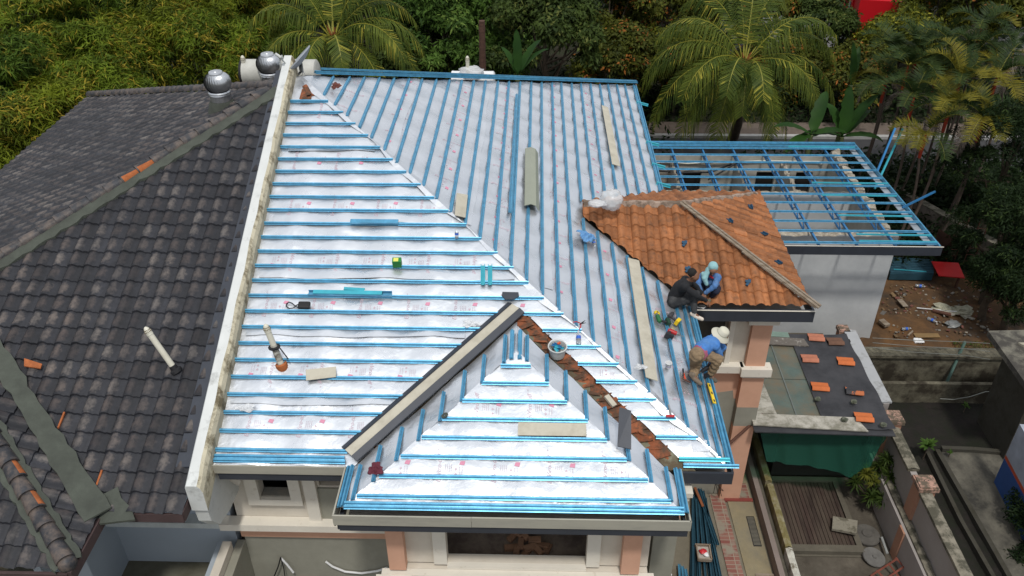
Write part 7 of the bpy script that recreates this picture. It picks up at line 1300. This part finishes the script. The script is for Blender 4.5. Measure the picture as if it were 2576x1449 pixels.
def skin(name, caps_, m_, parent, vox=.010, it=4, wr=0.0, seed=0):
    mb = MB(); capsules(mb, caps_); o = mb.build(name, m_, parent); md = o.modifiers.new('r', 'REMESH'); md.mode = 'VOXEL'; md.voxel_size = vox; sm = o.modifiers.new('s', 'SMOOTH'); sm.factor = .5; sm.iterations = it
    bpy.context.view_layer.update(); dg = bpy.context.evaluated_depsgraph_get(); me = bpy.data.meshes.new_from_object(o.evaluated_get(dg)); o.modifiers.clear(); old = o.data; o.data = me; bpy.data.meshes.remove(old); me.name = name
    if wr:
        n = len(me.vertices); co = np.empty(n*3); me.vertices.foreach_get('co', co); co = co.reshape(-1, 3); no = np.empty(n*3); me.vertex_normals.foreach_get('vector', no) if hasattr(me, 'vertex_normals') else None; no = no.reshape(-1, 3); rr = np.random.default_rng(seed); k = rr.normal(size=(5, 3))*18
        h = sum(np.abs(np.sin(co@k[i]+rr.uniform(0, 6))) for i in range(5))/5-.6; co += no*(h*wr*2)[:, None]; me.vertices.foreach_set('co', co.ravel()); me.update()
    if not me.materials: me.materials.append(m_)
    me.polygons.foreach_set('use_smooth', [True]*len(me.polygons)); me.update(); return o
def hand(w_, d, nrm, s_=1.0, side=1, curl=.5):
    """capsules for a palm with five separate bent fingers; w_ = wrist, d = pointing, nrm = back of the hand"""
    d = unit(np.array(d, float)); nrm = unit(np.array(nrm, float)-d*np.dot(nrm, d)); x = np.cross(d, nrm)*side; w_ = np.array(w_, float); c = []
    for q in (-.028, -.010, .010, .028): c.append((w_+x*q*.7, w_+d*.085*s_+x*q, .014, .012))
    for q, l in ((-.032, .062), (-.011, .075), (.011, .080), (.031, .070)):
        p = w_+d*.088*s_+x*q; m1 = p+(d-nrm*curl*.4)*l*.5; m2 = m1+unit(d-nrm*curl*1.2)*l*.5; c += [(p, m1, .0095, .009), (m1, m2, .009, .0075)]
    p = w_+d*.03+x*.030; m1 = p+unit(d*.7+x*.8)*.045; m2 = m1+unit(d*.9+x*.2-nrm*curl*.5)*.035; c += [(p, m1, .012, .010), (m1, m2, .010, .008)]
    return c
def head(c, face, up, s_=1.0):
    c, f = np.array(c, float), unit(np.array(face, float)); up = unit(np.array(up, float)-f*np.dot(up, f)); s = np.cross(f, up)
    cs = [(c+up*.035-f*.02, c+up*.03+f*.02, .088, .082), (c-up*.03+f*.02, c-up*.06+f*.045, .068, .045), (c-up*.085+f*.06, c-up*.08+f*.062, .028, .028), (c+f*.092+up*.012, c+f*.108-up*.018, .009, .014)]
    cs += [(c+s*q*.082-up*.015-f*.005, c+s*q*.090+up*.015-f*.012, .012, .014) for q in (-1, 1)]; cs += [(c+f*.078+s*q*.034+up*.030, c+f*.080+s*q*.03+up*.030, .014, .014) for q in (-1, 1)]; cs.append((c+f*.088-s*.018-up*.045, c+f*.088+s*.018-up*.045, .009, .009)); return cs
def eyes(parent_body, c, face, up):
    c, f = np.array(c, float), unit(np.array(face, float)); up = unit(np.array(up, float)-f*np.dot(up, f)); s = np.cross(f, up); mb = MB()
    for q in (-1, 1): mb.ball(c+f*.084+s*q*.032+up*.012, .010, 8)
    mb.build('eyes', mat('dark_eye', (.02, .015, .012), .3), parent_body, smooth=180)
J = at_y
SK1 = mat('brown_skin', (.20, .095, .055), .55, 0, .08, 10, .05); SK2 = mat('tan_skin', (.26, .13, .08), .55, 0, .08, 10, .05)
def boot(t, a, toe, m_, name='shoe', sole=None):
    a, toe = np.array(a, float), np.array(toe, float); d = unit(toe-a); heel = a-d*.055-UP*.02; o = skin(name, [(heel, a+d*.05-UP*.03, .046, .050), (a+d*.05-UP*.03, toe-UP*.01, .050, .040), (a, a+UP*.03, .044, .042)], m_, t, .012, 3)
    if sole: mb = MB(); mb.sweep(heel-d*.04-UP*.045, toe+d*.03-UP*.045, [(-.042, -.012), (.042, -.012), (.042, .012), (-.042, .012)], UP); mb.build('sole', sole, o)
    return o
# --- worker in black, sitting on the slope and reaching to the right
hp, hp2 = J(1694, 762, 13.90), J(1700, 754, 14.14); k1, a1, t1 = J(1744, 750, 13.86), J(1747, 789, 13.74), J(1766, 802, 13.66); k2, a2, t2 = J(1752, 738, 14.22), J(1758, 762, 14.22), J(1770, 768, 14.16)
ch, nk, hd = J(1713, 722, 14.02), J(1732, 708, 14.0), J(1744, 696, 13.98); s1, s2 = J(1723, 722, 13.80), J(1725, 703, 14.20); e1, w1 = J(1752, 744, 13.72), J(1778, 757, 13.86); e2, w2 = J(1752, 722, 14.28), J(1768, 741, 14.22); bl = J(1698, 744, 14.02)
t = thing('person', 'worker in black clothes sitting on the silver slope and reaching over the gutter', 'person', tuple(J(1705, 775, 13.9)))
fc = np.array([.55, -.45, -.75]); bd = skin('body', head(hd, fc, (.6, 0, .8))+[(nk, hd-np.array([.03, 0, .05]), .055, .05), (s1, e1, .05, .042), (e1, w1, .042, .028), (s2, e2, .05, .04), (e2, w2, .04, .028), (ch, bl, .12, .11), (nk, ch, .07, .11), (s1, s2, .06, .06), (bl, (hp+hp2)/2, .11, .12), (hp, k1, .08, .06), (k1, a1, .055, .035), (hp2, k2, .08, .06), (k2, a2, .055, .035), (a1, (a1+t1)/2, .03, .022), (a2, (a2+t2)/2, .03, .022)]+hand(w1, J(1789, 771, 13.84)-w1, (.3, -.3, .9))+hand(w2, (.5, -.4, -.6), (.3, 0, .9), side=-1), SK1, t, .0085, 2); eyes(bd, hd, fc, (.6, 0, .8))
skin('shirt', [(nk-UP*.02, ch, .085, .145), (ch, bl, .15, .14), (bl, (hp+hp2)/2, .14, .145), (s1, s2, .085, .085), (ch, s1, .12, .085), (ch, s2, .12, .085), (s1, e1, .075, .062), (e1, w1-(w1-e1)*.1, .060, .042), (s2, e2, .07, .058), (e2, w2-(w2-e2)*.1, .058, .042)], mat('black_cloth', (.016, .017, .020), .9, 0, .2, 8, .2, 30), t, .014, 4, .012, 1)
skin('trousers', [((hp+hp2)/2, bl-(bl-hp)*.6, .15, .13), (hp, k1, .115, .082), (k1, a1+(k1-a1)*.12, .080, .055), (hp2, k2, .11, .082), (k2, a2+(k2-a2)*.12, .08, .055)], mat('faded_black_denim', (.030, .032, .036), .9, 0, .35, 5, .3, 30, stain=(.09, .09, .09), ss=6, sa=.1, sw=.3), t, .014, 3, .012, 2)
skin('hair', [(hd+UP*.055-fc*.04+np.array([-.01, 0, 0]), hd+UP*.045-fc*.03, .094, .09), (hd-fc*.085-UP*.01, hd-fc*.07+UP*.03, .055, .07)], mat('short_black_hair', (.012, .010, .009), .8, 0, .3, 20, .5, 80), t, .011, 1, .004, 5)
boot(t, a1-UP*.02, t1, mat('cream_canvas_shoe', (.66, .58, .50), .85, 0, .1, 8)); boot(t, a2-UP*.02, t2, mat('black_canvas_shoe', (.05, .05, .05), .85), sole=PLW)
# --- worker squatting on the orange tiles, pale teal head cloth
hp, hp2 = J(1789, 728, 14.62), J(1800, 727, 14.52); k1, a1, t1 = J(1752, 713, 14.50), J(1776, 745, 14.36), J(1766, 752, 14.24); k2, a2, t2 = J(1801, 732, 14.22), J(1788, 748, 14.32), J(1782, 757, 14.20)
ch, nk, hd = J(1790, 706, 14.62), J(1790, 690, 14.58), J(1793, 678, 14.50); s1, s2 = J(1770, 693, 14.66), J(1805, 698, 14.52); e1, w1 = J(1756, 712, 14.40), J(1764, 735, 14.30); e2, w2 = J(1798, 720, 14.20), J(1773, 738, 14.18); bl = J(1794, 718, 14.64)
t = thing('person', 'worker squatting on orange tiles wearing a blue shirt and pale teal head cloth', 'person', tuple(J(1788, 750, 14.4)))
fc = np.array([-.15, -.85, -.5]); bd = skin('body', head(hd, fc, (0, -.3, .9))+[(nk, hd, .055, .05), (s1, e1, .05, .04), (e1, w1, .04, .028), (s2, e2, .05, .04), (e2, w2, .04, .028), (ch, bl, .12, .11), (nk, ch, .07, .11), (s1, s2, .06, .06), (bl, (hp+hp2)/2, .11, .12), (hp, k1, .08, .06), (k1, a1, .055, .035), (hp2, k2, .08, .06), (k2, a2, .055, .035), (a1, (a1+t1)/2, .03, .022), (a2, (a2+t2)/2, .03, .022)]+hand(w1, (.3, -.5, -.7), (-.6, -.4, .4))+hand(w2, (-.4, -.3, -.7), (-.2, -.6, .5), side=-1), SK2, t, .0085, 2); eyes(bd, hd, fc, (0, -.3, .9))
skin('shirt', [(nk-UP*.03, ch, .085, .14), (ch, bl, .145, .135), (bl, (hp+hp2)/2, .135, .13), (s1, s2, .085, .085), (s1, e1, .07, .058), (e1, w1-(w1-e1)*.1, .056, .04), (s2, e2, .072, .06), (e2, w2-(w2-e2)*.08, .060, .042)], mat('mid_blue_shirt', (.06, .16, .38), .9, 0, .22, 9, .5, 18, stain=(.13, .22, .38), ss=7, sa=.1, sw=.3), t, .014, 4, .012, 3)
skin('trousers', [((hp+hp2)/2, bl-(bl-hp)*.5, .145, .12), (hp, k1, .11, .08), (k1, a1+(k1-a1)*.12, .078, .05), (hp2, k2, .11, .08), (k2, a2+(k2-a2)*.12, .078, .05)], mat('navy_trousers', (.014, .018, .04), .9, 0, .2, 5, .2, 30), t, .014, 3, .010, 4)
skin('head_cloth', [(hd+UP*.06, hd+UP*.045-fc*.03, .102, .10), (hd-fc*.06+UP*.01, hd+np.array([-.09, .02, -.02]), .075, .05), (hd+np.array([-.09, .0, -.0]), J(1772, 700, 14.42), .055, .06), (J(1772, 700, 14.42), J(1778, 716, 14.36), .062, .035), (J(1768, 688, 14.5), J(1772, 700, 14.42), .04, .05)], mat('pale_teal_cloth', (.26, .47, .50), .9, 0, .12, 6, .2, 30), t, .012, 3, .010, 6)
skin('scarf', [(nk+np.array([-.04, -.08, 0]), nk+np.array([.05, -.09, -.05]), .028, .025)], mat('red_scarf', (.45, .03, .05), .9), t, .010, 1)
boot(t, a1-UP*.02, t1, mat('olive_shoe', (.16, .14, .09), .9)); boot(t, a2-UP*.02, t2, mat('olive_shoe', (.16, .14, .09), .9))
# --- worker bending over the eave, blue shirt, cream bucket hat
hp, hp2 = J(1752, 893, 11.75), J(1764, 888, 12.0); k2, a2, t2 = J(1806, 903, 11.85), J(1787, 943, 11.90), J(1800, 957, 11.80); k1, a1, t1 = J(1749, 925, 11.96), J(1744, 944, 11.62), J(1762, 964, 11.52)
ch, nk, hd = J(1787, 866, 12.10), J(1805, 856, 12.22), J(1815, 846, 12.26); s1, s2 = J(1799, 870, 11.98), J(1797, 851, 12.36); e1, w1 = J(1811, 893, 12.0), J(1787, 918, 11.98); e2, w2 = J(1818, 874, 12.3), J(1792, 905, 12.2); bl = J(1768, 878, 11.95)
t = thing('person', 'worker in blue shirt, khaki trousers and cream bucket hat bending over the side eave', 'person', tuple(J(1765, 950, 11.8)))
fc = np.array([.55, -.35, -.75]); bd = skin('body', head(hd, fc, (.8, 0, .5))+[(nk, hd, .055, .05), (s1, e1, .052, .042), (e1, w1, .042, .028), (s2, e2, .05, .04), (e2, w2, .04, .028), (ch, bl, .125, .11), (nk, ch, .07, .11), (s1, s2, .06, .06), (bl, (hp+hp2)/2, .11, .12), (hp, k1, .08, .06), (k1, a1, .055, .035), (hp2, k2, .085, .062), (k2, a2, .055, .035), (a1, (a1+t1)/2, .03, .022), (a2, (a2+t2)/2, .03, .022)]+hand(w1, (-.4, -.3, -.8), (.6, -.4, .2), curl=.9)+hand(w2, (-.4, -.3, -.8), (.3, .6, .2), side=-1, curl=.9), SK1, t, .0085, 2); eyes(bd, hd, fc, (.8, 0, .5))
skin('shirt', [(nk-UP*.02, ch, .085, .15), (ch, bl, .158, .14), (bl, bl+((hp+hp2)/2-bl)*.6, .14, .14), (s1, s2, .09, .09), (ch, s1, .13, .09), (ch, s2, .12, .08), (s1, e1, .078, .062), (e1, w1-(w1-e1)*.15, .060, .042), (s2, e2, .07, .058), (e2, w2-(w2-e2)*.1, .058, .042)], mat('bright_blue_shirt', (.055, .18, .48), .9, 0, .22, 9, .5, 18, stain=(.10, .22, .42), ss=7, sa=.1, sw=.3), t, .012, 3, .022, 7)
skin('undershirt', [(bl+((hp+hp2)/2-bl)*.55, bl+((hp+hp2)/2-bl)*.8, .148, .152)], mat('dusty_pink_shirt', (.33, .09, .15), .9, 0, .12, 6), t, .014, 2, .01, 8)
skin('trousers', [((hp+hp2)/2, bl+((hp+hp2)/2-bl)*.75, .15, .135), (hp, k1, .12, .09), (k1, a1+(k1-a1)*.1, .088, .07), (hp2, k2, .125, .092), (k2, a2+(k2-a2)*.12, .090, .066), (hp, hp2, .13, .13)], mat('khaki_trousers', (.28, .20, .12), .9, 0, .22, 7, .5, 18, stain=(.17, .12, .075), ss=5, sa=.2, sw=.3), t, .012, 2, .022, 9)
BT = mat('dusty_brown_boot', (.17, .135, .10), .9, 0, .2, 8, .2, 30); b1 = boot(t, a1-UP*.01, t1, BT, 'boot'); boot(t, a2-UP*.02, t2, mat('grey_brown_boot', (.12, .105, .085), .9, 0, .2, 8, .2, 30), 'boot')
ha = unit(np.array([.45, -.15, .88])); hc = hd-UP*.0-fc*.03+ha*.02; mb = MB(); mb.lathe(hc, [(.185, -.035), (.17, -.012), (.115, .030), (.108, .05), (.098, .11), (.075, .135), (.03, .142), (.001, .143)], 28, 0, ha); mb.lathe(hc, [(.110, .026), (.168, -.018), (.185, -.038)], 28, 0, ha); ht = mb.build('bucket_hat', mat('cream_hat_cotton', (.58, .56, .46), .9, 0, .06, 6, .2, 40), t, smooth=60)
mb = MB(); mb.lathe(hc, [(.1155, .034), (.1125, .048)], 28, 0, ha); mb.build('hat_band', mat('hat_seam', (.40, .39, .31), .9), ht)
c = J(1774, 928, 11.92); tt = thing('cordless_drill', 'black cordless drill held under the arm of the worker in the bucket hat', 'drill', tuple(c)); mb = MB(); mb.tube([c+[.08, .02, .06], c, c-[.07, .02, .05]], [.034, .04, .03], 10); mb.build('motor_body', DKP, tt, smooth=50); mb = MB(); mb.tube([c-[.07, .02, .05], c-[.12, .03, .09]], [.022, .008], 8); mb.build('chuck', STL, tt, smooth=50); mb = MB(); mb.tube([c+[.03, 0, 0], w1+[-.02, 0, -.06]], .02, 8); mb.build('handle', DKP, tt, smooth=50); mb = MB(); mb.obox(c+[.03, -.06, -.10], ((1, 0, .6), (0, 1, 0), (-.6, 0, 1)), (.05, .035, .028)); mb.build('battery', DKP, tt)
